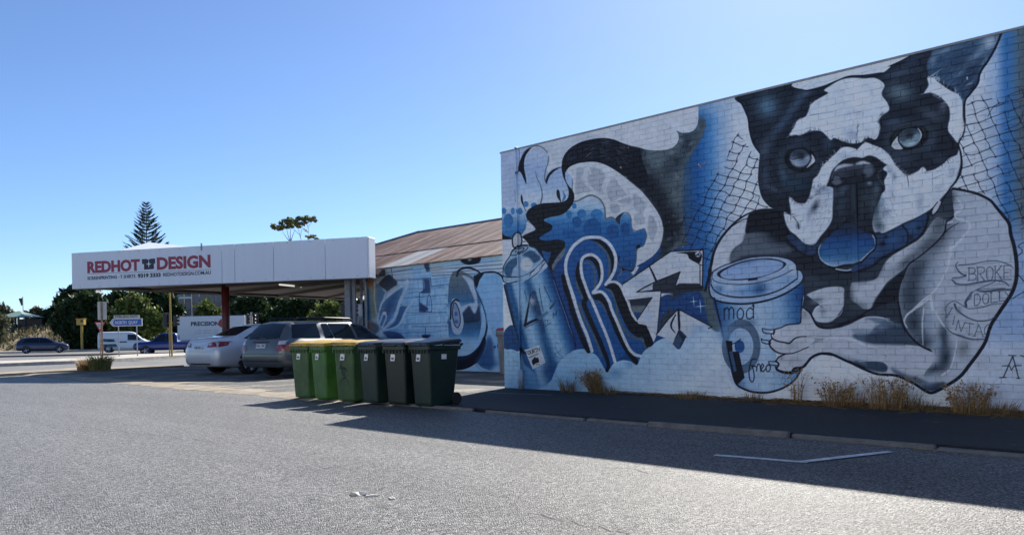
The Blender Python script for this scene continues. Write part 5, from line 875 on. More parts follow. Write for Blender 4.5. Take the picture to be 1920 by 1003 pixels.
B3 = lambda P: (float(np.dot(np.array(P) - np.array([FLb[0], FLb[1], 0]), cx_)), float(np.dot(np.array(P) - np.array([FLb[0], FLb[1], 0]), -CN)), float(P[2]))
SZ = float(min(FLb[2], FRb[2])) + .02
bk = B3(gnd(655, 564.5, SZ)); fr_ = B3((FRb[0], FRb[1], SZ)); rt = (bk[0] + 3.2, bk[1] - 6, SZ)
soff = [(0.02, .1), (CL, .1), (CL + .1, 3.0), (bk[0] + .4, bk[1])]
sp_ = np.array(soff)
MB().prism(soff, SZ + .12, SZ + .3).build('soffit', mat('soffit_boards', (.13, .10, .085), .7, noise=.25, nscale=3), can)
for a, b in ((3, 0),): 
    p, q_ = sp_[a], sp_[b]; n_ = len(sp_); MB().tube([(p[0], p[1], SZ + .06), (q_[0], q_[1], SZ + .06)], .07, 4).build('edge_beam', mat('dark_steel', (.06, .06, .07), .5), can); MB().tube([(p[0] - .1, p[1], SZ + .14), (q_[0] - .1, q_[1], SZ + .14)], .05, 4).build('edge_gutter', mat('pale_steel', (.45, .45, .46), .5), can)
for t in np.linspace(.2, .85, 4):
    p = sp_[0] + (sp_[3] - sp_[0]) * t; q_ = sp_[1] + (sp_[2] - sp_[1]) * t; MB().box(0, -.05, 0, 1, .05, .1).build('soffit_batten', mat('batten', (.10, .08, .07), .7), can); o = can.children[-1]; o.location = (p[0], p[1], SZ + .015); o.scale = (float(np.hypot(*(q_ - p))), 1, 1); o.rotation_euler.z = math.atan2(q_[1] - p[1], q_[0] - p[0])
# red column and steel posts
def drop(px, py, Y): P = atY(px, py, Y); return B3((P[0], P[1], 0))
c1 = drop(423.5, 600, 27.6); MB().tube([(c1[0], c1[1], 0), (c1[0], c1[1], SZ + .14)], .135, 16).build('column', mat('red_column', (.12, .02, .02), .45, noise=.3, nscale=3), can, True)
for px_, w_ in ((654, .09), (665, .05)):
    c2 = drop(px_, 600, 25.2); MB().box(c2[0] - w_, c2[1] - w_, 0, c2[0] + w_, c2[1] + w_, SZ + .13).build('post', mat('grey_post', (.24, .27, .31), .6, noise=.2), can)
fx = B3(gnd(545, 534, SZ + .1)); fd = np.array(B3(gnd(566, 536.2, SZ + .1))) - np.array(B3(gnd(525, 532, SZ + .1)))
MB().tube([(fx[0] - fd[0] / 2, fx[1] - fd[1] / 2, SZ + .07), (fx[0] + fd[0] / 2, fx[1] + fd[1] / 2, SZ + .07)], .03, 8).build('tube_light', mat('tube_white', (.85, .85, .82), .4, emit=(1, .98, .92, .35)), can)
# hip roof seen over the fascia
pP = FLb - CN * 1.6; g_ = lambda x, y, P_: B3(onplane(x, y, P_, CN)); l1, r1, pk = g_(222, 470, FLb - CN * .1), g_(384, 465, FLb - CN * .1), g_(279, 454.5, pP)
mkobj('hip_roof', [l1, r1, pk, (l1[0] - .3, 5, l1[2]), (r1[0], 5, r1[2])], [(0, 1, 2), (3, 0, 2), (1, 4, 2)], mat('pale_roof', (.66, .71, .78), .5, noise=.06), can)
# lettering on the fascia
M_RED = mat('sign_red', (.30, .035, .07), .5); M_NAVY = mat('sign_navy', (.02, .022, .05), .5)
def sign_text(s, px0, px1, pyb, pyt, m, bold=0):
    x0, z0 = cpt(px0, pyb); x1, z1 = cpt(px1, pyb - (px1 - px0) * .0475); h = cpt(px0, pyt)[1] - z0
    d = Vector((x1 - x0, 0, z1 - z0)); return text('lettering', s, m, can, h / .70, (x0, -.004, z0), d, Vector((0, -1, 0)), d.length, bold)
sign_text('REDHOT', 164, 262.5, 511, 491.5, M_RED, .024); sign_text('DESIGN', 294.5, 395, 504.8, 483.5, M_RED, .024)
sign_text('SCREENPRINTING · T SHIRTS', 164, 254, 524.8, 518.8, M_NAVY, .003); sign_text('9319 3333', 258.5, 301.5, 520.5, 513.8, M_NAVY, .008); sign_text('REDHOTDESIGN.COM.AU', 306, 395.5, 518.3, 511.8, M_NAVY, .003)
tsh = [cpt(130 + x / 6.4, 440 + y / 6.4) for x, y in ((872, 295), (925, 290), (950, 302), (978, 288), (1030, 286), (1032, 345), (1015, 348), (1017, 412), (898, 420), (897, 352), (875, 354))]
mkobj('shirt_emblem', [(x, -.006, z) for x, z in tsh], [tuple(range(len(tsh)))], M_NAVY, can)
st_c = cpt(130 + 955 / 6.4, 440 + 352 / 6.4); stv = []
for k in range(8): r_ = (.11 if k % 2 == 0 else .022) * (1 if k % 4 == 0 else 1.25); a = math.pi * k / 4; stv.append((st_c[0] + r_ * math.cos(a), -.009, st_c[1] + r_ * math.sin(a)))
mkobj('star_emblem', stv, [tuple(range(8))], mat('sign_pale', (.75, .78, .82), .5), can)
la, lb = cpt(164, 513.8), cpt(395.5, 505.2); MB().tube([(la[0], -.004, la[1]), (lb[0], -.004, lb[1])], .007, 4).build('sign_rule', M_CAP, can)
# ------------------------------------------------------------------ unseen side of the street: shop row added to bounce sunlight onto the mural
ob = empty('bounce_shop_row', W0 + NV * 15.9 - D * 12, WRZ, label='unseen shop row added across the road to bounce sunlight onto the mural', cat='building')
M_BOUNCE = mat('bounce_render', (.68, .67, .65), .85, noise=.12, nscale=1.2, bump=.2, bscale=25)
for k in range(4):
    xa = k * 9.0; h_ = (5.2, 4.7, 5.5, 5.0)[k]; MB().box(xa + .01, -8, -.1, xa + 8.99, 0, h_).build('bounce_shop_wall', M_BOUNCE, ob); MB().box(xa + .01, -.3, h_, xa + 8.99, .06, h_ + .14, .02).build('parapet_cap', M_CONC, ob)
    for dx, w_, za, zc in ((1.0, 2.2, .7, 2.5), (4.0, 1.0, 0, 2.2), (5.8, 2.2, .7, 2.5)): MB().box(xa + dx, -.02, za, xa + dx + w_, .03, zc, .01).build('window' if w_ > 1.5 else 'door', M_SHOPG, ob); MB().box(xa + dx - .08, -.01, zc, xa + dx + w_ + .08, .07, zc + .12, .01).build('lintel', M_CONC, ob)
sheet('opposite_footpath', [K(-12, 9.6)[:2], K(26, 9.6)[:2], (W0 + NV * 15.85 + D * 26)[:2], (W0 + NV * 15.85 - D * 12)[:2]], .02, M_CONC, skirt=.1)
mb_ = cpt(378, 463); MB().box(mb_[0] - .02, -.03, mb_[1] - .12, mb_[0] + .02, .02, mb_[1] + .12, .006).build('bracket', M_CAP, can)
for k in range(14):
    fx_ = .35 + k * (CL - .7) / 13
    for zz in (zb(fx_) + .06, zt(fx_) - .06): MB().box(fx_ - .012, -.006, zz - .012, fx_ + .012, .002, zz + .012).build('fixing', M_CAP, can)
# meter board on the post
mp_ = atY(668.5, 582, 25.3); mbx = empty('meter_board', (mp_[0], mp_[1], 0), WRZ, label='white framed meter box on the post left of the downpipe', cat='meter box')
z0_, z1_ = atY(668, 594, 25.3)[2], atY(668, 570, 25.3)[2]; hw = .15; MB().box(-hw, 0, z0_, hw, .12, z1_, .01).build('frame', mat('meter_white', (.6, .63, .66), .5), mbx)
for k in range(3): zz = z0_ + (z1_ - z0_) * (k + .16) / 3; MB().box(-hw + .04, -.006, zz, hw - .05, .004, zz + (z1_ - z0_) * .22).build('window', mat('meter_dark', (.03, .04, .06), .25), mbx)
MB().tube([(0, .06, 0), (0, .06, z0_ + .02)], .04, 8).build('pipe', M_GALV, mbx)
# ------------------------------------------------------------------ vehicles
M_TYRE = mat('tyre_rubber', (.012, .012, .013), .8, bump=.2, bscale=60); M_RIM = mat('alloy', (.62, .63, .65), .3, .25); M_DARKRIM = mat('dark_alloy', (.10, .10, .11), .35, .8)
M_GLASS = mat('tinted_glass', (.008, .013, .02), .05, 0, .35); M_PLATE = mat('number_plate', (.62, .64, .66), .4, noise=.15, nscale=20); M_TRIM = mat('black_trim', (.012, .012, .013), .5); M_TAIL = mat('tail_lamp', (.22, .004, .004), .15, coat=.6); M_CLEAR = mat('clear_lamp', (.55, .56, .58), .1, .2, coat=.8); M_CHROME = mat('chrome', (.7, .7, .72), .15, 1)
def interp_rows(rows, n):
    rows = np.array(rows, float); x = rows[:, 0]; t = np.linspace(x[0], x[-1], n); out = [t]
    # monotone-ish smooth interpolation
    for c in range(1, rows.shape[1]):
        y = rows[:, c]; d = np.diff(y) / np.diff(x); m = np.r_[d[0], (d[1:] + d[:-1]) / 2, d[-1]]
        for i in range(len(d)):
            if d[i] == 0: m[i] = m[i + 1] = 0
            else:
                a, b = m[i] / d[i], m[i + 1] / d[i]
                if a < 0: m[i] = 0
                if b < 0: m[i + 1] = 0
                h = math.hypot(max(a, 0), max(b, 0))
                if h > 3: m[i] = 3 * d[i] * max(a, 0) / h; m[i + 1] = 3 * d[i] * max(b, 0) / h
        k = np.clip(np.searchsorted(x, t) - 1, 0, len(d) - 1); hx = x[k + 1] - x[k]; u = (t - x[k]) / hx
        out.append((2 * u**3 - 3 * u**2 + 1) * y[k] + (u**3 - 2 * u**2 + u) * hx * m[k] + (-2 * u**3 + 3 * u**2) * y[k + 1] + (u**3 - u**2) * hx * m[k + 1])
    return np.array(out).T
def car_body(rows, wmax):
    """rows: x, z_bottom, z_belt, z_top, half width at belt, half width at top. returns verts, faces"""
    R_ = interp_rows(rows, 84); sec = []
    for x, zb_, zl, zt_, wb, wt in R_:
        w = max(wb * 1.03, .05); zm = zb_ + (zl - zb_) * .5
        h = [(0, zb_), (w * .8, zb_), (w * .95, zb_ + .05), (w * 1.0, zb_ + (zl - zb_) * .3), (w * 1.0, zm + .04), (w * .985, zl - (zl - zb_) * .16), (wb * .955, zl), (wb * .93, zl + .012), ((wb * .93 + wt) / 2 + .012, (zl + zt_ - .05) / 2), (wt, zt_ - .07), (wt * .9, zt_ - .022), (wt * .6, zt_ - .004), (0, zt_ + .006)]
        sec.append([(x, -y, z) for y, z in h[::-1]][:-1] + [(x, y, z) for y, z in h])
    n = len(sec[0]); v = [p for s in sec for p in s]; f = []
    for i in range(len(sec) - 1):
        for k in range(n - 1): f.append((i * n + k, (i + 1) * n + k, (i + 1) * n + k + 1, i * n + k + 1))
    f.append(tuple(range(n))); f.append(tuple((len(sec) - 1) * n + k for k in range(n))[::-1])
    return v, f
def make_car(name, label, rows, paint, wheels, wr, loc, heading, parts, rim='alloy', group=None, scale=1.0, roof_rail=False):
    """heading: radians clockwise from +Y; local +x is the nose, +y the left side"""
    t = empty(name, loc, math.pi / 2 - heading, label=label, cat='car', group=group); t.scale = (scale,) * 3
    v, f = car_body(rows, 0); bo = mkobj('body', v, f, paint, t, True)
    bm = bmesh.new(); bm.from_mesh(bo.data); bmesh.ops.remove_doubles(bm, verts=bm.verts, dist=.001); bmesh.ops.recalc_face_normals(bm, faces=bm.faces); bm.to_mesh(bo.data); bvh = BVHTree.FromBMesh(bm); bm.free()
    def decal(nm, m, view, lower, upper, off=.006, rows_=4, parent=None, nseg=10, side=1):
        def res(p):
            p = np.array(p, float); d = np.r_[0, np.cumsum(np.hypot(*np.diff(p, axis=0).T))]; s = np.linspace(0, d[-1], nseg); return np.c_[np.interp(s, d, p[:, 0]), np.interp(s, d, p[:, 1])]
        lo, up = res(lower), res(upper); vs_, fs = [], []
        for j in range(rows_):
            for i in range(nseg):
                a, b = lo[i] + (up[i] - lo[i]) * j / (rows_ - 1)
                if view == 'side': o_, d_ = Vector((a, 5 * side, b)), Vector((0, -side, 0))
                elif view == 'rear': o_, d_ = Vector((-9, a, b)), Vector((1, 0, 0))
                elif view == 'front': o_, d_ = Vector((9, a, b)), Vector((-1, 0, 0))
                else: o_, d_ = Vector((a, b, 6)), Vector((0, 0, -1))
                h, nn, _, _ = bvh.ray_cast(o_, d_)
                if h is None: h, nn, _, _ = bvh.find_nearest(o_ + d_ * (5 if view == 'side' else 7))
                if nn.dot(d_) > 0: nn = -nn
                vs_.append(h + nn * off)
        for j in range(rows_ - 1):
            for i in range(nseg - 1):
                q_ = (j * nseg + i, j * nseg + i + 1, (j + 1) * nseg + i + 1, (j + 1) * nseg + i)
                p0, p1, p2 = (Vector(vs_[k]) for k in q_[:3]); nrm = (p1 - p0).cross(p2 - p0); d_ = {'side': Vector((0, side, 0)), 'rear': Vector((-1, 0, 0)), 'front': Vector((1, 0, 0))}.get(view, Vector((0, 0, 1)))
                fs.append(q_ if nrm.dot(d_) > 0 else q_[::-1])
        return mkobj(nm, vs_, fs, m, parent or t, True)
    wy = max(r_[4] for r_ in rows)
    for wx in wheels:
        for sd in (1, -1):
            a = np.linspace(0, math.pi, 13); R_ = wr + .055
            decal('wheel_arch', M_TRIM, 'side', [(wx + R_ * math.cos(k), max(wr * .55, .2)) for k in a], [(wx + R_ * math.cos(k), max(wr + R_ * math.sin(k), .2)) for k in a], .004, 4, None, 14, sd)
            w = empty('wheel', (wx, sd * (wy - .085), wr)); w.parent = t
            prof = [(.0, wr * .66), (-.095, wr * .70), (-.105, wr * .90), (-.085, wr), (.085, wr), (.105, wr * .90), (.095, wr * .70)]; rings_ = []
            for yy, rr in prof[1:]: rings_.append([(rr * math.cos(2 * math.pi * k / 24), sd * yy, rr * math.sin(2 * math.pi * k / 24)) for k in range(24)])
            MB().rings(rings_, False, False).build('tyre', M_TYRE, w, True)
            mr = MB(); mr.rings([[(r_ * math.cos(2 * math.pi * k / 24), sd * y_, r_ * math.sin(2 * math.pi * k / 24)) for k in range(24)] for r_, y_ in ((wr * .71, .09), (wr * .66, .085), (wr * .62, .04), (.01, .03))], False, False)
            rimo = mr.build('rim', M_DARKRIM, w, True); sp = MB()
            for k in range(5):
                for dd in (-.13, .13):
                    a0 = 2 * math.pi * k / 5; p0 = (wr * .1 * math.cos(a0), sd * .075, wr * .1 * math.sin(a0)); p1 = (wr * .67 * math.cos(a0 + dd), sd * .085, wr * .67 * math.sin(a0 + dd)); sp.tube([p0, p1], wr * .045, 5)
            sp.tube([(0, sd * .05, 0), (0, sd * .088, 0)], wr * .14, 10); sp.build('spokes', M_RIM if rim == 'alloy' else M_DARKRIM, w)
    for nm, m, view, lo, up in parts:
        if view == 'side':
            for sd in (1, -1): decal(nm, m, 'side', lo, up, .006 if nm != 'door_seam' else .004, 4, None, 10, sd)
        elif view in ('rearpair', 'frontpair'):
            for sd in (1, -1): decal(nm, m, view[:-4], [(y_ * sd, z_) for y_, z_ in lo], [(y_ * sd, z_) for y_, z_ in up], .008)
        else: decal(nm, m, view, lo, up, .007 if nm != 'number_plate' else .012, 4)
    if roof_rail:
        for sd in (1, -1): MB().tube([(roof_rail[0], sd * .52, roof_rail[2] - .06), (roof_rail[0] + .1, sd * .53, roof_rail[2]), ((roof_rail[0] + roof_rail[1]) / 2, sd * .54, roof_rail[2] + .012), (roof_rail[1] - .1, sd * .53, roof_rail[2] - .005), (roof_rail[1], sd * .52, roof_rail[2] - .07)], .022, 6).build('roof_rail', M_TRIM, t, True)
    return t, decal
def paint(name, c, metal=.6, rough=.3): return mat(name, c, rough, metal, .5, coat=.6, noise=.04, nscale=2)
# silver sedan
SED = [(-2.40, .44, .62, .74, .62, .50), (-2.34, .30, .78, .98, .80, .66), (-2.2, .24, .86, 1.06, .86, .70), (-1.85, .22, .93, 1.10, .89, .70), (-1.62, .2, .96, 1.13, .895, .69), (-.95, .19, .965, 1.40, .90, .60), (-.45, .18, .95, 1.465, .90, .59), (.2, .18, .93, 1.47, .90, .59), (.65, .18, .91, 1.40, .90, .62), (1.25, .18, .90, 1.05, .89, .70), (1.5, .19, .86, .98, .88, .72), (2.1, .2, .76, .84, .84, .68), (2.32, .28, .62, .72, .74, .6), (2.40, .36, .52, .60, .6, .5)]
rrc = np.array([(405 - 960) / FPX * 22.2, 22.2]); hC = math.radians(38)
def from_rear_right(rr, h, L, w):  # centre of a car from its rear right corner
    f = np.array([math.sin(h), math.cos(h)]); l = np.array([-math.cos(h), math.sin(h)]); c = rr + f * L / 2 + l * w / 2; return (c[0], c[1], 0)
M_SILV = paint('silver_paint', (.58, .61, .65), .15, .3)
sed, _ = make_car('parked_sedan', 'silver sedan parked beside the grey wagon under the canopy', SED, M_SILV, (-1.32, 1.45), .325, from_rear_right(rrc, hC, 4.8, 1.82), hC, [
    ('rear_window', M_GLASS, 'rear', [(-.58, 1.13), (0, 1.125), (.58, 1.13)], [(-.49, 1.385), (0, 1.40), (.49, 1.385)]),
    ('side_window', M_GLASS, 'side', [(-1.45, 1.03), (-.6, 1.0), (.35, .985), (1.12, .98)], [(-1.02, 1.24), (-.55, 1.36), (.3, 1.385), (.72, 1.26)]),
    ('window_pillar', M_TRIM, 'side', [(-.16, .985), (-.10, .985)], [(-.16, 1.39), (-.11, 1.39)]),
    ('tail_lamp', M_TAIL, 'rearpair', [(.42, .80), (.64, .80), (.84, .82)], [(.46, .92), (.66, .95), (.82, .96)]),
    ('tail_lamp', M_TAIL, 'side', [(-2.28, .80), (-2.0, .85)], [(-2.2, .95), (-1.92, .95)]),
    ('reverse_lamp', M_CLEAR, 'rearpair', [(.45, .855), (.60, .86)], [(.47, .91), (.62, .92)]),
    ('boot_trim', M_CHROME, 'rear', [(-.36, .885), (.36, .885)], [(-.36, .915), (.36, .915)]),
    ('number_plate', M_PLATE, 'rear', [(-.19, .73), (.19, .73)], [(-.19, .845), (.19, .845)]),
    ('boot_seam', M_TRIM, 'rear', [(-.6, .675), (.6, .675)], [(-.6, .682), (.6, .682)]),
    ('bumper_vent', M_TRIM, 'rear', [(-.5, .30), (.5, .30)], [(-.55, .34), (.55, .34)]),
    ('door_seam', M_TRIM, 'side', [(-.13, .30), (-.122, .30)], [(-.13, .98), (-.122, .98)]), ('door_seam', M_TRIM, 'side', [(.95, .3), (.958, .3)], [(1.05, .96), (1.058, .96)]),
    ('door_handle', M_CHROME, 'side', [(-.95, .845), (-.78, .845)], [(-.95, .875), (-.78, .875)]), ('door_handle', M_CHROME, 'side', [(.1, .835), (.27, .835)], [(.1, .865), (.27, .865)]),
    ('windscreen', M_GLASS, 'front', [(-.62, 1.07), (0, 1.05), (.62, 1.07)], [(-.52, 1.36), (0, 1.40), (.52, 1.36)]),
    ('head_lamp', M_CLEAR, 'frontpair', [(.45, .62), (.78, .66)], [(.48, .72), (.76, .76)])])
text('plate_text', '1DBP 142', M_NAVY, sed, .085, (-2.44, .17, .765), (0, -1, 0), (-1, 0, 0), .33)
# grey wagon
WAG = [(-2.38, .46, .60, .70, .66, .56), (-2.34, .34, .80, .96, .80, .68), (-2.26, .28, .93, 1.10, .855, .70), (-2.02, .26, .97, 1.36, .87, .64), (-1.86, .25, .975, 1.46, .875, .62), (-1.5, .24, .97, 1.485, .88, .62), (-.3, .23, .955, 1.49, .88, .61), (.4, .22, .94, 1.465, .88, .61), (.72, .22, .93, 1.38, .88, .64), (1.32, .22, .915, 1.06, .87, .70), (1.6, .22, .88, 1.0, .865, .72), (2.1, .23, .78, .88, .82, .68), (2.32, .3, .64, .74, .72, .6), (2.38, .38, .54, .62, .6, .5)]
rrw = np.array([(529 - 960) / FPX * 20.0, 20.0]); hW = math.radians(35)
M_GREY = paint('grey_green_paint', (.085, .10, .11), .2, .3)
wag, wdec = make_car('parked_wagon', 'grey station wagon with roof rails parked behind the green bins', WAG, M_GREY, (-1.35, 1.42), .315, from_rear_right(rrw, hW, 4.76, 1.76), hW, [
    ('rear_window', M_GLASS, 'rear', [(-.66, 1.02), (0, 1.0), (.66, 1.02)], [(-.54, 1.39), (0, 1.42), (.54, 1.39)]),
    ('side_window', M_GLASS, 'side', [(-2.0, 1.03), (-1.05, 1.02)], [(-1.88, 1.38), (-1.05, 1.405)]), ('side_window', M_GLASS, 'side', [(-.88, 1.015), (-.58, 1.01)], [(-.88, 1.405), (-.68, 1.405)]), ('side_window', M_GLASS, 'side', [(-.54, 1.01), (.22, .995)], [(-.64, 1.405), (.12, 1.40)]), ('side_window', M_GLASS, 'side', [(.32, .995), (1.2, .98)], [(.24, 1.395), (.66, 1.33)]),
    ('tail_lamp', M_TAIL, 'rearpair', [(.60, .70), (.86, .72)], [(.64, .86), (.85, .86)]), ('tail_lamp', M_TAIL, 'side', [(-2.28, .70), (-2.08, .72)], [(-2.24, .86), (-2.08, .86)]),
    ('indicator_lamp', M_CLEAR, 'rearpair', [(.66, .872), (.845, .872)], [(.68, .96), (.82, .97)]), ('number_plate', M_PLATE, 'rear', [(-.19, .78), (.19, .78)], [(-.19, .885), (.19, .885)]),
    ('tailgate_trim', M_TRIM, 'rear', [(-.34, .915), (.34, .915)], [(-.32, .955), (.32, .955)]), ('bumper_seam', M_TRIM, 'rear', [(-.84, .625), (.84, .625)], [(-.84, .635), (.84, .635)]), ('bumper_strip', M_TRIM, 'rear', [(-.8, .43), (.8, .43)], [(-.8, .455), (.8, .455)]),
    ('door_seam', M_TRIM, 'side', [(-.96, .32), (-.952, .32)], [(-.98, 1.0), (-.972, 1.0)]), ('door_seam', M_TRIM, 'side', [(.27, .3), (.278, .3)], [(.26, .98), (.268, .98)]), ('door_handle', M_TRIM, 'side', [(-.75, .85), (-.58, .85)], [(-.75, .88), (-.58, .88)]),
    ('windscreen', M_GLASS, 'front', [(-.62, 1.08), (0, 1.07), (.62, 1.08)], [(-.52, 1.37), (0, 1.42), (.52, 1.37)]), ('head_lamp', M_CLEAR, 'frontpair', [(.45, .62), (.76, .66)], [(.48, .74), (.74, .78)])], roof_rail=(-1.7, .35, 1.555))
text('plate_text', '1BXL 708', M_NAVY, wag, .08, (-2.375, .16, .812), (0, -1, 0), (-1, 0, 0), .32)
MB().tube([(-2.33, 0, 1.0), (-2.30, -.02, 1.07), (-2.29, .32, 1.08)], .012, 5).build('rear_wiper', M_TRIM, wag)
# dark blue hatchback on the highway
HAT = [(-2.1, .42, .60, .74, .68, .58), (-2.04, .3, .82, 1.0, .82, .66), (-1.9, .26, .92, 1.16, .86, .66), (-1.62, .24, .94, 1.38, .87, .6), (-1.3, .22, .94, 1.46, .88, .59), (-.3, .2, .93, 1.48, .88, .59), (.3, .2, .92, 1.43, .88, .6), (1.05, .2, .90, 1.08, .87, .68), (1.3, .2, .88, 1.0, .86, .7), (1.85, .22, .76, .84, .82, .66), (2.06, .3, .62, .70, .72, .58), (2.1, .38, .52, .6, .6, .5)]
hb = gnd(81, 662.5, -.13); hbc, _ = make_car('hatchback', 'dark blue hatchback driving on the highway at far left', HAT, paint('dark_blue_paint', (.03, .045, .085), .4, .3), (-1.3, 1.32), .325, (hb[0] * 1.03, hb[1] * 1.03, -.13), math.radians(92 - 30), [
    ('side_window', M_GLASS, 'side', [(-1.55, 1.0), (-.3, .98), (.3, .975), (1.0, .97)], [(-1.3, 1.33), (-.35, 1.4), (.15, 1.38), (.45, 1.3)]), ('window_pillar', MATS['dark_blue_paint'], 'side', [(-.3, .98), (-.22, .98)], [(-.3, 1.4), (-.22, 1.4)]), ('windscreen', M_GLASS, 'front', [(-.62, 1.07), (.62, 1.07)], [(-.5, 1.38), (.5, 1.38)]), ('head_lamp', M_CLEAR, 'frontpair', [(.4, .62), (.76, .64)], [(.42, .74), (.74, .77)]), ('grille', M_TRIM, 'front', [(-.4, .42), (.4, .42)], [(-.42, .56), (.42, .56)]), ('rear_window', M_GLASS, 'rear', [(-.55, 1.1), (.55, 1.1)], [(-.48, 1.34), (.48, 1.34)]), ('tail_lamp', M_TAIL, 'rearpair', [(.5, .86), (.8, .86)], [(.5, .96), (.78, .96)])], scale=1.06)
# white van
VAN = [(-2.2, .4, .7, 1.5, .80, .74), (-2.15, .3, .95, 1.78, .86, .76), (-1.9, .26, 1.0, 1.84, .88, .76), (.2, .24, 1.0, 1.85, .89, .75), (.75, .24, .99, 1.74, .89, .72), (1.45, .24, .98, 1.2, .88, .72), (1.7, .24, .95, 1.06, .87, .74), (2.1, .28, .8, .9, .8, .68), (2.2, .4, .6, .7, .7, .58)]
vb = gnd(237, 660.6, -.13); make_car('delivery_van', 'white delivery van behind the blue street sign', VAN, mat('van_white', (.72, .73, .74), .35, coat=.4), (-1.35, 1.42), .33, (vb[0] * 1.02, vb[1] * 1.02, -.13), math.radians(92 - 22), [
    ('side_window', M_GLASS, 'side', [(.2, 1.08), (1.3, 1.06)], [(.2, 1.6), (.78, 1.58)]), ('windscreen', M_GLASS, 'front', [(-.66, 1.2), (.66, 1.2)], [(-.58, 1.68), (.58, 1.68)]), ('side_print', M_TRIM, 'side', [(-.5, .88), (.15, .88)], [(-.5, .97), (.15, .97)]), ('side_graphic', mat('van_graphic', (.05, .09, .10), .5, noise=.9, nscale=5), 'side', [(-2.0, .45), (-.6, .5)], [(-1.9, 1.25), (-.9, 1.2)]), ('head_lamp', M_CLEAR, 'frontpair', [(.45, .72), (.74, .74)], [(.46, .86), (.72, .9)])], scale=1.04)[0]['category'] = 'van'
# blue ute
UTE = [(-2.6, .55, .95, 1.02, .80, .78), (-2.55, .42, 1.0, 1.05, .88, .84), (-.75, .4, 1.02, 1.06, .90, .84), (-.68, .4, 1.03, 1.5, .90, .64), (-.4, .4, 1.04, 1.74, .90, .62), (.3, .4, 1.03, 1.76, .90, .62), (.6, .4, 1.03, 1.66, .90, .64), (1.2, .4, 1.04, 1.2, .90, .72), (1.5, .4, 1.03, 1.12, .9, .76), (2.3, .42, .98, 1.04, .86, .72), (2.5, .5, .8, .9, .78, .66), (2.55, .55, .7, .78, .68, .58)]
ub = gnd(318, 665.3, -.13); make_car('blue_ute', 'dark blue pickup ute waiting by the yellow traffic pole', UTE, paint('ute_blue', (.015, .035, .16), .4, .3), (-1.55, 1.6), .38, (ub[0], ub[1], -.13), math.radians(-90 - 14), [
    ('side_window', M_GLASS, 'side', [(-.55, 1.1), (1.1, 1.1)], [(-.42, 1.62), (.55, 1.6)]), ('window_pillar', MATS['ute_blue'], 'side', [(.1, 1.1), (.17, 1.1)], [(.1, 1.63), (.17, 1.63)]), ('windscreen', M_GLASS, 'front', [(-.64, 1.2), (.64, 1.2)], [(-.55, 1.66), (.55, 1.66)]), ('rear_window', M_GLASS, 'rear', [(-.5, 1.2), (.5, 1.2)], [(-.5, 1.6), (.5, 1.6)]), ('head_lamp', M_CLEAR, 'frontpair', [(.5, .84), (.76, .84)], [(.52, .96), (.74, .96)]), ('tray_cover', M_TRIM, 'top', [(-2.45, -.7), (-.85, -.7)], [(-2.45, .7), (-.85, .7)])], scale=.93)[0]['category'] = 'ute'
# white box truck, seen side on behind the sedan
ta, tb_ = atY(333, 640, 74), atY(459, 640, 74); tl = float(tb_[0] - ta[0]); tz = float(atY(400, 592, 74)[2])
trk = empty('box_truck', ((ta[0] + tb_[0]) / 2, 75.2, -.13), label='white box truck with dark lettering behind the red column', cat='truck')
MB().box(-tl / 2, -1.2, 1.0, tl / 2, 1.2, tz + .13, .04).build('cargo_box', mat('truck_white', (.62, .64, .66), .5, noise=.05), trk)
MB().box(-tl / 2 + .1, -1.0, .55, tl / 2 + 1.9, 1.0, .95).build('chassis', M_TRIM, trk); MB().box(tl / 2 + .12, -1.12, .6, tl / 2 + 1.9, 1.12, 2.4, .12).build('cab', mat('truck_cab', (.55, .56, .57), .4), trk); MB().box(tl / 2 + .6, -1.13, 1.5, tl / 2 + 1.6, 1.13, 2.15, .05).build('window', M_GLASS, trk)
for wx in (-tl / 2 + 1.2, -tl / 2 + 2.2, tl / 2 + 1.1):
    for sd in (-1, 1): MB().tube([(wx, sd * .85, .48), (wx, sd * 1.13, .48)], .48, 20).build('wheel', M_TYRE, trk)
zt_ = lambda py: float(atY(400, py, 74)[2]) + .13
x0_ = float(atY(358, 610, 74)[0] - trk.location.x); x1_ = float(atY(411.5, 610, 74)[0] - trk.location.x)
text('lettering', 'PRECISION', M_NAVY, trk, (zt_(603.2) - zt_(610.5)) / .7, (x0_, -1.206, zt_(610)), (1, 0, .0), (0, -1, 0), x1_ - x0_, .02)
for k, py in enumerate((620, 624.5)): text('small_lettering', 'SALES · SERVICE · HIRE', M_CAP, trk, .14, (x0_ + .4, -1.206, zt_(py)), (1, 0, 0), (0, -1, 0), (x1_ - x0_) * .8)
rd_ = MB(); rd_.tube([(float(atY(418, 606, 74)[0] - trk.location.x), -1.204, zt_(606)), (float(atY(418, 606, 74)[0] - trk.location.x), -1.21, zt_(606))], .42, 20); rd_.build('round_emblem', mat('emblem_red', (.35, .03, .03), .5), trk)
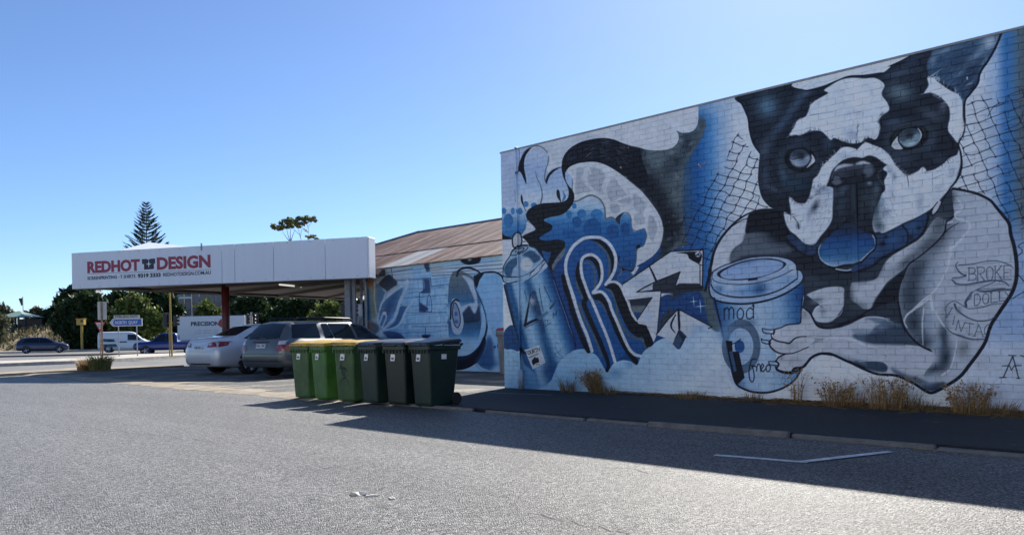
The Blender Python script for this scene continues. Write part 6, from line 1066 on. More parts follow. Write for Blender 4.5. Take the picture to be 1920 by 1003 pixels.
# ------------------------------------------------------------------ wheelie bins
def make_bin(name, label, loc, rz, body, lid, tilt=0, group='wheelie bins standing in a row', sticker=True):
    t = empty(name, loc, rz, label=label, cat='bin', group=group); t.rotation_euler = (0, tilt, rz)   # front faces local -y
    b = MB(); prof = [(.0, .43, .46, .03), (.04, .455, .50, .04), (.5, .50, .58, .05), (.86, .535, .645, .05), (.90, .54, .655, .05)]
    b.rings([rrect(w, d, r, z, 3, 0, (d - .5) * .18) for z, w, d, r in prof]); b.build('body', body, t, True).data.polygons.foreach_set('use_smooth', [False] * len(t.children[-1].data.polygons))
    MB().rings([rrect(.575, .70, .05, .885, 3, 0, .03), rrect(.585, .71, .05, .90, 3, 0, .03), rrect(.585, .71, .05, .945, 3, 0, .03), rrect(.565, .69, .05, .95, 3, 0, .03)]).build('rim', body, t)
    for k in range(7): MB().box(-.27 + k * .085, -.315, .835, -.245 + k * .085, -.285, .888).build('rib', body, t)
    l = MB(); rg = []
    for z, w, d, cy in ((.952, .60, .735, .03), (.975, .605, .74, .03), (1.005, .57, .70, .03), (1.022, .46, .56, .04)): rg.append([(x, y, zz + (.05 * (y + .35) / .7)) for x, y, zz in rrect(w, d, .05, z, 3, 0, cy)])
    l.rings(rg); lo = l.build('lid', lid, t, True); lo.rotation_euler = (-.012 * (len(label) % 4), 0, .01 * (len(label) % 3 - 1)); lo.data.polygons.foreach_set('use_smooth', [False] * len(lo.data.polygons))
    MB().box(-.12, -.365, .955, .12, -.33, .985, .008).build('lid_grip', lid, lo)
    MB().tube([(-.25, .37, .93), (-.25, .43, .97), (.25, .43, .97), (.25, .37, .93)], .016, 8).build('handle', body, t, True)
    MB().tube([(-.24, .36, 1.0), (.24, .36, 1.0)], .02, 8).build('hinge', lid, t, True)
    MB().tube([(-.28, .27, .1), (.28, .27, .1)], .012, 6).build('axle', M_DARKRIM, t)
    for sd in (-1, 1):
        w = MB(); w.rings([[(sd * x, .27 + r * math.cos(2 * math.pi * k / 20), .1 + r * math.sin(2 * math.pi * k / 20)) for k in range(20)] for x, r in ((.235, .03), (.235, .085), (.245, .1), (.275, .1), (.285, .085), (.285, .03))]); w.build('wheel', M_TYRE, t)
    if sticker:
        s = MB().box(-.055, -.004, -.055, .055, .004, .055).build('sticker', mat('bin_sticker', (.7, .71, .72), .5, noise=.25, nscale=30), t); s.location = (-.02, -.2975, .765); s.rotation_euler = (-.13, 0, 0); MB().box(-.03, -.006, -.03, .03, -.003, .0).build('print', M_NAVY, s)
        MB().add([(-.035, 0, .075), (.035, 0, .075), (0, 0, .125)], [(0, 1, 2)]).build('triangle_mark', MATS['bin_sticker'], s)
    return t
def plastic(name, c, rough=.42): return mat(name, c, rough, 0, .5, noise=.38, nscale=3.2, bump=.2, bscale=70)
P_G1, P_G2, P_G3 = plastic('bin_green', (.028, .085, .022)), plastic('bin_light_green', (.04, .13, .02)), plastic('bin_mid_green', (.026, .08, .022))
P_D1, P_D2, P_D3 = plastic('bin_dark_green', (.007, .022, .016)), plastic('bin_forest_green', (.006, .019, .014)), plastic('bin_deep_green', (.007, .022, .016)); P_Y = plastic('lid_yellow', (.42, .27, .03)); P_L = plastic('lid_dark', (.018, .024, .028), .35)
BR = WRZ
front = [(563, 745), (600, 748), (645, 751.5), (693, 755), (741, 758), (791, 761)]
specs = [('green wheelie bin with yellow lid, at the left end of the row', P_G1, P_Y), ('bright green yellow-lidded wheelie bin, second from the left end', P_G2, P_Y), ('yellow-lidded green wheelie bin with scrawled graffiti on its front', P_G3, P_Y),
         ('dark green wheelie bin next to the graffitied one', P_D1, P_L), ('dark green wheelie bin, second from the right end of the row', P_D2, P_L), ('dark wheelie bin at the right end, its wheel showing', P_D3, P_L)]
bins = []
for i, ((px, py), (lb, bo, li)) in enumerate(zip(front, specs)):
    P = gnd(px, py) - NV * .24; bins.append(make_bin('wheelie_bin', lb, (P[0], P[1], .0), BR + [.10, -.05, .12, -.07, .05, -.06][i], bo, li)); bins[-1].scale = (.9, .9, .94)
# graffiti on the third bin: thin painted strokes lying on its front
s6 = MB().box(-.004, -.05, -.04, .004, .05, .04).build('sticker', MATS['bin_sticker'], bins[5]); s6.location = (.265, .02, .78); s6.rotation_euler = (0, -.09, 0)
gm = mat('marker_blue', (.02, .03, .07), .6)
gs = MB()
for st in ([(-.04, .70), (-.07, .62), (-.1, .56), (.03, .58), (.06, .52)], [(-.03, .62), (-.05, .46), (.01, .44), (.02, .58)], [(0, .42), (-.08, .36), (-.05, .28), (.05, .27), (.09, .34), (.02, .42), (-.02, .4)], [(-.12, .34), (-.15, .30), (-.1, .27)]):
    gs.tube([(x, -.2265 - .118 * z, z) for x, z in st], .007, 4)
gs.build('graffiti', gm, bins[2])
rp_ = gnd(934, 702); rbn = make_bin('wheelie_bin', 'grey wheelie bin with red lid beside the mural wall corner', (rp_[0] + .35, rp_[1] + .35, 0), WRZ - .35, plastic('bin_grey', (.28, .27, .25), .6), plastic('lid_red', (.45, .02, .025), .4), group='wheelie bins standing in a row', sticker=False); rbn.scale = (1, 1, 1.16); del rbn['group']
# ------------------------------------------------------------------ signs and signals
M_POLE = mat('galvanised_pole', (.35, .36, .37), .5, .4, noise=.15); M_RUSTP = mat('rusty_post', (.30, .19, .12), .8, noise=.3, nscale=5); M_YEL = mat('signal_yellow', (.42, .27, .05), .5, noise=.15, nscale=4); M_SIGW = mat('sign_face_white', (.62, .63, .62), .5); M_SIGB = mat('sign_face_blue', (.02, .085, .36), .4); M_BLK = mat('lantern_black', (.015, .015, .017), .5)
def base(px, py, z=.03): return gnd(px, py, z)
def zat(px, py, P): return float(atY(px, py, P[1])[2])
def up(P, px, py): return zat(px, py, P) - P[2]
# street sign
P = base(240, 667.3); sg = empty('street_sign', P, label='blue arrow street sign with white name plate on two posts', cat='sign'); u = P[1] / FPX
for dx in (-17.5, 17): MB().tube([(dx * u, .06, 0), (dx * u - .02, .06, up(P, 240, 597))], .035, 8).build('post', M_POLE, sg)
x0, x1, z0, z1 = -33.5 * u, 27.8 * u, up(P, 240, 611.3), up(P, 240, 597); zm = (z0 + z1) / 2
MB().add([(x, y, z) for y in (0, .03) for x, z in ((x0, zm), (x0 + .2, z1), (x1, z1), (x1, z0), (x0 + .2, z0))], [(4, 3, 2, 1, 0), (5, 6, 7, 8, 9)] + [(i, (i + 1) % 5, 5 + (i + 1) % 5, 5 + i) for i in range(5)]).build('arrow_board', M_SIGW, sg)
k = .045; MB().add([(x, -.006, z) for x, z in ((x0 + k * 1.6, zm), (x0 + .2 + k * .7, z1 - k), (x1 - k, z1 - k), (x1 - k, z0 + k), (x0 + .2 + k * .7, z0 + k))], [(4, 3, 2, 1, 0)]).build('board_face', M_SIGB, sg)
MB().add([(x, -.01, z) for x, z in ((x0 + .1, zm), (x0 + .25, z1 - .09), (x0 + .32, z1 - .09), (x0 + .18, zm), (x0 + .32, z0 + .09), (x0 + .25, z0 + .09))], [(5, 4, 3, 0), (0, 3, 2, 1)]).build('arrow_mark', M_SIGW, sg)
text('lettering', 'NORTH  QUAY', M_SIGW, sg, .28, (-23 * u, -.012, zm - .1), (1, 0, .0), (0, -1, 0), 42.5 * u, .004)
nz0, nz1 = up(P, 240, 597) + .01, up(P, 240, 590.6); MB().box(-25.5 * u, .0, nz0, 22.5 * u, .03, nz1).build('name_plate', mat('plate_grey', (.42, .44, .44), .5), sg); text('lettering', 'STIRLING HWY', M_BLK, sg, (nz1 - nz0) * .9, (-23 * u, -.006, nz0 + (nz1 - nz0) * .2), (1, 0, 0), (0, -1, 0), 43 * u, .004)
# give way sign
P = base(188, 668.5); gw = empty('give_way_sign', P, label='red and white triangular give way sign on thin post', cat='sign'); u = P[1] / FPX; z1, z0 = up(P, 188, 603.3), up(P, 188, 621)
MB().tube([(0, .05, 0), (-.02, .05, z1 - .1)], .032, 8).build('post', M_RUSTP, gw)
for nm, s_, y, m in (('red_border', 1.0, 0, mat('sign_face_red', (.42, .03, .05), .45)), ('white_face', .68, -.006, M_SIGW)):
    cz = z1 - (z1 - z0) * .36; tri = [(-10.2 * u, z1), (10.2 * u, z1), (0, z0)]; pts = [(a * s_, y, cz + (b - cz) * s_) for a, b in tri]; MB().add(pts + [(a, .02, c) for a, _, c in pts], [(2, 1, 0), (3, 4, 5), (0, 1, 4, 3), (1, 2, 5, 4), (2, 0, 3, 5)]).build(nm, m, gw)
text('lettering', 'GIVE', M_BLK, gw, .17, (-4.3 * u, -.012, z1 - (z1 - z0) * .40), (1, 0, 0), (0, -1, 0), 8.6 * u); text('lettering', 'WAY', M_BLK, gw, .15, (-2.6 * u, -.012, z1 - (z1 - z0) * .6), (1, 0, 0), (0, -1, 0), 5.2 * u)
# back of a tall sign
P = base(193.5, 673); bs = empty('sign_back', P, label='pale back of a tall rectangular sign on a brown post', cat='sign'); u = P[1] / FPX; MB().tube([(0, -.045, 0), (-.04, -.045, up(P, 193, 566.5))], .045, 8).build('post', M_RUSTP, bs); MB().box(-9 * u, 0, up(P, 193, 599.5), 7.4 * u, .02, up(P, 193, 565.5), .004).build('board', mat('sign_back_grey', (.46, .46, .43), .6, noise=.12, nscale=2), bs)
# yellow box on a pole
P = gnd(153, 655.5, .04); yb = empty('yellow_box', P, label='yellow equipment box on a yellow pole before the bushes', cat='equipment box'); u = P[1] / FPX; MB().tube([(0, .1, 0), (0, .1, up(P, 153, 608))], .13, 10).build('pole', M_YEL, yb); MB().box(-7 * u, -.25, up(P, 153, 609.3), 6.6 * u, .3, up(P, 153, 598), .03).build('box', M_YEL, yb); MB().box(1.2 * u, -.27, up(P, 153, 604), 5.6 * u, -.25, up(P, 153, 600)).build('camera_window', M_BLK, yb); MB().box(-7.6 * u, -.3, up(P, 153, 598), 7.2 * u, .35, up(P, 153, 597)).build('hood', M_YEL, yb)
# traffic signals
def lantern(t, x, z0, z1, w, facing, back=True):
    """three-aspect lantern; facing -1 shows its lenses to the camera, +1 its back, 0 side on"""
    h = (z1 - z0); ln = empty('lantern', (x, 0, z0)); ln.parent = t
    if back: MB().box(-w * .95, .02, -.08, w * .95, .05, h + .08, .01).build('target_board', M_BLK, ln); MB().box(-w * .98, .052, -.092, w * .98, .056, h + .092).build('board_edge', M_POLE, ln)
    MB().box(-w * .55, -.12, 0, w * .55, .018, h, .02).build('housing', M_BLK, ln)
    for k in range(3):
        zc = h * (k + .5) / 3
        if facing == 0: MB().tube([(w * .5, -.05, zc), (w * 1.25, -.05, zc - .02)], h * .13, 10).build('visor', M_BLK, ln)
        else: MB().tube([(0, facing * .12, zc), (0, facing * .34, zc - .02)], h * .13, 12, False).build('visor', M_BLK, ln); MB().tube([(0, facing * .121, zc), (0, facing * .128, zc)], h * .12, 12).build('lens', mat('lens_%d' % k, [(.02, .06, .03), (.12, .07, .01), (.12, .01, .01)][k], .2), ln)
P = base(322.5, 668); ts = empty('traffic_signal', P, label='tall yellow traffic signal pole with two lanterns beside the blue ute', cat='traffic light', group='traffic signals'); u = P[1] / FPX
MB().tube([(0, 0, 0), (-2.4 * u, 0, up(P, 322, 536))], .05, 10).build('pole', M_YEL, ts); MB().tube([(-5.5 * u, .1, 0), (-6 * u, .1, up(P, 317, 600))], .035, 8).build('side_pole', M_YEL, ts)
lantern(ts, -10.5 * u, up(P, 313, 611.5), up(P, 313, 589.5), 6.2 * u, 1); lantern(ts, 8 * u, up(P, 331, 610.5), up(P, 331, 591), 6.4 * u, 0, False); MB().box(-8 * u, -.02, up(P, 322, 606), 6 * u, .02, up(P, 322, 605)).build('bracket', M_YEL, ts)
P = np.array([(472 - CX) / FPX * 60, 60, .03]); t2 = empty('traffic_signal', P, label='traffic signal seen over the silver sedan roof', cat='traffic light', group='traffic signals'); u = P[1] / FPX
MB().tube([(0, 0, 0), (0, 0, up(P, 472, 585))], .08, 8).build('pole', M_POLE, t2); lantern(t2, -7.5 * u, up(P, 465, 608), up(P, 465, 588), 3.2 * u, 0, False); lantern(t2, 8 * u, up(P, 481, 609), up(P, 481, 589), 4.2 * u, -1); MB().box(-13 * u, .03, up(P, 465, 612), -2 * u, .05, up(P, 465, 591)).build('white_board', M_SIGW, t2)
P = np.array([(653 - CX) / FPX * 52, 52, .03]); t3 = empty('traffic_signal', P, label='traffic signal below the canopy, left of the meter box', cat='traffic light', group='traffic signals'); u = P[1] / FPX
MB().tube([(0, 0, 0), (0, 0, up(P, 653, 570))], .1, 8).build('pole', M_YEL, t3); MB().tube([(-9 * u, .1, 0), (-9 * u, .1, up(P, 643, 597))], .06, 8).build('side_pole', M_YEL, t3); lantern(t3, -8.5 * u, up(P, 645, 594), up(P, 645, 570), 5.4 * u, 1); lantern(t3, -14 * u, up(P, 638, 608), up(P, 638, 597), 3 * u, 0, False)
# flag pole, litter
P = np.array([(45 - CX) / FPX * 120, 120, 1.5]); fp_ = empty('flag_pole', P, label='slim flag pole with drooping green flag beyond the pavilion', cat='flag pole'); MB().tube([(0, 0, 0), (-.08, 0, float(atY(44, 556, 120)[2]) - 1.5)], .07, 6).build('pole', M_SIGW, fp_)
fz = [float(atY(44, y_, 120)[2]) - 1.5 for y_ in (558, 572)]; fv = [(-.1 - .55 * a * (1 - .4 * b), .12 * math.sin(5 * a + 3 * b), fz[0] + (fz[1] - fz[0]) * (b + .12 * a)) for b in np.linspace(0, 1, 6) for a in np.linspace(0, 1, 5)]; mkobj('flag', fv, [(r_ * 5 + c_, r_ * 5 + c_ + 1, r_ * 5 + c_ + 6, r_ * 5 + c_ + 5) for r_ in range(5) for c_ in range(4)], mat('flag_green', (.03, .12, .08), .8), fp_)
rl = random.Random(8)
def fixn(o):
    bm = bmesh.new(); bm.from_mesh(o.data); bmesh.ops.recalc_face_normals(bm, faces=bm.faces); bm.to_mesh(o.data); bm.free()
def litter(name, px, py, w, d, label, h=.012):
    P = gnd(px, py, RZ); n = 14; v = [(0, 0, h)] + [(w / 2 * math.cos(2 * math.pi * k / n) * rl.uniform(.6, 1.15), d / 2 * math.sin(2 * math.pi * k / n) * rl.uniform(.5, 1.2), rl.uniform(.0, h)) for k in range(n)] + [(w / 2 * math.cos(2 * math.pi * k / n) * .9, d / 2 * math.sin(2 * math.pi * k / n) * .9, -.002) for k in range(n)]
    o = mkobj(name, v, [(0, 1 + k, 1 + (k + 1) % n) for k in range(n)] + [(1 + k, 1 + n + k, 1 + n + (k + 1) % n, 1 + (k + 1) % n) for k in range(n)], mat('paper_scrap', (.5, .49, .46), .8, noise=.3, nscale=20)); fixn(o); o.location = (P[0], P[1], RZ + .004); return tag(o, label, 'litter', 'scraps on the road')
litter('paper_scrap', 672, 927, .14, .09, 'largest flattened pale paper scrap on the sunlit road', .02); litter('paper_scrap', 697, 930, .1, .05, 'middle of three pale paper scraps lying on the road'); litter('paper_scrap', 735, 935, .055, .05, 'smallest pale paper scrap, rightmost on the sunlit road')
# ------------------------------------------------------------------ plants
def leaf_mat(name, a, b, rough=.6):
    m = bpy.data.materials.new(name); m.use_nodes = True; N = m.node_tree; p = N.nodes['Principled BSDF']; g = N.nodes.new('ShaderNodeNewGeometry'); r = N.nodes.new('ShaderNodeValToRGB'); r.color_ramp.elements[0].color = (*a, 1); r.color_ramp.elements[1].color = (*b, 1)
    N.links.new(g.outputs['Random Per Island'], r.inputs[0]); N.links.new(r.outputs[0], p.inputs['Base Color']); p.inputs['Roughness'].default_value = rough; p.inputs['Specular IOR Level'].default_value = .3
    tr = N.nodes.new('ShaderNodeBsdfTranslucent'); N.links.new(r.outputs[0], tr.inputs[0]); mx = N.nodes.new('ShaderNodeMixShader'); mx.inputs[0].default_value = .3; N.links.new(p.outputs[0], mx.inputs[1]); N.links.new(tr.outputs[0], mx.inputs[2]); N.links.new(mx.outputs[0], N.nodes['Material Output'].inputs[0]); return m
L_DARK = leaf_mat('dark_leaves', (.012, .028, .012), (.045, .075, .022)); L_OLIVE = leaf_mat('olive_leaves', (.035, .06, .015), (.18, .22, .05)); L_PINE = leaf_mat('pine_needles', (.02, .04, .035), (.05, .085, .06)); L_GUM = leaf_mat('gum_leaves', (.09, .12, .06), (.32, .34, .18)); L_GREY = leaf_mat('greyish_leaves', (.05, .06, .035), (.16, .16, .09)); L_DRY = leaf_mat('dry_straw', (.13, .075, .03), (.42, .28, .13)); L_GRASS = leaf_mat('green_grass', (.10, .12, .035), (.36, .34, .13)); L_WEED = leaf_mat('dry_weed', (.20, .11, .045), (.58, .38, .17))
M_BARK = mat('bark', (.10, .075, .055), .9, noise=.4, nscale=4); M_GBARK = mat('pale_bark', (.28, .22, .17), .8, noise=.3, nscale=4)
def leaf_cloud(rng, blobs, n, size, aspect=.5):
    """leaf quads spread through lumpy ellipsoids (cx,cy,cz,rx,ry,rz), denser at the skin"""
    bl = np.array(blobs, float); vol = bl[:, 3] * bl[:, 4] * bl[:, 5]; k = rng.choice(len(bl), n, p=vol / vol.sum()); d = rng.randn(n, 3); d /= np.linalg.norm(d, axis=1)[:, None]
    r = rng.rand(n) ** .28; lump = 1 + .26 * rng.randn(n) * (rng.rand(n) < .25) + .18 * np.sin(d[:, 0] * 7 + k) * np.cos(d[:, 1] * 6 + k * 2) + .12 * np.sin(d[:, 2] * 9 + k * 3)
    c = bl[k, :3] + d * bl[k, 3:] * (r * lump)[:, None]
    u = rng.randn(n, 3); u /= np.linalg.norm(u, axis=1)[:, None]; w = np.cross(u, rng.randn(n, 3)); w /= np.linalg.norm(w, axis=1)[:, None]; s = size * rng.uniform(.6, 1.4, n)[:, None]
    v = np.stack([c - u * s, c + w * s * aspect, c + u * s, c - w * s * aspect], 1).reshape(-1, 3); f = np.arange(4 * n).reshape(-1, 4); return v, f
def mesh_np(name, v, f, m, parent=None):
    me = bpy.data.meshes.new(name); me.vertices.add(len(v)); me.vertices.foreach_set('co', np.asarray(v, np.float32).ravel()); me.loops.add(f.size); me.loops.foreach_set('vertex_index', f.astype(np.int32).ravel()); me.polygons.add(len(f)); me.polygons.foreach_set('loop_start', np.arange(0, f.size, f.shape[1], dtype=np.int32)); me.update(); me.validate(); me.materials.append(m)
    o = bpy.data.objects.new(name, me); COL.objects.link(o); o.parent = parent; return o
def tree(name, label, cat, pos, blobs, n, size, m, trunk=None, seed=0, group=None, bark=None):
    t = empty(name, pos, label=label, cat=cat, group=group); rng = np.random.RandomState(seed); v, f = leaf_cloud(rng, blobs, n, size); mesh_np('crown', v, f, m, t)
    b = MB()
    for pth, r0, r1 in trunk or [([(0, 0, 0), (0, 0, max(q_[2] for q_ in blobs))], .15, .06)]: b.tube(pth, list(np.linspace(r0, r1, len(pth))), 7)
    b.build('trunk', bark or M_BARK, t, True); return t
def bush(label, px0, px1, pyt, Y, m, n, size, seed, z0=0, deep=.5, name='bush', cat='bush', group='bushes along the highway', lumps=7):
    """bush filling a picture span px0..px1, top at pyt, standing at distance Y"""
    rng = np.random.RandomState(seed); xa, xb = (px0 - CX) / FPX * Y, (px1 - CX) / FPX * Y; top = float(atY((px0 + px1) / 2, pyt, Y)[2]); w, h = xb - xa, top - z0; bl = []
    for i in range(lumps * 3):
        fx_ = rng.uniform(-.44, .44); fz = rng.uniform(.2, .95); r_ = rng.uniform(.07, .19); bl.append((fx_ * w, rng.uniform(-.3, .3) * w * deep, fz * h * (1 - .5 * abs(fx_)), r_ * w, r_ * w * deep * 1.2, min(r_ * w, h * .3)))
    bl.append((0, 0, h * .45, w * .36, w * deep * .45, h * .42)); bl.append((0, 0, h * .72, w * .24, w * deep * .35, h * .25))
    return tree(name, label, cat, ((xa + xb) / 2, Y, z0), bl, n, size, m, [([(0, 0, 0), (.1, 0, h * .5), (0, .1, h * .8)], .16, .04)], seed, group)
# far bank with dry grass behind the highway
rng = np.random.RandomState(2); nx_, ny_ = 110, 16; gx = np.linspace(-150, 40, nx_); gv = []
for j in range(ny_):
    for i in range(nx_):
        t_ = j / (ny_ - 1); y_ = 89 + t_ * 40 - gx[i] * .10; h_ = 2.75 * min(1, max(0, (t_ - .03) / .2)) ** .7 + t_ * 1.0; k_ = 1 if gx[i] < -45 else max(.25, 1 - (gx[i] + 45) / 25); gv.append((gx[i], y_, -.2 + h_ * k_ + (rng.randn() * .12 if j else 0)))
tag(mkobj('embankment', gv, [(j * nx_ + i, j * nx_ + i + 1, (j + 1) * nx_ + i + 1, (j + 1) * nx_ + i) for j in range(ny_ - 1) for i in range(nx_ - 1)], mat('dry_bank', (.15, .11, .065), .95, noise=.5, nscale=.5, col2=(.30, .24, .12), bump=.6, bscale=2), None, True), kind='structure')
n = 9000; bx_ = rng.uniform(-130, -42, n); bt = rng.rand(n) ** 1.3; by = 90 + bt * 12 - bx_ * .10; bz = -.2 + 2.75 * np.clip((bt * 12 / 40 - .03) / .2, 0, 1) ** .7 + .1; hh = rng.uniform(.25, .8, n); aa = rng.uniform(0, 6.28, n); c = np.c_[bx_, by, bz]; e1 = np.c_[np.cos(aa), np.sin(aa), 0 * aa] * .16; tp = np.c_[rng.randn(n) * .2, rng.randn(n) * .2, hh]
tag(mesh_np('bank_scrub', np.stack([c - e1, c + e1, c + tp + e1 * .4, c + tp - e1 * .4], 1).reshape(-1, 3), np.arange(4 * n).reshape(-1, 4), leaf_mat('bank_scrub', (.045, .05, .028), (.19, .15, .08))), 'dry scrub and grass covering the far roadside bank', 'scrub', kind='stuff')
# bushes
bush('big dark bush behind the tall sign back', 104, 215, 543, 92, L_DARK, 9000, .30, 1, 0, .5); bush('round olive-green bush above the white van', 196, 312, 552, 90, L_OLIVE, 9000, .27, 2, 0, .5); bush('dark bush behind the yellow traffic pole', 285, 352, 548, 98, L_DARK, 5000, .3, 3, 0, .5)
bush('bright olive bush above the white truck', 352, 424, 563, 96, L_OLIVE, 5000, .26, 4, 0, .6); bush('dark tree mass right of the red column', 420, 520, 548, 94, L_DARK, 8000, .3, 5, 0, .5); bush('dark tree mass above the grey wagon', 500, 600, 553, 92, L_DARK, 8000, .3, 6, 0, .5); bush('olive-lit bush under the right end of the canopy', 575, 662, 562, 86, L_OLIVE, 6000, .26, 7, 0, .5); bush('grey-green shrub at the left picture edge', -70, 17, 586, 84, L_GREY, 5000, .22, 8, .2, .6); bush('dark bush beside the pavilion, next to the tall bushes', 58, 118, 583, 116, L_DARK, 4000, .35, 9, 2.6, .5); bush('sparse grey tree top behind the pavilion', -30, 28, 569, 128, L_GREY, 2200, .34, 10, 2.6, .5, 'roadside_tree', 'tree', None); bush('grey-leaved tree right of the flag pole', 50, 86, 574, 130, L_GREY, 2000, .34, 12, 2.8, .5, 'roadside_tree', 'tree', None); bush('small dark shrub at the foot of the yellow box pole', 130, 175, 636, 91, L_DARK, 2500, .22, 13, 0, .6); bush('low dark hedge mass behind the parked hatchback lane', 150, 215, 622, 93, L_DARK, 4000, .25, 14, 0, .5)
for i_, (a_, b_, t_, lb_) in enumerate(((95, 200, 541, 'tall dark trees behind the yellow equipment box'), (240, 330, 540, 'tall dark trees left of the yellow signal pole'), (300, 420, 536, 'tall dark trees standing behind the panel wall'), (395, 500, 536, 'tall dark trees behind the red column'), (470, 585, 538, 'tall dark trees behind the wagon roof'), (555, 670, 540, 'tall dark trees behind the canopy end'), (180, 310, 545, 'tall dark trees behind the street sign'))): bush(lb_, a_, b_, t_, 112, L_DARK, 9000, .46, 40 + i_, 0, .35, 'roadside_tree', 'tree', 'tall trees behind the bushes', 10)
for i_, (a_, b_, t_) in enumerate(((640, 720, 556), (700, 800, 560))): bush(('dark bush just left of the downpipe', 'dark bush hidden mostly by the painted building')[i_], a_, b_, t_, 90, L_DARK, 3000, .3, 20 + i_)
# pavilion, house, panel wall beyond
pv = atY(40, 612, 108); pav = empty('pavilion', (pv[0], pv[1], 2.3), label='small pavilion with a green hipped roof on the bank', cat='pavilion'); u = 108 / FPX; ez, tz_ = float(atY(40, 594.5, 108)[2]) - 2.3, float(atY(33, 583, 108)[2]) - 2.3
MB().add([(-26 * u, -2, ez), (24 * u, -2, ez), (24 * u, 2.5, ez), (-26 * u, 2.5, ez), (-8 * u, .2, tz_), (-4 * u, .2, tz_)], [(0, 1, 5, 4), (1, 2, 5), (2, 3, 4, 5), (3, 0, 4), (3, 2, 1, 0)]).build('roof', mat('green_tin', (.20, .30, .26), .5, noise=.15), pav)
for dx in (-24, -10, 4, 22):
    for dy in (-1.7, 2.2): MB().box(dx * u - .1, dy - .1, -.6, dx * u + .1, dy + .1, ez).build('post', M_BLK, pav)
MB().box(-24 * u, 1.9, -.6, 22 * u, 2.1, ez * .9).build('back_wall', mat('brown_wall', (.12, .10, .09), .8), pav); MB().box(-24 * u, -1.75, -.6, 22 * u, -1.65, .35).build('balustrade', M_BLK, pav)
rw = atY(85, 612, 112); rwl = empty('garden_wall', (rw[0], rw[1], 2.2), label='low brown retaining wall beside the pavilion', cat='wall'); MB().box(-1.7, 0, -.5, 2.3, .3, float(atY(85, 600, 112)[2]) - 2.2).build('wall', mat('retaining_stone', (.14, .12, .10), .9, noise=.3, nscale=2), rwl); MB().box(-1.75, -.03, float(atY(85, 600, 112)[2]) - 2.2, 2.35, .33, float(atY(85, 599, 112)[2]) - 2.2).build('coping', M_CONC, rwl)
hs = atY(124, 560, 120); hou = empty('verandah_house', (hs[0], hs[1], 0), label='grey house with a verandah showing beside the canopy sign', cat='house'); u = 120 / FPX; hz = lambda y: float(atY(124, y, 120)[2])
MB().box(3 * u, 1, 0, 28 * u, 6, hz(540)).build('wall', mat('house_grey', (.10, .11, .13), .7), hou); MB().add([(-10 * u, -1.5, hz(549)), (30 * u, -1.5, hz(549)), (30 * u, 7, hz(549)), (-10 * u, 7, hz(549)), (4 * u, 3, hz(530)), (24 * u, 3, hz(530))], [(0, 1, 5, 4), (1, 2, 5), (2, 3, 4, 5), (3, 0, 4), (3, 2, 1, 0)]).build('roof', mat('house_roof', (.17, .19, .22), .6), hou)
for dx in (-8.5, -2, 4): MB().box(dx * u - .08, -1.3, hz(568), dx * u + .08, -1.1, hz(550)).build('verandah_post', M_BLK, hou)
MB().box(-9 * u, -1.3, hz(569), 6 * u, 1, hz(567)).build('verandah_floor', MATS['house_grey'], hou); MB().box(-9 * u, -1.3, hz(563), 4 * u, -1.2, hz(562)).build('rail', M_BLK, hou); MB().box(6 * u, .95, hz(566), 12 * u, 1.0, hz(553)).build('window', M_GLASS, hou)
pw = atY(372, 600, 104); pan = empty('panel_wall', (pw[0], pw[1], 0), label='weathered grey concrete panel wall behind the olive bush', cat='wall'); u = 104 / FPX
for k in range(6): x_ = (-40 + k * 14) * u; MB().box(x_ + .03, 0, 0, x_ + 14 * u - .03, .2, float(atY(372, 551, 104)[2]), .02).build('panel', mat('panel_concrete', (.22, .21, .21), .9, noise=.35, nscale=.6), pan)
MB().box(-40 * u, -.25, float(atY(372, 560, 104)[2]), -12 * u, -.05, float(atY(372, 556, 104)[2])).build('ledge', M_SIGW, pan)
# Norfolk pine
NP = np.array([(278 - CX) / FPX * 125, 125, 0]); topz = float(atY(278, 377, 125)[2]); pine = empty('norfolk_pine', NP, label='tall symmetrical pine tree rising behind the sign', cat='tree'); MB().tube([(0, 0, 0), (0.05, 0, topz * .5), (0, 0, topz)], [.28, .16, .02], 8).build('trunk', M_BARK, pine); rng = np.random.RandomState(3); pv_ = []; u = 125 / FPX
zz = topz - .5; lev = 0
while zz > 7:
    d_ = (topz - zz); rad = min(.22 + d_ * .36, 3.4); nb = 5 if lev < 4 else 7; off = rng.rand() * 6
    for k in range(nb):
        a = off + 2 * math.pi * k / nb + rng.randn() * .14; L_ = rad * rng.uniform(.78, 1.12); rise = .50 * L_ * rng.uniform(.75, 1.2); m_ = int(44 * L_) + 10
        for i in range(m_):
            s = rng.rand() ** .7; b = np.array([math.cos(a) * L_ * s, math.sin(a) * L_ * s, zz + rise * s ** 1.25 - .1 * math.sin(3.1 * s)]); w = (.16 * (1 - abs(s - .55)) + .04) * min(1, .4 + L_ * .4); pe = np.array([-math.sin(a), math.cos(a), 0]) * rng.randn() * w * .7; ax = np.array([math.cos(a), math.sin(a), .6]); q1 = b + pe; q2 = q1 + ax * rng.uniform(.18, .34) + np.array([0, 0, .07]) + pe * .6; sd = np.array([0, 0, 1]) * rng.uniform(.03, .06) + pe * .1; pv_ += [q1 - sd, q1 + sd, q2 + sd * .3, q2 - sd * .3]
    zz -= .42 + lev * .012; lev += 1
pv_ = np.array(pv_); mesh_np('crown', pv_, np.arange(len(pv_)).reshape(-1, 4), L_PINE, pine)
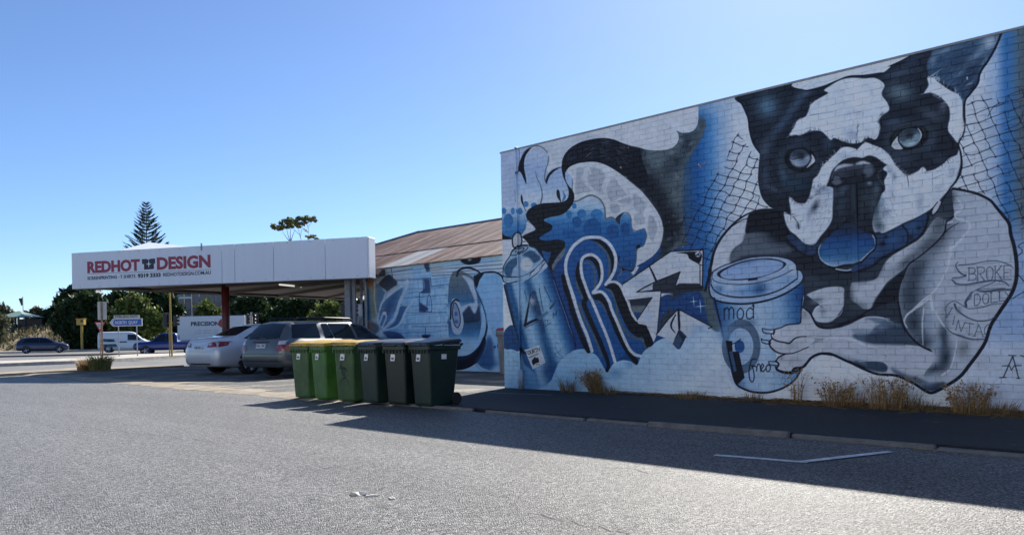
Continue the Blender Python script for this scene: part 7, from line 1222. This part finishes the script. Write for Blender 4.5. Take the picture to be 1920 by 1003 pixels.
# flat-topped gum
Y = 118; gp = lambda px, py: ((px - 552) / FPX * Y, 0, float(atY(px, py, Y)[2])); G0 = np.array([(552 - CX) / FPX * Y, Y, 0]); cl_ = []
for px, py, rx, rz in ((522, 427, 8, 6), (535, 428, 7, 5), (541, 419, 9, 7), (552, 414, 10, 7), (562, 422, 8, 5), (548, 424, 8, 5), (572, 413, 9, 6), (583, 409, 9, 6), (591, 412, 6, 6), (570, 420, 6, 4), (588, 445, 9, 3.4), (575, 432, 2.5, 3)):
    p = gp(px, py); rg_ = np.random.RandomState(int(px * 3))
    for _ in range(6): cl_.append((p[0] + rg_.uniform(-.8, .8) * rx / FPX * Y, rg_.uniform(-1.2, 1.2), p[2] + rg_.uniform(-.6, .6) * rz / FPX * Y, rg_.uniform(.35, .7) * rx / FPX * Y, .6 * rx / FPX * Y, rg_.uniform(.3, .55) * rz / FPX * Y))
tw = [([(0, 0, 0), gp(552, 560), gp(548, 455)], .22, .12)] + [([gp(548, 455), gp((548 + x) / 2 - 1, (455 + y) / 2), gp(x, y)], .07, .02) for x, y in ((533, 434), (541, 428), (549, 424), (557, 430))] + [([gp(551, 480), gp(568, 450), gp(565, 440), gp(552, 428)], .08, .02), ([gp(566, 445), gp(571, 424)], .04, .02), ([gp(566, 444), gp(562, 425)], .04, .015), ([gp(552, 500), gp(583, 445), gp(581, 425), gp(577, 416)], .07, .02), ([gp(581, 426), gp(588, 416)], .03, .015)]
tree('gum_tree', 'flat-topped gum tree rising above the canopy fascia', 'tree', G0, cl_, 7000, .17, L_GUM, tw, 5, None, M_GBARK)
Y = 60; pm = empty('palm', ((704 - CX) / FPX * Y, Y, 0), label='palm fronds showing between the fascia and the rusty roof', cat='palm'); zc = float(atY(704, 466, Y)[2]); MB().tube([(-.1, 0, 0), (-.1, 0, zc)], .14, 8).build('trunk', M_BARK, pm); fv, ff = [], []; rng = np.random.RandomState(9)
for k in range(14):
    a = 2 * math.pi * k / 14; L_ = rng.uniform(.5, .75)
    for i in range(22):
        s = i / 21; b = np.array([-.1 + math.cos(a) * L_ * s, math.sin(a) * L_ * s, zc + .34 * math.sin(2.4 * s)]); sd = np.array([-math.sin(a), math.cos(a), -.5]) * .16 * (1 - s * .6)
        for g_ in (1, -1): n_ = len(fv); fv += [b, b + np.array([math.cos(a), math.sin(a), 0]) * .03, b + sd * g_]; ff.append((n_, n_ + 1, n_ + 2))
mkobj('fronds', fv, ff, L_PINE, pm)
# ------------------------------------------------------------------ grass tufts and weeds
def tuft(name, label, pos, n, h, r, m, seed, lean=(0, 0), w=.006, group='dry weeds along the wall', cat='weeds', fan=.5, m2=None):
    rng = np.random.RandomState(seed); t = empty(name, pos, label=label, cat=cat, group=group); v = []; K_ = 4
    a = rng.rand(n) * 6.283; rr = r * rng.rand(n) ** .6; b = np.c_[rr * np.cos(a), rr * np.sin(a), np.zeros(n)]; hh = h * rng.uniform(.35, 1.1, n); out = np.c_[np.cos(a), np.sin(a)] * (fan * hh * rng.uniform(.1, 1, n))[:, None] + rng.randn(n, 2) * h * .1 + np.array(lean) * hh[:, None]; sa = rng.rand(n) * 6.283; sv = np.c_[np.cos(sa), np.sin(sa), 0 * sa] * w * rng.uniform(.6, 1.4, n)[:, None]
    P = [np.c_[b[:, :2] + out * s ** 1.8, hh * (s - .22 * s ** 3)] for s in np.linspace(0, 1, K_)]
    for i in range(K_ - 1): f0, f1 = 1 - .8 * i / (K_ - 1), 1 - .8 * (i + 1) / (K_ - 1); v.append(np.stack([P[i] - sv * f0, P[i] + sv * f0, P[i + 1] + sv * f1, P[i + 1] - sv * f1], 1))
    V = np.concatenate(v).reshape(-1, 3); tag(mesh_np('blades', V, np.arange(len(V)).reshape(-1, 4), m, t), kind='stuff')
    if m2:
        k = n * 2; c = P[2][rng.randint(n, size=k)] + rng.randn(k, 3) * h * .05; u_ = rng.randn(k, 3) * .012; q_ = rng.randn(k, 3) * .008; tag(mesh_np('seed_heads', np.stack([c - u_, c + q_, c + u_, c - q_], 1).reshape(-1, 3), np.arange(4 * k).reshape(-1, 4), m2, t), kind='stuff')
    return t
def wallpt(px, off=.12): 
    P = onplane(px, 700, W0, NV); s = float(np.dot(P - W0, D)); Q = W0 + D * s + NV * off; return (Q[0], Q[1], .004)
for px, h, r, n, lb, lean in [(1078, .34, .16, 160, 'short dry weed clump under the spray can', (0, 0)), (1128, .55, .12, 260, 'leaning yellow grass clump under the big letter', (-.45, .35)), (1155, .22, .14, 120, 'low dry clump right of the leaning yellow grass', (0, 0)), (1308, .16, .22, 200, 'low straw tuft between the arrow and the cup', (.1, 0)), (1420, .2, .14, 110, 'low weeds beneath the painted cup', (0, 0)), (1502, .7, .07, 40, 'tall thin dry stalks beside the painted cup', (0, 0)), (1580, .5, .2, 190, 'bushy brown weed under the dog paw', (0, 0)), (1618, .34, .1, 70, 'small weed between the two bushy ones', (0, 0)), (1672, .58, .22, 200, 'tall bushy brown weed under the dog forearm', (.05, 0)), (1712, .36, .12, 80, 'weed left of the dog elbow', (0, 0)), (1742, .2, .2, 140, 'straw clump right under the dog elbow', (0, 0)), (1825, .52, .2, 190, 'bushy dry weed left of the painted letter A', (0, 0)), (1886, .22, .22, 200, 'straw heap below the painted letter A', (.1, 0))]:
    tuft('dry_weed', lb, wallpt(px, .1 + r * .5), n, h, r, L_WEED if 'brown' in lb or 'bushy' in lb or 'stalks' in lb else L_DRY, int(px), lean, .0035, m2=L_WEED if h > .4 else None)
rng = np.random.RandomState(12); n = 9000; s = np.concatenate([rng.uniform(2.6, 14, n * 3 // 10), rng.uniform(5.6, 14, n - n * 3 // 10)]); o_ = np.abs(rng.randn(n)) * .15 * np.clip((s - 1.5) / 5, .22, 1.5) + .01; c = W0 + D * s[:, None] + NV * o_[:, None] + np.c_[0 * s, 0 * s, .008 + rng.rand(n) * .05 * np.exp(-o_ / .12)]; a = rng.rand(n) * 6.283; l = rng.uniform(.04, .16, n)[:, None]; u_ = np.c_[np.cos(a), np.sin(a), rng.randn(n) * .12] * l; q_ = np.c_[-np.sin(a), np.cos(a), 0 * a] * .0028 + np.array([0, 0, .002])
tag(mesh_np('fallen_straw', np.stack([c - u_ - q_, c + u_ - q_, c + u_ + q_, c - u_ + q_], 1).reshape(-1, 3), np.arange(4 * n).reshape(-1, 4), L_DRY), 'fallen dry straw lying along the foot of the mural wall', 'straw', kind='stuff')
P = gnd(188, 693, .05); tuft('grass_tussock', 'green and straw grass tussock at the foot of the sign posts', P, 600, .62, .32, L_GRASS, 77, (0, 0), .014, None, 'grass', .55); P = gnd(166, 693, .05); tuft('grass_tussock', 'dry straw coloured tussock left of the green one', P, 380, .5, .34, L_DRY, 78, (-.1, 0), .013, None, 'grass', .6)
